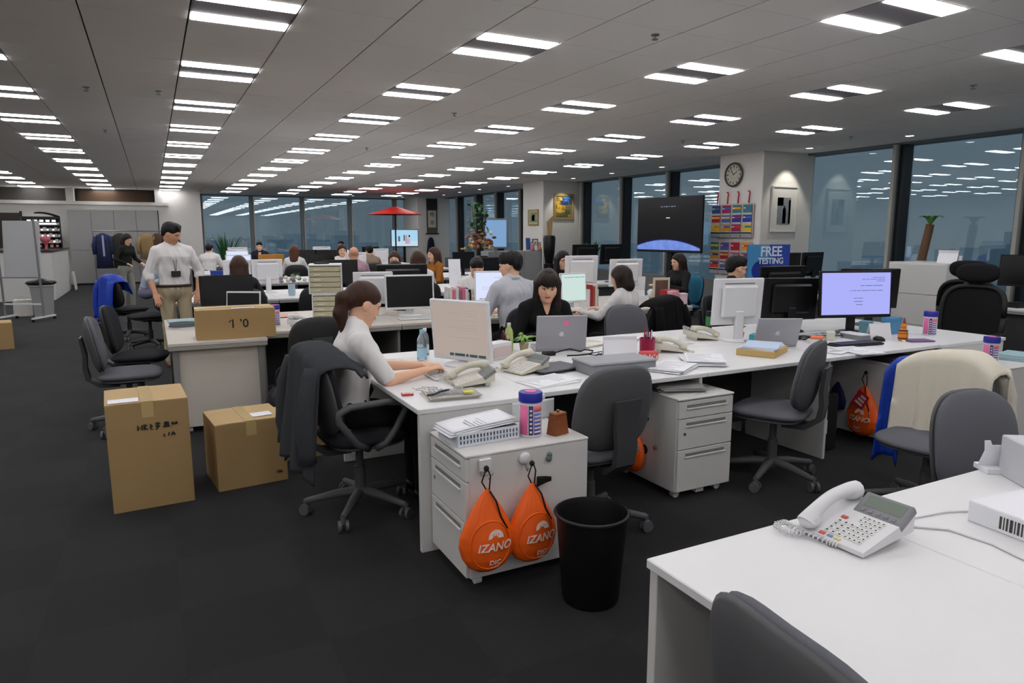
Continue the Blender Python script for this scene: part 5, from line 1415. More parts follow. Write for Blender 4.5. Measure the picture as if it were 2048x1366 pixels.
papers('sheets hanging at the edge in front of the black keyboard', 4.38, 3.16, 75, D, n=3, seed=9)
papers('papers beside the laptop of the woman in black', 2.86, 4.28, 20, D, n=4, seed=19, m=PAPERW)
papers('loose papers left of the pale telephone', 3.45, 4.1, 50, D, n=3, seed=21)
papers('magazines stacked on the magnet drawer unit', 2.8, 3.25, 70, .616, w=.28, d=.36, n=6, seed=23, h=.007, m=mat('magazine', srgb(150, 150, 150), .5), printed=False)
papers('dark folders on the drawer unit under the right desks', 4.88, 3.25, 85, .616, w=.3, d=.36, n=4, seed=25, h=.008, m=mat('folder_dark', srgb(60, 60, 64), .6), printed=False)
# grey storage box, closed black laptop
gb = thing('storage_box', 'grey shallow storage box behind the near chair', 'box', (2.45, 3.38, D), R(-3))
MB().box(-.225, .225, -.12, .12, 0, .06, .006).build('box_body', mat('grey_box', srgb(134, 136, 140), .6), gb); MB().box(-.23, .23, -.125, .125, .06, .076, .006).build('lid', mat('grey_lid', srgb(150, 152, 156), .55), gb); MB().box(-.05, .05, -.1215, -.1195, .015, .045).build('label_holder', mat('grey_lid', (0, 0, 0)), gb)
cl = thing('closed_laptop', 'closed dark laptop left of the grey storage box', 'laptop', (2.12, 3.56, D), R(10))
MB().box(-.16, .16, -.11, .11, .003, .014, .004).build('base', PLBLACK, cl); MB().box(-.16, .16, -.11, .11, .014, .024, .004).build('lid', mat('lid_dark', srgb(92, 94, 100), .4), cl)
cdb = thing('power_adapter', 'black power cable lying before the silver laptop', 'cable', (2.5, 4.0, D))
MB().tube([(-.12, 0, .012), (-.06, -.02, .03), (.02, .0, .035), (.09, -.03, .015), (.14, .0, .02), (.2, -.02, .012), (.14, -.09, .006), (.02, -.1, .006), (-.05, -.08, .006)], .005, 6).build('cable', BLACKCORD, cdb, 180); MB().box(-.19, -.1, -.02, .03, 0, .028, .006).build('brick', PLBLACK, cdb)
# pen holders
def pencup(label, x, y, m, z=D, s=1.0, n=9, seed=1):
    r = thing('pen_cup', label, 'pen holder', (x, y, z)); rr = random.Random(seed)
    MB().lathe([(.038 * s, 0), (.042 * s, .004), (.044 * s, .095 * s), (.045 * s, .098 * s), (.042 * s, .098 * s), (.039 * s, .008)], 20, closed=False).build('cup', m, r, 40)
    cols = [PLBLACK, mat('pen_red', srgb(160, 40, 50), .4), PLWHITE, mat('pen_blue', srgb(40, 50, 120), .4), mat('pen_wood', srgb(180, 140, 90), .6)]
    for k in range(n):
        a = rr.uniform(0, 6.3); q = rr.uniform(0, .028) * s; t = rr.uniform(.01, .03) * s; hh = rr.uniform(.12, .165) * s
        MB().tube([(q * math.cos(a), q * math.sin(a), .006), ((q + t * .4) * math.cos(a), (q + t * .4) * math.sin(a), hh * .93), ((q + t * .42) * math.cos(a), (q + t * .42) * math.sin(a), hh)], [.0045, .0045, .0025], 6).build('pen', cols[k % 5], r)
pencup('crimson pen cup full of pens in the middle of the desks', 2.97, 3.72, mat('cup_crimson', srgb(150, 24, 66), .4), n=13, s=1.2)
pencup('dark red pen holder beside the tea bottle', 2.12, 4.22, mat('cup_maroon', srgb(84, 30, 40), .5), n=8, seed=5)
pl = thing('desk_plant', 'small bright green potted plant by the tea bottle', 'plant', (2.3, 4.26, D))
MB().lathe([(.025, 0), (.034, .05), (.036, .055)], 16).build('pot', mat('pot_tan', srgb(180, 160, 130), .7), pl, 40)
rr_ = random.Random(3)
LEAFG = mat('leaf_bright', srgb(140, 175, 96), .6)
for k in range(14):
    a = rr_.uniform(0, 6.3); q = rr_.uniform(.02, .06); hz = rr_.uniform(.07, .13)
    MB().at(T(q * math.cos(a), q * math.sin(a), hz) @ RZ(a) @ RY(rr_.uniform(-.7, .4))).sheet(4, 4, lambda u, v: ((u - .3) * .045, (v - .5) * .03 * math.sin(PI * min(1, .15 + u)), -.01 * (2 * v - 1) ** 2 - .015 * u * u), .0012).build('leaf', LEAFG, pl, 180)
MB().tube([(0, 0, .05), (0, 0, .09)], .004).build('stem', LEAFG, pl)
bx = thing('file_box', 'white file box between the monitor and the red pen holder', 'box', (2.0, 4.08, D), R(20))
MB().box(-.09, .09, -.05, .05, 0, .11, .003).build('box_body', PLWHITE, bx); MB().box(-.085, .085, -.054, -.05, .015, .085).build('printed_side', mat('print_pink', srgb(206, 188, 184), .7), bx)
def tent(label, x, y, deg, w, h, m=PAPER, z=D, name='desk_calendar', stripe=None):
    r = thing(name, label, 'calendar', (x, y, z), R(deg))
    for q in (-1, 1): MB().at(T(q * .03, 0, 0) @ RY(R(-q * 14))).box(-.0012, .0012, -w / 2, w / 2, 0, h).build('card', m, r)
    MB().box(-.032, .032, -w / 2, w / 2, 0, .003).build('base', PLWHITE, r)
    if stripe: MB().at(T(-.03, 0, 0) @ RY(R(14))).box(-.003, -.0013, -w / 2, w / 2, 0, .02).build('stripe', stripe, r)
tent('blank white calendar card left of the crimson pen cup', 2.74, 3.72, 70, .23, .15, stripe=mat('teal_strip', srgb(110, 168, 166), .6))
tent('white desk calendar left of the striped toy', 5.06, 3.46, 78, .2, .13)
rp = thing('red_white_pack', 'small red and white patterned pack by the crimson pen cup', 'pack', (2.87, 3.58, D), R(-20))
MB().box(-.06, .06, -.03, .03, 0, .055, .008).build('pack_body', mat('pack_red', srgb(206, 84, 84), .6), rp)
for k in range(7): MB().box(-.052 + .016 * k, -.044 + .016 * k, -.0315, -.0295, .008 + .01 * (k % 3), .03 + .01 * (k % 2)).build('pack_print', PRINTW, rp)
pk = thing('crumpled_wrapper', 'crumpled pink and white wrapper behind the grey storage box', 'wrapper', (2.55, 3.64, D))
MB().sheet(8, 8, lambda u, v: ((u - .5) * .16, (v - .5) * .12, .02 + .018 * math.sin(9 * u + 4 * v) * math.cos(8 * v)), .002).build('wrap', mat('wrap_pink', srgb(226, 196, 194), .6), pk, 180)
tbx = thing('tan_document_tray', 'tan shallow box of documents before the slim laptop', 'tray', (3.72, 3.40, D), R(28))
MB().box(-.17, .17, -.13, .13, 0, .045, .004).build('tray', mat('tan_board', srgb(190, 160, 104), .7), tbx)
for k in range(4): MB().at(RZ(.05 * k)).box(-.155, .155, -.115, .115, .045 + .005 * k, .05 + .005 * k).build('document', [PAPER, mat('paper_blue', srgb(190, 206, 230), .8)][k % 2], tbx)
tl_ = thing('teal_box', 'small teal box at the foot of the white monitor', 'box', (3.93, 3.66, D), R(30))
MB().box(-.06, .06, -.035, .035, 0, .09, .003).build('box_body', mat('teal_card', srgb(60, 160, 172), .6), tl_); MB().box(-.06, .06, -.037, -.035, .03, .05).build('band', mat('teal_dark', srgb(40, 120, 132), .6), tl_)
cn = thing('drink_can', 'tall black and green drink can at the far desk edge', 'can', (4.22, 4.46, D))
MB().lathe([(.024, 0), (.028, .006), (.028, .15), (.023, .162), (.023, .165), (.02, .163)], 20).build('can_body', PLBLACK, cn, 40); MB().lathe([(.0285, .04), (.0285, .12)], 20, closed=False).build('green_mark', mat('can_green', srgb(60, 130, 70), .4), cn)
mp = thing('small_green_pot', 'little potted plant behind the white monitor\'s stand', 'plant', (4.1, 3.98, D))
MB().lathe([(.025, 0), (.033, .05)], 14).build('pot', mat('pot_terracotta', srgb(170, 120, 90), .8), mp, 40)
for k in range(10):
    a = k * 2.4; MB().tube([(0, 0, .05), (.02 * math.cos(a), .02 * math.sin(a), .09), (.045 * math.cos(a), .045 * math.sin(a), .1)], [.006, .007, .002], 5).build('leaf', mat('leaf_mid', srgb(100, 130, 70), .6), mp, 180)
# striped toy, purple notebook, wipes
ty = thing('striped_toy', 'orange toy figure with black stripes by the purple notebook', 'toy', (5.12, 3.30, D))
ORT = mat('toy_orange', srgb(214, 128, 44), .8)
MB().lathe([(.02, 0), (.033, .01), (.036, .05), (.03, .085), (.02, .1)], 18).build('toy_body', ORT, ty, 180)
MB().ell((0, 0, .115), (.024, .022, .024)).build('toy_head', ORT, ty, 180)
for k in range(4): MB().lathe([(.0345, .02 + .02 * k), (.037 - .0015 * k, .024 + .02 * k), (.034 - .002 * k, .029 + .02 * k)], 18, closed=False).build('stripe', PLBLACK, ty, 180)
MB().tube([(0, 0, .13), (.004, 0, .155), (0, 0, .18)], [.008, .01, .006]).build('topknot', mat('toy_brown', srgb(140, 70, 50), .8), ty, 180)
for q in (-1, 1): MB().ell((q * .02, -.02, .006), (.014, .018, .008)).build('foot', PLWHITE, ty, 180)
nb_ = thing('purple_notebook', 'purple notebook at the right end of the near desks', 'notebook', (5.22, 3.24, D), R(-20))
MB().box(-.1, .1, -.06, .06, 0, .012, .002).build('cover', mat('purple_cover', srgb(110, 84, 130), .5), nb_); MB().box(-.097, .102, -.057, .057, .003, .009).build('pages', PAPER, nb_)
wipes('faded white wipes canister on the right end desk', 5.62, 3.40, -44, D, 1.0)
wipes('pink-labelled wipes canister on the right drawer unit', 5.35, 2.78, -47, .616, 1.0)
wipes('blue-lidded wipes canister with printed label on the bag drawer unit', 1.515, 2.74, -14, .616, 1.06)
papers('teal book and magazine pile at the right edge', 5.75, 2.82, 15, .616, w=.2, d=.28, n=3, seed=31, h=.012, m=mat('book_teal', srgb(150, 178, 186), .6), printed=False)
def clutter_box(name, label, cat, x, y, z, w, d, h, m, deg=0, lid=None):
    r = thing(name, label, cat, (x, y, z), R(deg))
    MB().box(-w / 2, w / 2, -d / 2, d / 2, 0, h, .004).build('body', m, r)
    MB().box(-w / 2 - .002, w / 2 + .002, -d / 2 - .002, d / 2 + .002, h * .8, h + .002, .003).build('lid', lid or m, r)
    return r
clutter_box('blue_case', 'blue plastic case behind the desk calendar', 'case', 5.45, 3.62, D, .16, .1, .13, mat('case_blue', srgb(74, 136, 176), .5), 10)
clutter_box('teal_tin', 'small teal tin under the lilac screen\'s corner', 'tin', 5.12, 3.62, D, .09, .08, .12, mat('tin_teal', srgb(92, 132, 142), .5), 20)
clutter_box('grey_hub', 'grey adapter box under the lilac screen', 'adapter', 4.9, 3.55, D, .2, .1, .045, PLGREY, 84, PLWHITE)
clutter_box('orange_white_carton', 'small orange and white carton beside the black keyboard', 'carton', 4.30, 3.42, D, .1, .08, .075, PLWHITE, 30, mat('carton_orange', srgb(214, 110, 70), .6))
cbl = thing('cable_tangle', 'tangle of grey and black cables below the black monitors', 'cables', (4.6, 3.72, D))
for k in range(9):
    rr = random.Random(k); p = [(rr.uniform(-.3, .45), rr.uniform(-.1, .12), .006 + rr.uniform(0, .03)) for _ in range(6)]; q = []
    for i in range(5):
        for t in (0, .33, .66): q.append(tuple(p[i][c] * (1 - t) + p[i + 1][c] * t for c in range(3)))
    MB().tube(q, .004, 5).build('cable', [PLGREY, BLACKCORD, PLWHITE][k % 3], cbl, 180)
# letter tray with papers, leather case on the bag drawer unit
tr = thing('letter_tray', 'white plastic basket tray full of paper on the bag drawer unit', 'tray', (1.285, 2.80, .616), R(3))
PLT = mat('translucent_white', srgb(214, 218, 226), .35)
for z in (.0,): MB().box(-.155, .155, -.085, .125, z, z + .004).build('tray_floor', PLT, tr)
for sy in (-.085, .125):
    mb = MB().box(-.155, .155, sy - .002, sy + .002, .0, .012).box(-.155, .155, sy - .002, sy + .002, .028, .034).box(-.155, .155, sy - .002, sy + .002, .05, .062)
    for k in range(19): mb.box(-.155 + k * .0168, -.155 + k * .0168 + .0075, sy - .002, sy + .002, .012, .05)
    mb.build('slotted_wall', PLT, tr)
for sx in (-.155, .155): MB().box(sx - .002, sx + .002, -.085, .125, 0, .062).build('end_wall', PLT, tr)
MB().box(-.15, .15, -.08, .12, .004, .03).build('blue_papers', mat('paper_steel_blue', srgb(120, 140, 170), .8), tr)
for k in range(3): MB().sheet(10, 4, lambda u, v, k=k: (-.19 + .33 * u + .01 * k, -.075 + .19 * v + .008 * k, .055 + .008 * k + .02 * max(0, u - .1) - .03 * max(0, .3 - u) ** 1.2), .0016).build('sheet', PAPER, tr, 180)
mbp = MB()
for k in range(9): mbp.box(-.075 + .02 * k, -.072 + .02 * k, -.05, .03 + .03 * math.sin(2 * k), .078 + .0004 * k, .0795 + .0004 * k)
mbp.build('print', PRINT, tr)
lc = thing('leather_case', 'small brown leather case beside the wipes canister', 'case', (1.64, 2.70, .616), R(15))
LEA = mat('brown_leather', srgb(134, 74, 40), .5, bump=.3, scale=60, var=.2, vscale=30)
MB().add([(-.045, -.03, 0), (.045, -.03, 0), (.045, .03, 0), (-.045, .03, 0), (-.034, -.022, .1), (.034, -.022, .1), (.034, .022, .1), (-.034, .022, .1)], [(3, 2, 1, 0), (4, 5, 6, 7), (0, 1, 5, 4), (1, 2, 6, 5), (2, 3, 7, 6), (3, 0, 4, 7)]).build('case_body', LEA, lc)
MB().box(-.036, .036, -.026, .026, .092, .104, .004).build('flap', LEA, lc); MB().tube([(.0, 0, .103), (.0, 0, .115)], .007).build('stud', mat('stud_brass', srgb(150, 120, 70), .3, metal=.8), lc)
# clear plastic bag behind the canister
pb = thing('plastic_bag', 'white plastic bag hanging at the desk end behind the wipes canister', 'bag', (1.66, 3.005, .66))
MB().sheet(10, 8, lambda u, v: (-.12 + .24 * u, -.03 - .018 * math.sin(PI * u) - .004 * math.sin(14 * u), .055 - .1 * v + .0 * u), .003).build('bag_film', mat('film_white', srgb(210, 212, 214), .4), pb, 180)

# ================================================================== foreground desk
phone('large white telephone with coiled cord on the foreground desk', 1.66, 1.16, 2, body=PLWHITE, near=True)
lc_ = thing('telephone_line', 'thin white cable running from the foreground telephone', 'cable', (0, 0, D))
MB().tube([(1.78, 1.12, .02), (1.86, 1.12, .004), (1.93, 1.06, .004), (1.94, .95, .004), (1.9, .8, .004), (1.88, .62, .004), (1.9, .4, .004)], .0035, 6).build('cable', PLWHITE, lc_, 180)
MB().tube([(1.78, 1.14, .02), (1.9, 1.16, .004), (2.05, 1.14, .004), (2.2, 1.08, .004)], .003, 6).build('cable', PLWHITE, lc_, 180)
fb = thing('flat_white_box', 'flat white paper box with a barcode at the right edge', 'box', (2.165, .90, D), R(-95))
MB().box(-.17, .23, -.13, .13, 0, .062, .003).build('box_body', PAPER, fb)
mbp = MB(); x = -.08
for k, w_ in enumerate((.006, .003, .005, .008, .003, .006, .004, .007, .003, .006)):
    mbp.box(x, x + w_, -.1312, -.1298, .012, .048); x += w_ + .0045
mbp.build('barcode', mat('barcode_ink', srgb(70, 66, 62), .8), fb)
MB().sheet(6, 3, lambda u, v: (-.1 + .09 * u, .02 + .05 * v, .066 + .01 * math.sin(PI * u)), .002).build('torn_flap', PAPER, fb, 180)
wb_ = thing('upright_white_box', 'white box with a pink mark cut by the right edge', 'box', (2.62, 1.12, D), R(-33))
MB().box(-.13, .2, -.09, .09, 0, .14, .004).build('box_body', mat('box_grey_white', srgb(196, 197, 202), .7), wb_); MB().box(-.02, .05, -.0912, -.0898, .07, .1).build('pink_mark', mat('mark_pink', srgb(210, 150, 160), .7), wb_)
ct = thing('cut_out_card', 'cut-out white card propped up at the foreground desk edge', 'card', (2.62, 1.26, D), R(-30))
MB().box(-.1, .12, -.04, .04, 0, .02, .002).build('card_base', PAPER, ct)
MB().at(T(-.06, 0, .02) @ RX(.25) @ UPRIGHT).prism([(-.05, 0), (.05, 0), (.045, .075), (.05, .1), (.03, .1), (.022, .082), (-.02, .082), (-.03, .1), (-.05, .1), (-.04, .06)], -.0012, .0012).build('cut_card', PAPER, ct)

# ================================================================== second island
def letter_case(label, x, y, deg, z, nd=5, w=.30, d=.33, h=.27):
    r = thing('letter_drawer_case', label, 'drawer case', (x, y, z), R(deg))
    bm = PLWHITE; dm = mat('drawer_beige', srgb(186, 180, 150), .5)
    MB().box(-w / 2, w / 2, .0, d, 0, .012).build('bottom', bm, r); MB().box(-w / 2, w / 2, 0, d, h - .014, h, .003).build('top_panel', bm, r)
    for s_ in (-1, 1): MB().box(s_ * w / 2 - .012 if s_ > 0 else -w / 2, s_ * w / 2 if s_ > 0 else -w / 2 + .012, 0, d, .012, h - .014).build('side_panel', bm, r)
    MB().box(-w / 2 + .012, w / 2 - .012, d - .01, d, .012, h - .014).build('back_panel', bm, r)
    dh = (h - .03) / nd
    for k in range(nd):
        o = MB().box(-w / 2 + .014, w / 2 - .014, -.004, d - .014, .014 + k * dh, .014 + (k + 1) * dh - .005, .002).build('drawer', dm, r)
        MB().box(-.10, -.04, -.012, -.003, .014 + k * dh + .014, .014 + k * dh + .022, .002).build('drawer_pull', mat('pull_cream', srgb(226, 222, 205), .4), o)
letter_case('lower beige drawer case of the stacked pair', 1.42, 6.45, -14, D)
letter_case('upper beige drawer case of the stacked pair', 1.40, 6.46, -14, D + .272)
rm_ = thing('remote_control', 'black remote lying on top of the beige drawer cases', 'remote', (1.40, 6.6, D + .543), R(-10)); MB().box(-.07, .07, -.02, .02, 0, .014, .004).build('remote_body', PLBLACK, rm_); MB().box(-.05, .02, -.012, .012, .014, .017).build('buttons', PLGREY, rm_)
monitor('white monitor back behind the ponytail', 1.98, 6.92, 80, .40, .33, 1.0, PLWHITE, SCREENOFF)
monitor('black screen in a silver frame behind the ponytail woman', 2.28, 6.66, -98, .50, .35, .965, PLWHITE, SCREENOFF, slot=False)
monitor('black monitor peeking over the silver-framed one', 2.4, 7.25, 80, .55, .34, 1.05, PLBLACK, SCREENOFF, slot=False)
keyboard('white keyboard before the silver-framed screen', 2.28, 6.35, 82, km=mat('key_grey', (0, 0, 0)))
monitor('white monitor with a bright document, beside the grey-shirted man', 3.12, 6.5, -108, .36, .33, 1.0, PLWHITE, SCRD, print_=[(-.15, .15, .09, .1, 1, LINEP, 2, .006), (-.1, .12, -.1, .07, 8, emis('screen_line_faint', srgb(190, 196, 224), .8), 5, .004), (-.15, .15, -.13, -.12, 1, LINED, 3, .008)])
monitor('tall white monitor back in front of the black-haired woman with glasses', 4.72, 7.25, 84, .45, .40, 1.08, PLWHITE, SCREENOFF)
monitor('white monitor with a pale green window', 4.08, 6.42, -84, .36, .33, .96, PLWHITE, SCRG, print_=[(-.15, .15, .11, .12, 1, LINED, 3, .005)])
monitor('white monitor back right of the sweater woman\'s head', 5.2, 6.98, 84, .46, .34, 1.07, PLWHITE, SCREENOFF)
tl3 = tent('white paper tent at the right end of the second island', 5.38, 6.98, 60, .2, .3, name='paper_tent')
# box files
def files(label, x, y, deg, z, cols, h=.26, w=.035, d=.22, name='binder_row', cat='files'):
    r = thing(name, label, cat, (x, y, z), R(deg)); n = len(cols)
    MB().box(-n * w / 2 - .006, n * w / 2 + .006, -d / 2, d / 2, 0, .006).build('holder', PLWHITE, r)
    MB().box(-n * w / 2 - .008, -n * w / 2 - .004, -d / 2, d / 2, 0, h * .8).build('holder_side', PLWHITE, r); MB().box(n * w / 2 + .004, n * w / 2 + .008, -d / 2, d / 2, 0, h * .8).build('holder_side', PLWHITE, r)
    for k, m in enumerate(cols): MB().box(-n * w / 2 + k * w + .001, -n * w / 2 + (k + 1) * w - .001, -d / 2 + .004, d / 2, .006, h - .02 * (k % 2), .002).build('binder', m, r)
FP = mat('file_pink', srgb(206, 110, 140), .6); FW = mat('file_white', srgb(208, 204, 200), .7); FM = mat('file_mauve', srgb(140, 96, 116), .6); FB = mat('file_navy', srgb(36, 48, 86), .6); FR = mat('file_red', srgb(150, 40, 44), .6)
files('row of white and pink binders behind the typing woman\'s screen', 2.85, 6.8, -8, D, [FW, FP, FW, FM, FP, FW])
files('dark blue binders left of the bright document screen', 3.0, 7.0, -5, D, [FB, PLBLACK, FB, PLBLACK], h=.24)
files('rusty red binders beside the pale green screen', 4.42, 6.62, 0, D, [FR, mat('file_rust', srgb(160, 76, 56), .6), FW], h=.25)
clutter_box('blue_dispenser', 'small light blue dispenser among the toiletries', 'dispenser', 2.82, 6.40, D, .07, .07, .09, mat('disp_blue', srgb(80, 160, 200), .4), 0, PLWHITE)
for k, (x, y, h_, c) in enumerate(((2.93, 6.38, .1, PLWHITE), (2.97, 6.45, .13, PLGREY), (3.0, 6.34, .09, PLWHITE))):
    r = thing('toiletry_bottle', ['short white lotion bottle next to the light blue dispenser', 'taller grey lotion bottle behind the white ones', 'small white lotion bottle nearest the grey-shirted man'][k], 'bottle', (x, y, D)); MB().lathe([(.018, 0), (.02, .006), (.02, h_ * .7), (.01, h_ * .8)], 14).build('bottle_body', c, r, 60); MB().lathe([(.011, h_ * .8), (.011, h_)], 12).build('cap', PLWHITE, r, 40)
fr_ = thing('photo_frame', 'cream picture frame beside the white monitor back', 'frame', (5.42, 6.55, D), R(-95))
MB().box(-.012, .0, -.12, .12, 0, .3, .004).build('frame', mat('frame_cream', srgb(206, 198, 176), .5), fr_); MB().box(0, .002, -.09, .09, .03, .27).build('photo', mat('photo_brown', srgb(110, 84, 70), .6, var=.6, vscale=9), fr_)
clutter_box('red_book_box', 'dark red box below the cream picture frame', 'box', 5.38, 6.36, D, .2, .12, .17, FR, 5)
clutter_box('pink_carton', 'pale pink carton in front of the dark red box', 'carton', 5.3, 6.2, D, .1, .08, .17, mat('carton_pink', srgb(222, 160, 178), .6), 5)
clutter_box('white_pink_carton', 'pink and white carton right of the pale pink one', 'carton', 5.42, 6.18, D, .1, .08, .14, mat('carton_white_pink', srgb(226, 200, 208), .6), -6)
def tissue(label, x, y, deg, m, z=D):
    r = thing('tissue_box', label, 'tissue box', (x, y, z), R(deg)); MB().box(-.115, .115, -.06, .06, 0, .07, .003).build('box', m, r)
    MB().lathe([(.035, .068), (.03, .09), (.04, .12), (.015, .15)], 14, fold=lambda t, k: 1 + .3 * math.sin(3 * t + 3 * k)).build('tissue', PAPER, r, 180)
tissue('white tissue box with a tissue pulled up on the second island', 5.42, 6.75, 10, PLWHITE)
yc = thing('yellow_mug', 'yellow patterned mug beside the sweater woman', 'mug', (5.08, 6.3, D)); MB().lathe([(.032, 0), (.038, .005), (.038, .09), (.034, .09), (.03, .01)], 18, closed=False).build('cup', mat('mug_yellow', srgb(190, 160, 60), .5), yc, 40); MB().tube([(.036, 0, .07), (.06, 0, .065), (.06, 0, .03), (.036, 0, .02)], .006).build('handle', mat('mug_yellow', (0, 0, 0)), yc, 180)
# things on the beige end desk
bk = thing('teal_folder', 'pale teal folder on the beige desk behind the flat box', 'folder', (.25, 7.2, D), R(3)); MB().box(-.17, .2, -.13, .13, 0, .012, .002).build('cover', mat('folder_teal', srgb(140, 166, 168), .6), bk); MB().box(-.165, .196, -.126, .126, .012, .015).build('sheet', mat('folder_teal2', srgb(152, 176, 178), .6), bk)
cc = thing('coiled_cable', 'grey coil of cable on the beige desk left of the flat box', 'cable', (.2, 6.72, D)); MB().tube([(.11 * math.cos(a) * (1 + .08 * math.sin(2.7 * a)), .1 * math.sin(a), .012 + .004 * a / 3) for a in np.linspace(0, 8 * PI, 80)], .007, 6).build('coil', mat('cable_grey', srgb(96, 106, 112), .6), cc, 180)
monitor('black monitor behind the flat cardboard box, left one', .62, 7.6 - .35, -80, .5, .32, .99, PLBLACK, SCREENOFF, slot=False)
lw = thing('laptop_stand', 'white and silver notebook standing on edge behind the flat box', 'laptop', (.7, 6.75, D), R(60)); MB().at(RY(R(8))).box(-.008, .008, -.16, .16, 0, .30, .004).build('shell', PLWHITE, lw); MB().at(RY(R(8))).box(-.0095, -.008, -.15, .15, .015, .285).build('screen', SCREENOFF, lw)
wipes('wipes canister with blue lid behind the flat cardboard box', .94, 6.5, 0, D, .95)
phone('white telephone beside the beige drawer cases', 1.16, 6.35, 150, body=PLWHITE, cord=False)
pn = thing('pink_notice_board', 'pink desk surface sheet under the wipes canister', 'desk mat', (1.0, 7.25, D), R(0)); MB().box(-.3, .3, -.2, .2, 0, .006).build('mat', mat('mat_pink', srgb(206, 168, 156), .8), pn); MB().box(-.3, .3, -.21, -.2, 0, .008).build('mat_edge', mat('mat_red', srgb(130, 40, 38), .6), pn)
bt = thing('blue_towel', 'folded blue and white cloth beside the beige drawer cases', 'towel', (1.72, 6.5, D), R(-5)); MB().box(-.1, .14, -.08, .08, 0, .09, .02).build('fold', mat('towel_blue', srgb(96, 110, 160), .95), bt); MB().box(-.1, .14, -.08, .08, .09, .13, .02).build('fold', mat('towel_pale', srgb(190, 194, 214), .95), bt)

# more small clutter on the middle island
for k, (x, y, lab) in enumerate(((1.78, 4.3, 'loose grey and black cables behind the white square monitor'), (2.68, 3.86, 'thin black earphone cable before the silver laptop'), (3.42, 3.95, 'pale cable curling beside the cream telephone'))):
    c_ = thing('loose_cable', lab, 'cable', (x, y, D)); rr = random.Random(60 + k)
    for j in range(2):
        p = [(rr.uniform(-.14, .14), rr.uniform(-.1, .1), .005 + rr.uniform(0, .012)) for _ in range(6)]; q = []
        for i in range(5):
            for t in (0, .25, .5, .75): q.append(tuple(p[i][c] * (1 - t) + p[i + 1][c] * t for c in range(3)))
        q.append(p[-1]); MB().tube(q, .0032, 5).build('cable', [BLACKCORD, BLACKCORD, PLCREAM][k] if j else [PLGREY, BLACKCORD, PLWHITE][k], c_, 180)
papers('document pile with a dark clip behind the crimson pen cup', 3.2, 4.3, 40, D, n=4, seed=91, h=.006)
papers('white envelope pile under the second cream telephone', 2.1, 3.8, 30, D, w=.2, d=.26, n=3, seed=92, h=.004)
papers('notes between the slim laptop and the black keyboard', 4.22, 3.2, 20, D, w=.12, d=.16, n=3, seed=93, h=.003)
pencup('small black pen cup under the black monitor backs', 4.5, 3.82, PLBLACK, n=7, seed=12)
clutter_box('earphone_case', 'small white case lying by the black keyboard', 'case', 4.42, 3.56, D, .07, .05, .03, PLWHITE, 20)
clutter_box('tape_dispenser', 'cream tape dispenser in front of the black monitor backs', 'dispenser', 4.7, 3.62, D, .14, .06, .06, PLCREAM, 40)
# ================================================================== far desk rows: monitors, papers, plants
def row_monitors(rowname, ys, items):
    for (x, side, col, lit, w, lab) in items:
        y = ys[0] if side == 'near' else ys[1]; deg = (-90 if side == 'near' else 90) + 6
        monitor(lab, x, y, deg, w, .34, 1.02, PLWHITE if col == 'w' else PLBLACK, lit or SCREENOFF, slot=(col == 'w'))
row_monitors('third', (9.62, 10.28), [(1.05, 'far', 'w', None, .42, 'white monitor back to the left of the brown-haired blazer woman'), (1.42, 'far', 'w', None, .42, 'white monitor back to the right of the blazer woman'), (2.3, 'near', 'b', None, .5, 'black monitor on the third desk row by the flowers vase'), (4.7, 'near', 'b', None, .5, 'black monitor on the third row beside the empty chair')])
row_monitors('fourth', (12.72, 13.38), [(1.3, 'near', 'w', SCRD, .42, 'lit white monitor at the left end of the fourth row'), (2.7, 'near', 'b', None, .5, 'black monitor in front of the bald man, left'), (3.5, 'far', 'w', None, .42, 'white monitor back right of the bald man'), (5.5, 'near', 'b', None, .5, 'black monitor at the right of the fourth row')])
row_monitors('fifth', (15.82, 16.48), [(3.0, 'near', 'b', None, .6, 'large black monitor right of the long-haired woman'), (3.5, 'near', 'b', None, .5, 'black monitor before the tan jacket'), (4.9, 'far', 'w', None, .45, 'white monitor back on the fifth row'), (1.6, 'near', 'w', SCRD, .45, 'lit white monitor on the fifth row')])
row_monitors('far', (19.0, 19.7), [(2.0, 'far', 'w', None, .5, 'white monitor back left of the suited man'), (4.2, 'far', 'w', None, .5, 'white monitor back by the far window man'), (5.4, 'near', 'b', None, .5, 'black monitor on the last desk row')])
frng = random.Random(4)
plab = ['papers on the third desk row, left end', 'papers on the third desk row near the vase', 'papers on the third desk row, middle', 'papers on the third desk row, right', 'papers on the fourth desk row, left', 'papers on the fourth desk row, middle', 'papers on the fourth desk row, right', 'papers on the fifth desk row, left', 'papers on the fifth desk row, right', 'papers on the last desk row']
for k, (x, y) in enumerate(((.6, 9.5), (1.9, 9.45), (3.0, 9.5), (4.2, 9.6), (1.6, 12.6), (3.2, 12.7), (4.6, 12.6), (1.8, 15.7), (4.6, 15.8), (3.2, 19.0))):
    papers(plab[k], x, y, frng.uniform(0, 90), D, n=4, seed=40 + k, h=.012, spread=.04)
vz = thing('flower_vase', 'vase of purple and green flowers on the third desk row', 'flowers', (1.62, 9.55, D))
MB().lathe([(.04, 0), (.05, .05), (.045, .13), (.05, .15)], 16).build('vase', mat('vase_blue', srgb(170, 196, 210), .3), vz, 40)
for k in range(16):
    a = k * 2.4; q = .03 + .011 * k; MB().ell((q * math.cos(a), q * math.sin(a), .2 + .012 * (k % 6)), (.03, .03, .025), 8, 6).build('bloom', [mat('bloom_mauve', srgb(150, 128, 150), .8), mat('bloom_white', srgb(206, 206, 190), .8), mat('leaf_fresh', srgb(84, 132, 60), .7)][k % 3], vz, 180)
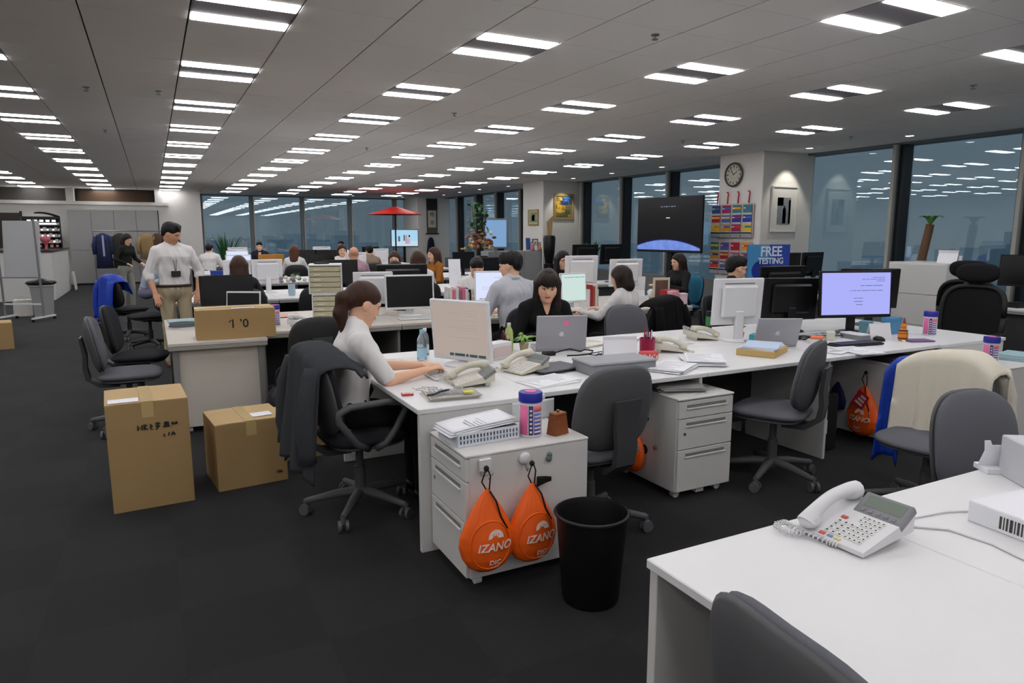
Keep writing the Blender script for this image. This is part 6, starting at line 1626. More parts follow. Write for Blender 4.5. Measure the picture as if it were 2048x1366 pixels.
clutter_box('amber_bag', 'amber paper bag on the fifth desk row before the windows', 'bag', 2.35, 16.3, D, .5, .25, .36, mat('amber_paper', srgb(170, 116, 46), .7), 8)
clutter_box('blue_bin_box', 'blue box with orange items beside the white-shirted man', 'box', 1.0, 12.75, D, .3, .2, .2, mat('box_blue', srgb(40, 66, 150), .6), 0)
clutter_box('orange_parcel', 'orange-brown parcel left of the blue box', 'parcel', .98, 12.4 + .02, D, .26, .14, .12, mat('parcel_orange', srgb(170, 96, 50), .7), 10)
clutter_box('tan_carton', 'tan carton right of the long-haired woman in white', 'carton', 3.35, 15.7, D, .3, .2, .13, CARDL, 0)
sgn = thing('sign_holder', 'white printed sign standing on the third desk row', 'sign', (4.3, 10.3, D), R(-95)); MB().at(RY(R(-6))).box(-.003, .003, -.1, .1, .0, .42).build('sign_sheet', PAPER, sgn); MB().box(-.05, .05, -.1, .1, 0, .006).build('foot', PLWHITE, sgn); lines_on(sgn, -.06, .06, .1, .3, 6, .006, PRINT, 5)
def leafplant(name, label, x, y, z, h, n, spread, m, pot=.16, seed=1, width=.05, potm=None):
    r = thing(name, label, 'plant', (x, y, z)); rr = random.Random(seed)
    MB().lathe([(pot * .75, 0), (pot, pot * 1.6), (pot * 1.05, pot * 1.6), (pot * .9, pot * 1.5)], 18).build('pot', potm or PLWHITE, r, 40)
    for k in range(n):
        a = rr.uniform(0, 6.3); L = h * rr.uniform(.7, 1.0); t = spread * rr.uniform(.3, 1)
        c, s_ = math.cos(a), math.sin(a)
        MB().sheet(6, 2, lambda u, v: (c * (t * u ** 1.6 + .02) - s_ * (v - .5) * width * math.sin(PI * (.12 + .86 * u)), s_ * (t * u ** 1.6 + .02) + c * (v - .5) * width * math.sin(PI * (.12 + .86 * u)), pot * 1.5 + L * u - .25 * t * u ** 3), .003).build('leaf', m, r, 180)
LEAFD = mat('leaf_dark', srgb(42, 84, 46), .5)
leafplant('palm_plant', 'tall green strap-leaved plant before the end windows', 1.85, 21.3, 0, 1.35, 34, .5, LEAFD, .2, 4, .07)
leafplant('window_plant', 'small leafy plant on the sill beside the colourful painting', 9.95, 14.75, .62, .62, 22, .28, mat('leaf_fresh', (0, 0, 0)), .12, 6, .09)
# ------------------------------------------------------------------ big screens
tv = thing('presentation_screen', 'large black screen on a stand showing a blue planet edge', 'screen', (8.6, 10.25, 0), R(183))
MB().box(-.03, .02, -.86, .86, 1.2, 2.22, .006).build('casing', PLBLACK, tv)
sc_ = MB().box(.02, .022, -.84, .84, 1.24, 2.2).build('screen', emis('tv_black', (.002, .002, .003), 1), tv)
def planet():
    m = bpy.data.materials.new('tv_planet'); m.use_nodes = True; n = m.node_tree.nodes; l = m.node_tree.links; b = n['Principled BSDF']
    tc = n.new('ShaderNodeTexCoord'); no = n.new('ShaderNodeTexNoise'); no.inputs['Scale'].default_value = 5; no.inputs['Detail'].default_value = 6
    cr = n.new('ShaderNodeValToRGB'); cr.color_ramp.elements[0].color = (*srgb(60, 96, 210), 1); cr.color_ramp.elements[1].color = (*srgb(150, 180, 246), 1)
    l.new(tc.outputs['Object'], no.inputs['Vector']); l.new(no.outputs['Fac'], cr.inputs['Fac']); l.new(cr.outputs['Color'], b.inputs['Emission Color']); b.inputs['Emission Strength'].default_value = .8; b.inputs['Base Color'].default_value = (0, 0, 0, 1)
    return m
arc = [(-.84 + 1.68 * k / 30, 1.29 + .14 * (1 - ((k - 14) / 15.5) ** 2)) for k in range(31)]
MB().add([(.0232, y, z) for y, z in arc] + [(.0232, .84, 1.245), (.0232, -.84, 1.245)], [tuple(range(33))]).build('planet_image', planet(), sc_)
for k in range(30): pass
MB().add([(.0228, y, z + .02) for y, z in arc] + [(.0228, .84, 1.245), (.0228, -.84, 1.245)], [tuple(range(33))]).build('atmosphere_image', emis('tv_glow', srgb(20, 30, 120), .6), sc_)
mb = MB()
for k, w_ in enumerate((.05, .03, .07, .02, .06, .04)): mb.box(.0232, .024, -.14 + .07 * k - w_ / 2 - .1 + .06, -.14 + .07 * k + w_ / 2 - .04, 2.035, 2.055)
mb.build('caption_text', emis('tv_text', srgb(150, 150, 190), .6), sc_); MB().box(.0232, .024, -.05, .05, 1.83, 1.845).build('caption_mark', emis('tv_mark', srgb(240, 240, 240), .9), sc_)
MB().box(-.1, -.03, -.06, .06, .1, 1.5, .008).build('stand_post', PLBLACK, tv); MB().box(-.35, .3, -.4, .4, .03, .1, .01).build('stand_base', PLBLACK, tv)
tv2 = thing('wall_television', 'far television with people by the sea on it, under the red parasol', 'television', (7.74, 23.0, 0), R(-94))
MB().box(-.03, .02, -.48, .48, 1.09, 1.69, .006).build('casing', PLBLACK, tv2)
s2 = MB().box(.02, .022, -.46, .46, 1.12, 1.67).build('screen', emis('tv_sky', srgb(170, 214, 240), .9), tv2)
MB().box(.022, .0226, -.46, .46, 1.12, 1.3).build('sea_image', emis('tv_sea', srgb(196, 220, 236), .9), s2)
for (y, z, w_, h_, c) in ((.12, 1.2, .13, .18, srgb(206, 180, 220)), (.16, 1.42, .05, .08, srgb(40, 30, 30)), (.05, 1.2, .07, .3, srgb(210, 160, 160)), (-.02, 1.3, .04, .2, srgb(60, 70, 90)), (-.2, 1.28, .06, .18, srgb(70, 100, 130)), (-.3, 1.2, .1, .1, srgb(220, 230, 240))): MB().box(.0227, .0233, y - w_ / 2, y + w_ / 2, z, z + h_).build('figure_image', emis('tv_fig_%d' % int(y * 100 + 500), c, .8), s2)
MB().box(-.08, -.03, -.04, .04, .05, 1.2).build('stand_post', PLBLACK, tv2); MB().box(-.25, .2, -.3, .3, 0.0, .05).build('stand_base', PLBLACK, tv2)
tr_ = thing('tablet_display', 'blue display beside the tall flower arrangement', 'screen', (7.2, 14.75, 0), R(-110)); MB().box(-.02, .02, -.28, .28, 1.2, 1.9, .006).build('casing', PLGREY, tr_); MB().box(.02, .022, -.25, .25, 1.24, 1.86).build('screen', emis('display_blue', srgb(130, 170, 214), .8), tr_); MB().box(-.03, .0, -.03, .03, .0, 1.2).build('stand_post', PLGREY, tr_); MB().box(-.2, .2, -.25, .25, 0, .03).build('stand_base', PLGREY, tr_)
# red parasol
um = thing('red_parasol', 'large red paper parasol in the far corner', 'parasol', (7.1, 22.0, 0))
REDP = mat('parasol_red', srgb(196, 40, 30), .5)
MB().lathe([(.03, 2.42), (.16, 2.38), (.38, 2.31), (.64, 2.235), (.88, 2.165), (.88, 2.155), (.62, 2.215), (.35, 2.29), (.03, 2.36)], 40, closed=False).build('canopy', REDP, um, 60)
for k in range(20):
    a = 2 * PI * k / 20; MB().tube([(.04 * math.cos(a), .04 * math.sin(a), 2.37), (.6 * math.cos(a), .6 * math.sin(a), 2.235), (.87 * math.cos(a), .87 * math.sin(a), 2.17)], .006, 5).build('rib', mat('rib_red', srgb(120, 24, 20), .5), um)
MB().cyl((0, 0, .05), .025, 2.42, 12).build('pole', mat('pole_black', srgb(22, 22, 24), .4), um); MB().lathe([(.25, 0), (.26, .02), (.05, .06)], 24).build('base', mat('pole_black', (0, 0, 0)), um, 40); MB().lathe([(.035, 2.46), (.03, 2.52), (.012, 2.56)], 12).build('finial', mat('pole_black', (0, 0, 0)), um, 40)
# hanging scroll and the things below it
so = thing('hanging_scroll', 'hanging scroll with two brushed characters on the corner pillar', 'scroll', (9.7, 25.49, 0))
MB().box(-.22, .22, -.012, 0, 1.55, 2.88).build('backing', mat('scroll_green', srgb(92, 92, 78), .8), so); MB().box(-.16, .16, -.016, -.012, 1.78, 2.42).build('paper', mat('scroll_paper', srgb(206, 200, 184), .8), so)
MB().box(-.225, .225, -.018, -.012, 2.45, 2.86).build('upper_band', mat('scroll_dark', srgb(48, 46, 44), .8), so); MB().tube([(-.27, -.02, 1.54), (.27, -.02, 1.54)], .022, 10).build('roller', mat('roller_dark', srgb(50, 36, 30), .5), so)
for ch, z in (('格', 2.27), ('命', 1.95)):
    vs, fs = text_geo(ch, .2, extrude=.001); MB().at(T(0, -.018, z) @ UPRIGHT).add(vs, fs).build('brushed_character', INK, so)
tel = thing('wall_garment', 'dark jacket hanging on the corner pillar under the scroll', 'jacket', (9.62, 25.42, 0)); MB().at(T(0, 0, .78)).lathe([(.06, .62), (.12, .5), (.15, .2), (.17, 0)], 18, fold=lambda t, k: 1 + .12 * math.sin(5 * t), sy=.4).build('coat', CNVY, tel, 180); MB().tube([(0, 0, 1.4), (0, .04, 1.44)], .01).build('hook', STEEL, tel)
# tall flower arrangement on a stand
fa = thing('flower_arrangement', 'big dried flower arrangement with tall green branches', 'flowers', (6.55, 13.9 + .35, 0))
MB().lathe([(.16, 0), (.17, .02), (.1, .1), (.08, .6), (.14, .95), (.2, 1.05)], 20).build('urn', mat('urn_brown', srgb(80, 62, 48), .6), fa, 40)
DRY = [mat('dry_gold', srgb(176, 140, 78), .9), mat('dry_brown', srgb(110, 70, 50), .9), mat('dry_cream', srgb(208, 196, 160), .9), mat('dry_rose', srgb(150, 96, 84), .9)]
rr = random.Random(9)
for k in range(90):
    a = rr.uniform(0, 6.3); e = rr.uniform(-.3, 1.2); q = rr.uniform(.12, .42)
    MB().at(T(q * math.cos(a) * math.cos(e), q * math.sin(a) * math.cos(e), 1.28 + q * math.sin(e) * .9)).ell((0, 0, 0), (rr.uniform(.025, .06), rr.uniform(.025, .06), rr.uniform(.02, .05)), 7, 5).build('dried_bloom', DRY[k % 4], fa, 180)
for k in range(9):
    a = rr.uniform(0, 6.3); MB().tube([(0, 0, 1.1), (.1 * math.cos(a), .1 * math.sin(a), 1.6), (.18 * math.cos(a), .18 * math.sin(a), 2.0 + rr.uniform(-.2, .25))], .008, 5).build('branch', mat('branch_green', srgb(70, 84, 56), .8), fa, 180)
for k in range(60):
    a = rr.uniform(0, 6.3); zt = rr.uniform(1.45, 2.25); q = rr.uniform(.02, .22)
    MB().at(T(q * math.cos(a), q * math.sin(a), zt) @ RZ(rr.uniform(0, 6)) @ RY(rr.uniform(-1, 1))).sheet(4, 2, lambda u, v: (u * .13, (v - .5) * .09 * math.sin(PI * (.1 + .88 * u)), -.03 * u * u), .003).build('leaf', LEAFD, fa, 180)
# grey cabinet by the far pillar with framed cards and dolls
gc = thing('low_cabinet', 'grey low cabinet in front of the far pillar', 'cabinet', (8.0, 15.45, 0)); MB().box(-.75, .75, -.2, .25, 0, 1.12, .004).build('body', mat('cab_grey', srgb(150, 150, 150), .5), gc)
for k in range(3): MB().box(-.73 + .49 * k, -.26 + .49 * k, -.212, -.2, .04, 1.1, .003).build('door', mat('cab_grey2', srgb(158, 158, 158), .5), gc)
for k, (x, w_, h_, c, lab) in enumerate(((.45, .16, .34, srgb(60, 90, 150), 'blue framed card on the grey cabinet'), (.66, .16, .3, srgb(210, 210, 210), 'dark framed white card on the grey cabinet'))):
    f_ = thing('framed_card', lab, 'frame', (8.0 + x, 15.42, 1.12), R(-95)); MB().at(RY(R(-8))).box(-.01, 0, -w_ / 2, w_ / 2, 0, h_, .003).build('frame', PLBLACK if k else PLWHITE, f_); MB().at(RY(R(-8))).box(0, .002, -w_ / 2 + .02, w_ / 2 - .02, .02, h_ - .02).build('card', mat('card_face_%d' % k, c, .7), f_)
for k, (x, c, lab) in enumerate(((.5, srgb(190, 120, 140), 'pink doll in front of the framed cards'), (.72, srgb(196, 150, 110), 'tan doll beside the pink doll'), (.6, srgb(214, 204, 204), 'white doll between the other two dolls'))):
    d_ = thing('small_doll', lab, 'doll', (8.0 + x, 15.32 - .03 * (k == 2), 1.12)); MB().lathe([(.05, 0), (.055, .03), (.03, .12), (.015, .14)], 14).build('dress', mat('doll_%d' % k, c, .8), d_, 180); MB().ell((0, 0, .17), (.035, .035, .038)).build('head', SKIN, d_, 180); MB().ell((0, .008, .182), (.037, .036, .034)).build('hair', HBROWN, d_, 180)
dk = thing('dark_vase', 'dark vase holding dry bamboo beside the far pillar', 'vase', (8.75, 14.9, 0)); MB().lathe([(.12, .0), (.13, .8), (.1, .82), (.14, 1.1), (.16, 1.45), (.13, 1.5)], 18).build('vase', PLBLACK, dk, 40)
for k in range(5): MB().tube([(.02 * k - .04, 0, 1.4), (.04 * k - .06, .02, 1.85 + .03 * k)], .018, 7).build('bamboo', mat('bamboo_tan', srgb(176, 150, 104), .7), dk)
# ------------------------------------------------------------------ pictures, clock, booklet racks on the pillars
def picture(label, x, y, z, w, h, deg, frm, fw_, art, passe=None):
    """hangs on a wall, its face towards local -Y"""
    r = thing('framed_picture', label, 'picture', (x, y, z), R(deg))
    MB().box(-w / 2, w / 2, -.03, 0, -h / 2, -h / 2 + fw_, .004).box(-w / 2, w / 2, -.03, 0, h / 2 - fw_, h / 2, .004).box(-w / 2, -w / 2 + fw_, -.03, 0, -h / 2 + fw_, h / 2 - fw_, .004).box(w / 2 - fw_, w / 2, -.03, 0, -h / 2 + fw_, h / 2 - fw_, .004).build('frame', frm, r)
    c = MB().box(-w / 2 + fw_, w / 2 - fw_, -.012, -.004, -h / 2 + fw_, h / 2 - fw_).build('mount', passe or PAPERW, r)
    for (x0, x1, z0, z1, m) in art: MB().box(x0, x1, -.0145, -.012, z0, z1).build('painted_patch', m, c)
    return r
GOLD = mat('frame_gold', srgb(164, 138, 82), .45)
def artm(n, c): return mat('art_' + n, c, .7, var=.25, vscale=14, bump=.3, scale=30)
pr_ = random.Random(8); patches = []
pal = {'sky': [srgb(50, 90, 160), srgb(70, 120, 190), srgb(40, 66, 120)], 'warm': [srgb(206, 160, 40), srgb(220, 180, 70), srgb(170, 120, 40)], 'low': [srgb(120, 110, 70), srgb(84, 92, 64), srgb(150, 130, 84)]}
for k in range(46):
    x, z = pr_.uniform(-.22, .22), pr_.uniform(-.25, .25); zone = 'sky' if z > .05 and x > -.08 else ('warm' if x < .02 and z > -.14 else 'low'); q = pr_.randrange(3); w_, h_ = pr_.uniform(.03, .08), pr_.uniform(.02, .06)
    patches.append((max(-.25, x - w_), min(.25, x + w_), max(-.28, z - h_), min(.28, z + h_), artm('%s%d' % (zone, q), pal[zone][q])))
pic1 = picture('gold-framed painting in blue and yellow on the far pillar', 9.83, 15.995, 2.25, .62, .68, 0, GOLD, .06, [], artm('base', srgb(110, 110, 80)))
cnv = [o for o in COL.objects if o.parent is pic1 and o.name.startswith('mount')][0]
for k, (x0, x1, z0, z1, m) in enumerate(patches): MB().box(x0, x1, -.0135 - .0002 * k, -.012, z0, z1).build('brush_patch', m, cnv)
picture('small gold-framed green picture on the side of the far pillar', 9.195, 16.5, 1.98, .55, .42, -90, GOLD, .05, [(-.2, .2, -.14, .14, artm('moss', srgb(130, 140, 110))), (-.08, .08, -.1, .06, artm('pale', srgb(180, 180, 150)))])
picture('white-framed picture with a red corner and a standing figure', 9.72, 8.595, 1.96, .62, .78, 0, mat('frame_white', srgb(206, 204, 198), .5), .025, [(-.16, .16, -.26, .2, artm('street', srgb(130, 134, 140))), (-.16, -.02, .06, .2, artm('redcorner', srgb(176, 60, 70))), (.11, .16, -.24, .16, artm('dark', srgb(30, 30, 34))), (-.03, .05, -.24, -.02, artm('legs', srgb(70, 62, 70))), (-.025, .045, -.06, .02, artm('shirt', srgb(214, 214, 216))), (-.005, .025, .02, .06, artm('headfig', srgb(60, 48, 46)))], mat('passepartout', srgb(214, 212, 206), .8))
ck = thing('wall_clock', 'round wall clock with silver rim on the near pillar', 'clock', (9.19, 9.24, 2.57), R(-90))
Mk = RX(PI / 2)
MB().at(Mk).lathe([(.2, 0), (.212, .02), (.205, .04), (.185, .045), (.18, .03)], 40, closed=False).build('rim', mat('clock_rim', srgb(96, 94, 88), .35, metal=.6), ck, 60)
MB().at(Mk).cyl((0, 0, 0), .185, .022, 40).build('dial', mat('clock_dial', srgb(176, 172, 158), .4), ck)
MB().at(Mk).lathe([(.0, .0225), (.085, .0225), (.085, .024), (.0, .024)], 30, closed=False).build('inner_dial', mat('clock_inner', srgb(150, 146, 132), .35, metal=.3), ck)
for k in range(12):
    a = 2 * PI * k / 12; MB().at(Mk @ RZ(a)).box(.125, .165, -.007, .007, .022, .024).build('hour_mark', INK, ck)
MB().at(Mk @ RZ(.6)).box(-.01, .09, -.006, .006, .025, .027).build('hour_hand', INK, ck); MB().at(Mk @ RZ(2.2)).box(-.01, .14, -.004, .004, .027, .029).build('minute_hand', INK, ck)
bcols = [srgb(206, 60, 36), srgb(44, 58, 140), srgb(214, 150, 40), srgb(176, 30, 44), srgb(60, 120, 110), srgb(70, 96, 170), srgb(226, 190, 60), srgb(150, 40, 90)]
bnam = ['orange-red', 'dark blue', 'amber', 'crimson', 'green', 'mid blue', 'yellow', 'magenta']
rk = random.Random(21); combos = [(a, b) for a in range(8) for b in range(8) if a != b]; rk.shuffle(combos)
for ri, (zt, lab) in enumerate(((2.07, 'upper'), (1.42, 'lower'))):
    rack = thing('booklet_rack', lab + ' hanging pocket rack of coloured booklets under the clock', 'rack', (9.17, 9.23, zt), R(-90))
    MB().box(-.5, .5, -.005, 0, -.6, 0, .002).build('back_sheet', mat('rack_clear', srgb(196, 180, 176), .3), rack)
    if ri == 0:
        for k in range(4):
            x = -.375 + .25 * k; MB().tube([(x, -.004, .0), (x + .01, -.006, .12), (x + .02, -.006, .16), (x + .01, -.008, .2), (x - .02, -.006, .2)], .012, 6).build('red_hook', mat('hook_red', srgb(190, 40, 60), .5), rack, 180)
    for k in range(4):
        for j in range(3):
            x = -.375 + .25 * k; z = -.1 - .16 * j
            MB().box(x - .11, x + .11, -.03, -.026, z - .1, z - .065).build('pocket', mat('pocket_clear', srgb(180, 184, 190), .3), rack)
            ci, c2 = combos.pop()
            b_ = thing('booklet', '%s booklet with a %s band in the %s pocket rack' % (bnam[ci], bnam[c2], lab), 'booklet', (9.148, 9.23 - x, zt + z), R(-90))
            MB().box(-.1, .1, -.004, .004, -.08, .075, .001).build('cover', mat('book_%d' % ci, bcols[ci], .6), b_); MB().box(-.1, .1, -.005, -.004, .0, .035).build('title_band', mat('book_%d' % c2, bcols[c2], .6), b_); MB().box(-.09, -.04, -.006, -.005, .008, .026).build('title_print', PRINTW, b_)
        x = -.375 + .25 * k
        MB().box(x - .11, x + .11, -.03, -.02, -.59, -.5).build('card_pocket', mat('card_grey', srgb(150, 152, 158), .5), rack)
# free testing poster and the desk behind
po = thing('testing_poster', 'blue poster board reading FREE TESTING beside the woman with glasses', 'poster', (6.80, 6.2, .955), R(-6))
MB().box(-.33, .33, -.01, .01, 0, .46, .003).build('board', mat('poster_blue', srgb(44, 70, 160), .5), po)
MB().box(-.33, .0, -.0115, -.01, 0, .46).build('light_panel', mat('poster_cyan', srgb(70, 140, 190), .5), po)
MB().at(T(-.1, -.0118, .14) @ UPRIGHT).prism([(.16 * math.cos(a), .13 * math.sin(a)) for a in np.linspace(0, 2 * PI, 25)[:-1]], -.0004, .0004).build('blue_swirl', mat('poster_deep', srgb(30, 48, 140), .5), po)
for tx, sz, z, x in (('FREE', .17, .37, .03), ('TESTING', .105, .255, .03)):
    vs, fs = text_geo(tx, sz, extrude=.001, space=.95, bold=.02); MB().at(T(x, -.0135, z) @ UPRIGHT).add(vs, fs).build('lettering', mat('poster_white', srgb(214, 222, 236), .5), po)
psd = thing('poster_shelf', 'grey low cabinet carrying the blue poster', 'cabinet', (6.75, 6.35, 0)); MB().box(-.42, .3, -.22, .2, 0, .95, .004).build('body', mat('cab_grey', (0, 0, 0)), psd)
for k in range(2): MB().box(-.4 + .35 * k, -.07 + .35 * k, -.232, -.22, .05, .85, .002).build('door', mat('cab_grey2', (0, 0, 0)), psd)
monitor('left black monitor back behind the testing poster', 7.55, 6.6, 82, .5, .33, 1.13, PLBLACK, SCREENOFF, slot=False)
monitor('right black monitor back behind the testing poster', 8.1, 6.62, 98, .5, .33, 1.13, PLBLACK, SCREENOFF, slot=False)
bm1 = desk('desk with two black monitors behind the black-haired woman with glasses', 5.9 + .35, 7.4, 9.5, 10.2, WHITE, DESKEDGE, panels=('x1',), modesty='y0')
monitor('left black monitor back beyond the black-haired woman with glasses', 6.25 + .2, 9.8, 84, .48, .34, 1.2, PLBLACK, SCREENOFF, slot=False)
monitor('right black monitor back beyond the black-haired woman with glasses', 6.98, 9.8, 96, .48, .34, 1.2, PLBLACK, SCREENOFF, slot=False)
monitor('upper black monitor at the right edge of the picture', 8.82, 4.25, 195, .62, .36, 1.13, PLBLACK, SCREENOFF, slot=False)
monitor('second black monitor at the right edge, nearer one', 8.8, 3.55, 170, .62, .36, 1.13, PLBLACK, SCREENOFF, slot=False)
wcab = thing('white_cabinet', 'white low cabinet behind the headrest chair', 'cabinet', (8.75, 5.35, 0)); MB().box(-.25, .35, -.36, .4, 0, 1.19, .004).build('body', WHITEM, wcab)
for k in range(3): MB().box(-.262, -.25, -.35, .39, .03 + .385 * k, .4 + .385 * k, .002).build('drawer', WHITEM, wcab)
tn = tent('white house-shaped card on the white cabinet', 8.7, 5.12, 0, .24, .16, z=1.19, name='folded_card')
clutter_box('clear_stand', 'small clear card stand beside the white house-shaped card', 'stand', 8.72, 4.99 + .02, 1.19, .1, .02, .09, PLT, 80)
pt = thing('cut_trunk_plant', 'thick cut trunk plant with a green sprout by the window', 'plant', (9.85, 6.15, 0))
MB().lathe([(.15, 0), (.19, .5), (.2, .52), (.17, .5)], 20).build('pot', PLWHITE, pt, 40); MB().tube([(0, 0, .45), (-.01, .03, 1.1), (.03, -.04, 1.68)], [.07, .06, .055], 12).build('trunk', mat('bark', srgb(110, 82, 62), .9, bump=.6, scale=40, var=.3, vscale=30), pt, 180)
for k in range(12):
    a = k * 2.4; MB().at(T(.03, -.04, 1.66)).sheet(5, 2, lambda u, v: (math.cos(a) * .16 * u - math.sin(a) * (v - .5) * .05 * math.sin(PI * (.1 + .88 * u)), math.sin(a) * .16 * u + math.cos(a) * (v - .5) * .05 * math.sin(PI * (.1 + .88 * u)), .14 * math.sin(2.2 * u)), .003).build('leaf', mat('sprout', srgb(96, 140, 66), .6), pt, 180)
clutter_box('desk_gadgets', 'pale gadget box on the right edge desk', 'box', 8.62, 4.6, D, .2, .16, .08, PLWHITE, 12); clutter_box('dark_gadget', 'dark gadget beside the pale box on the right edge desk', 'box', 8.6, 4.25, D, .16, .12, .06, PLBLACK, -8); papers('papers on the right edge desk', 8.6, 3.9, 10, D, n=4, seed=77, h=.008)
# ------------------------------------------------------------------ left far corner
lk0 = None
LOCK = mat('locker_grey', srgb(158, 157, 155), .5)
lk = thing('locker', 'x', 'locker', (0, 0, 0)); MB().box(0, .6, 0, .4, .05, 2.26, .003).build('body', LOCK, lk)
MB().box(.006, .594, -.016, 0, .06, 1.04, .002).build('door', LOCK, lk); dd = MB().box(.006, .594, -.016, 0, 1.05, 2.25, .002).build('door', LOCK, lk); MB().box(.52, .54, -.024, -.016, 1.15, 1.27).build('handle', STEEL, dd); MB().box(0, .6, -.005, .4, 0, .05).build('plinth', PLBLACK, lk)
for k, lab in enumerate(('leftmost grey locker of the far left wall', 'second grey locker, behind the navy coat', 'third grey locker, behind the tan coats', 'rightmost grey locker beside the white wall end')): dup(lk, lab, (-2.18 + .6 * k, 24.58, 0), 0, 'grey lockers on the far left wall')
# counter with display fridge
ct_ = thing('counter', 'white counter with a dark top at the far left', 'counter', (-2.1, 19.3, 0)); MB().box(-1.4, 0, 0, 3.6, 0, 1.12, .004).build('body', WHITEM, ct_); MB().box(-1.43, .03, -.03, 3.63, 1.12, 1.17, .004).build('counter_top', mat('counter_dark', srgb(58, 54, 52), .35), ct_)
for k in range(3): MB().box(0.0, .008, .05 + 1.18 * k, 1.2 + 1.18 * k, .06, 1.08, .002).build('side_panel', WHITEM, ct_)
sf = thing('display_case', 'black display case with lit shelves of drinks on the counter', 'display case', (-2.42, 21.0, 1.17), R(12))
MB().box(-.4, .4, 0, .5, 0, .03).box(-.4, -.37, 0, .5, .03, .78).box(.37, .4, 0, .5, .03, .78).box(-.37, .37, .47, .5, .03, .78).box(-.4, .4, .0, .5, .75, .80).build('cabinet', PLBLACK, sf)
MB().sheet(10, 3, lambda u, v: (-.1 + .5 * u, .0 + .5 * v, .8 + .1 * math.sin(PI * min(1, u * .62 + .38))), .03).build('hood', PLBLACK, sf, 180)
SHL = emis('shelf_light', srgb(236, 236, 240), 1.6); 
for k in range(4): MB().box(-.36, .36, .02, .46, .15 * k + .14, .15 * k + .155).build('shelf', PLWHITE, sf); 
for k in range(5): MB().box(-.3 + .13 * k, -.22 + .13 * k, .01, .04, .67, .72).build('lamp', SHL, sf)
for k in range(4): MB().box(-.36, .36, .44, .46, .15 * k + .16, .15 * k + .2).build('back_light', SHL, sf)
for k in range(4):
    for j in range(6):
        b_ = thing('drink_carton', 'small drink carton on shelf %d of the lit display case, place %d from the left' % (k + 1, j + 1), 'carton', (0, 0, 0), 0, 'drinks in the lit display case'); b_.location = (-2.42 + math.cos(R(12)) * (-.3 + .12 * j) - math.sin(R(12)) * .12, 21.0 + math.sin(R(12)) * (-.3 + .12 * j) + math.cos(R(12)) * .12, 1.17 + (.03 if k == 0 else .15 * k + .006))
        MB().box(-.035, .035, -.03, .03, 0, .085, .003).build('carton', mat('drink_%d' % ((j + k) % 5), [srgb(150, 60, 70), srgb(190, 180, 170), srgb(70, 60, 60), srgb(160, 150, 120), srgb(196, 120, 130)][(j + k) % 5], .6), b_); MB().box(-.025, .025, -.0305, -.03, .02, .05).build('carton_label', PAPERW, b_)
mvz = thing('green_vase', 'mint green vase on the white counter', 'vase', (-2.6, 20.2, 1.17)); MB().lathe([(.08, 0), (.13, .12), (.12, .24), (.07, .32), (.09, .36)], 20).build('vase', mat('mint', srgb(120, 170, 140), .4), mvz, 180); MB().lathe([(.06, .355), (.05, .36)], 16).build('rim', mat('mint', (0, 0, 0)), mvz)
pg = thing('red_glass_bowl', 'red glass goblet beside the mint green vase', 'bowl', (-2.3, 20.3, 1.17)); MB().lathe([(.06, 0), (.02, .03), (.02, .1), (.1, .2), (.11, .3), (.1, .3)], 18).build('goblet', mat('glass_rose', srgb(186, 90, 100), .2), pg, 180); MB().lathe([(.08, .2), (.085, .27)], 16, closed=False).build('band', mat('glass_dark', srgb(120, 40, 50), .3), pg)
db = thing('dark_bottle', 'dark bottle at the left end of the counter', 'bottle', (-2.95, 20.2, 1.17)); MB().lathe([(.06, 0), (.065, .02), (.065, .25), (.025, .34), (.022, .42)], 18).build('bottle_body', mat('bottle_dark', srgb(40, 52, 50), .3), db, 180); MB().lathe([(.03, .42), (.03, .47)], 12).build('stopper', PLBLACK, db)
mo = thing('microwave', 'dark-fronted oven on the wall shelf behind the counter', 'oven', (-2.9, 24.6, 1.5)); MB().box(-.3, .3, -.15, .2, 0, .38, .006).build('body', PLWHITE, mo); MB().box(-.28, .14, -.158, -.15, .03, .35).build('door', mat('oven_door', srgb(48, 56, 58), .3), mo); MB().at(T(.22, -.15, .2) @ RX(PI / 2)).cyl((0, 0, 0), .04, .015, 14).build('dial', PLGREY, mo)
wsh = thing('wall_shelf', 'white wall shelf under the oven', 'shelf', (-2.9, 24.6, 1.455)); MB().box(-.5, .5, -.2, .38, 0, .045, .003).build('board', PLWHITE, wsh); MB().box(-.3, -.27, .3, .38, -.2, 0).build('bracket', STEEL, wsh); MB().box(.27, .3, .3, .38, -.2, 0).build('bracket', STEEL, wsh)
# whiteboard on wheels
wbd = thing('whiteboard', 'tall narrow rolling whiteboard at the left edge', 'whiteboard', (-2.13, 15.0, 0), R(-28))
MB().at(T(0, 0, 0) @ RX(R(-5))).box(-.33, .33, -.012, .012, .78, 1.78, .004).build('panel', mat('board_grey', srgb(178, 180, 182), .3), wbd)
for q in (-1, 1): MB().tube([(q * .35, 0, .06), (q * .35, -.02, 1.8)], .018, 8).build('post', LEGM, wbd)
for q in (-1, 1):
    MB().box(q * .35 - .02, q * .35 + .02, -.3, .3, .05, .08).build('foot_bar', PLWHITE, wbd)
MB().box(-.34, .34, -.05, .03, .76, .78).build('pen_ledge', PLGREY, wbd); MB().box(-.34, .34, -.01, .01, .28, .31).build('cross_bar', PLWHITE, wbd)
for sx in (-1, 1):
    for sy in (-1, 1): MB().at(T(sx * .35, sy * .28, .025) @ RX(PI / 2)).cyl((0, 0, -.012), .025, .024, 12).build('caster', PLBLACK, wbd)
gbn = thing('rubbish_bin', 'light grey rubbish bin with a black bag beside the whiteboard', 'bin', (-1.9, 15.55, 0), R(8))
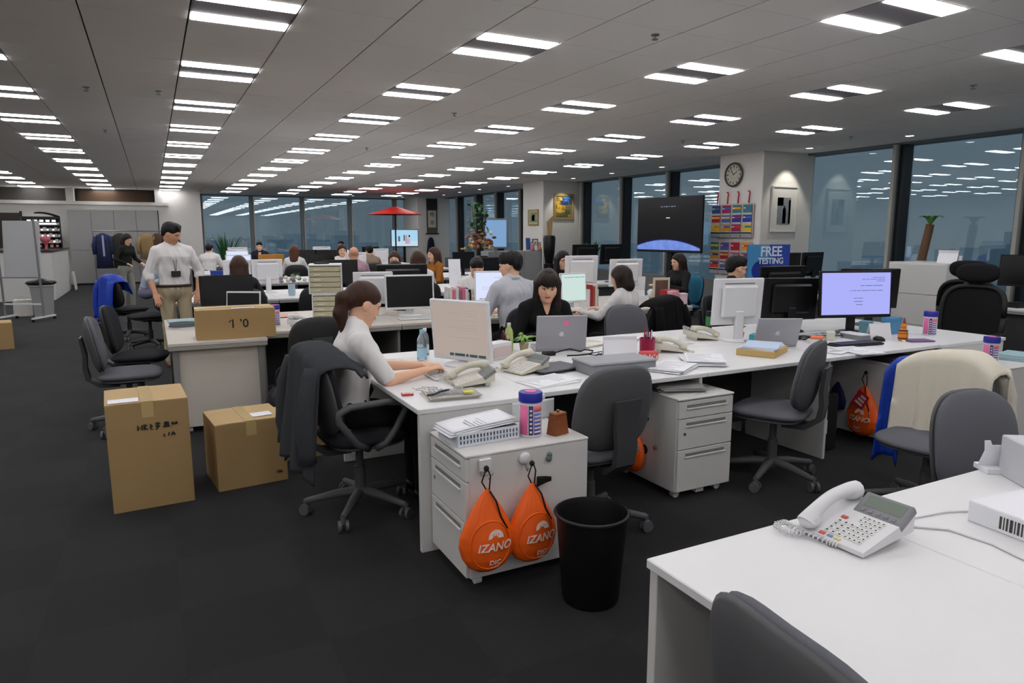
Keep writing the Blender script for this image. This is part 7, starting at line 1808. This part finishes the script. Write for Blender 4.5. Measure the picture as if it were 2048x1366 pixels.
MB().add([(-.15, -.13, 0), (.15, -.13, 0), (.15, .13, 0), (-.15, .13, 0), (-.19, -.16, .6), (.19, -.16, .6), (.19, .16, .6), (-.19, .16, .6)], [(3, 2, 1, 0), (4, 5, 6, 7), (0, 1, 5, 4), (1, 2, 6, 5), (2, 3, 7, 6), (3, 0, 4, 7)]).build('tub', mat('bin_grey', srgb(150, 152, 152), .5), gbn); MB().box(-.2, .2, -.17, .17, .57, .6, .006).build('rim', mat('bin_rim', srgb(170, 172, 172), .5), gbn)
MB().at(T(0, 0, .6)).lathe([(.2, 0), (.23, .03), (.2, .07), (.1, .1), (.03, .12)], 22, fold=lambda t, k: 1 + .12 * math.sin(6 * t + 4 * k), sy=.8).build('bag', mat('bag_black', srgb(26, 26, 28), .4), gbn, 180)
tote = thing('white_paper_bag', 'white bag behind the whiteboard foot', 'bag', (-2.25, 15.75, 0)); MB().box(-.14, .14, -.08, .08, 0, .32, .01).build('bag_body', PAPERW, tote); MB().tube([(-.06, -.08, .3), (-.05, -.08, .4), (.05, -.08, .4), (.06, -.08, .3)], .006).build('handle', PAPERW, tote)
# coat rack and coats
cr_ = thing('coat_rack', 'metal coat rack before the grey lockers', 'coat rack', (-.55, 23.3, 0))
MB().tube([(-.95, 0, 1.62), (1.0, 0, 1.62)], .014, 8).build('rail', STEEL, cr_)
for q in (-.93, .98): MB().tube([(q, 0, .06), (q, 0, 1.62)], .016, 8).build('post', STEEL, cr_); MB().box(q - .02, q + .02, -.25, .25, .04, .07).build('foot', STEEL, cr_)
def coat(label, x, m, h=.95, w=.2, open_=False):
    r = thing('hanging_coat', label, 'coat', (x, 23.3, 0), R(0)); MB().tube([(-.16, 0, 1.5), (0, 0, 1.56), (.16, 0, 1.5)], .008, 6).build('hanger', STEEL, r); MB().tube([(0, 0, 1.56), (.0, 0, 1.605), (.02, 0, 1.615)], .004, 5).build('hook', STEEL, r)
    MB().lathe([(.05, 1.56), (w * .85, 1.49), (w, 1.36), (w * .95, 1.1), (w * 1.05, 1.5 - h)], 24, fold=lambda t, k: 1 + .06 * k * math.sin(7 * t), sy=.55).build('coat_body', m, r, 180)
    for q in (-1, 1): MB().tube([(q * w * .85, -.01, 1.46), (q * (w + .04), -.02, 1.2), (q * (w + .03), -.03, .95)], [.06, .055, .05], 9).build('sleeve', m, r, 180)
    if open_: MB().box(-.02, .03, -w * .55 - .012, -w * .5, .9, 1.5).build('lining_strip', CBLU, r)
coat('navy coat with a pale strip, leftmost on the coat rack', -1.25, mat('coat_navy', srgb(36, 46, 84), .8), open_=True); coat('dark olive coat next to the navy one', -.82, mat('coat_olive', srgb(48, 50, 46), .9)); coat('tan trench coat on the coat rack', -.12, mat('coat_tan', srgb(150, 126, 88), .9), .7); coat('brown coat pressed between the tan and black coats', .08 + .08, mat('coat_brown', srgb(84, 66, 50), .9), .75, .16); coat('black suit jacket, rightmost on the coat rack', .42 + .08, mat('coat_black', srgb(26, 28, 36), .85), .75)
lb = thing('leaning_panel', 'white panel leaning on the end of the counter', 'panel', (-1.98, 22.7, 0)); MB().at(RY(R(-4))).box(0, .03, -.2, .2, 0, .5, .003).build('panel', PLWHITE, lb); MB().at(RY(R(-4))).box(.03, .035, -.17, .17, .04, .46).build('panel_face', WHITEM, lb)
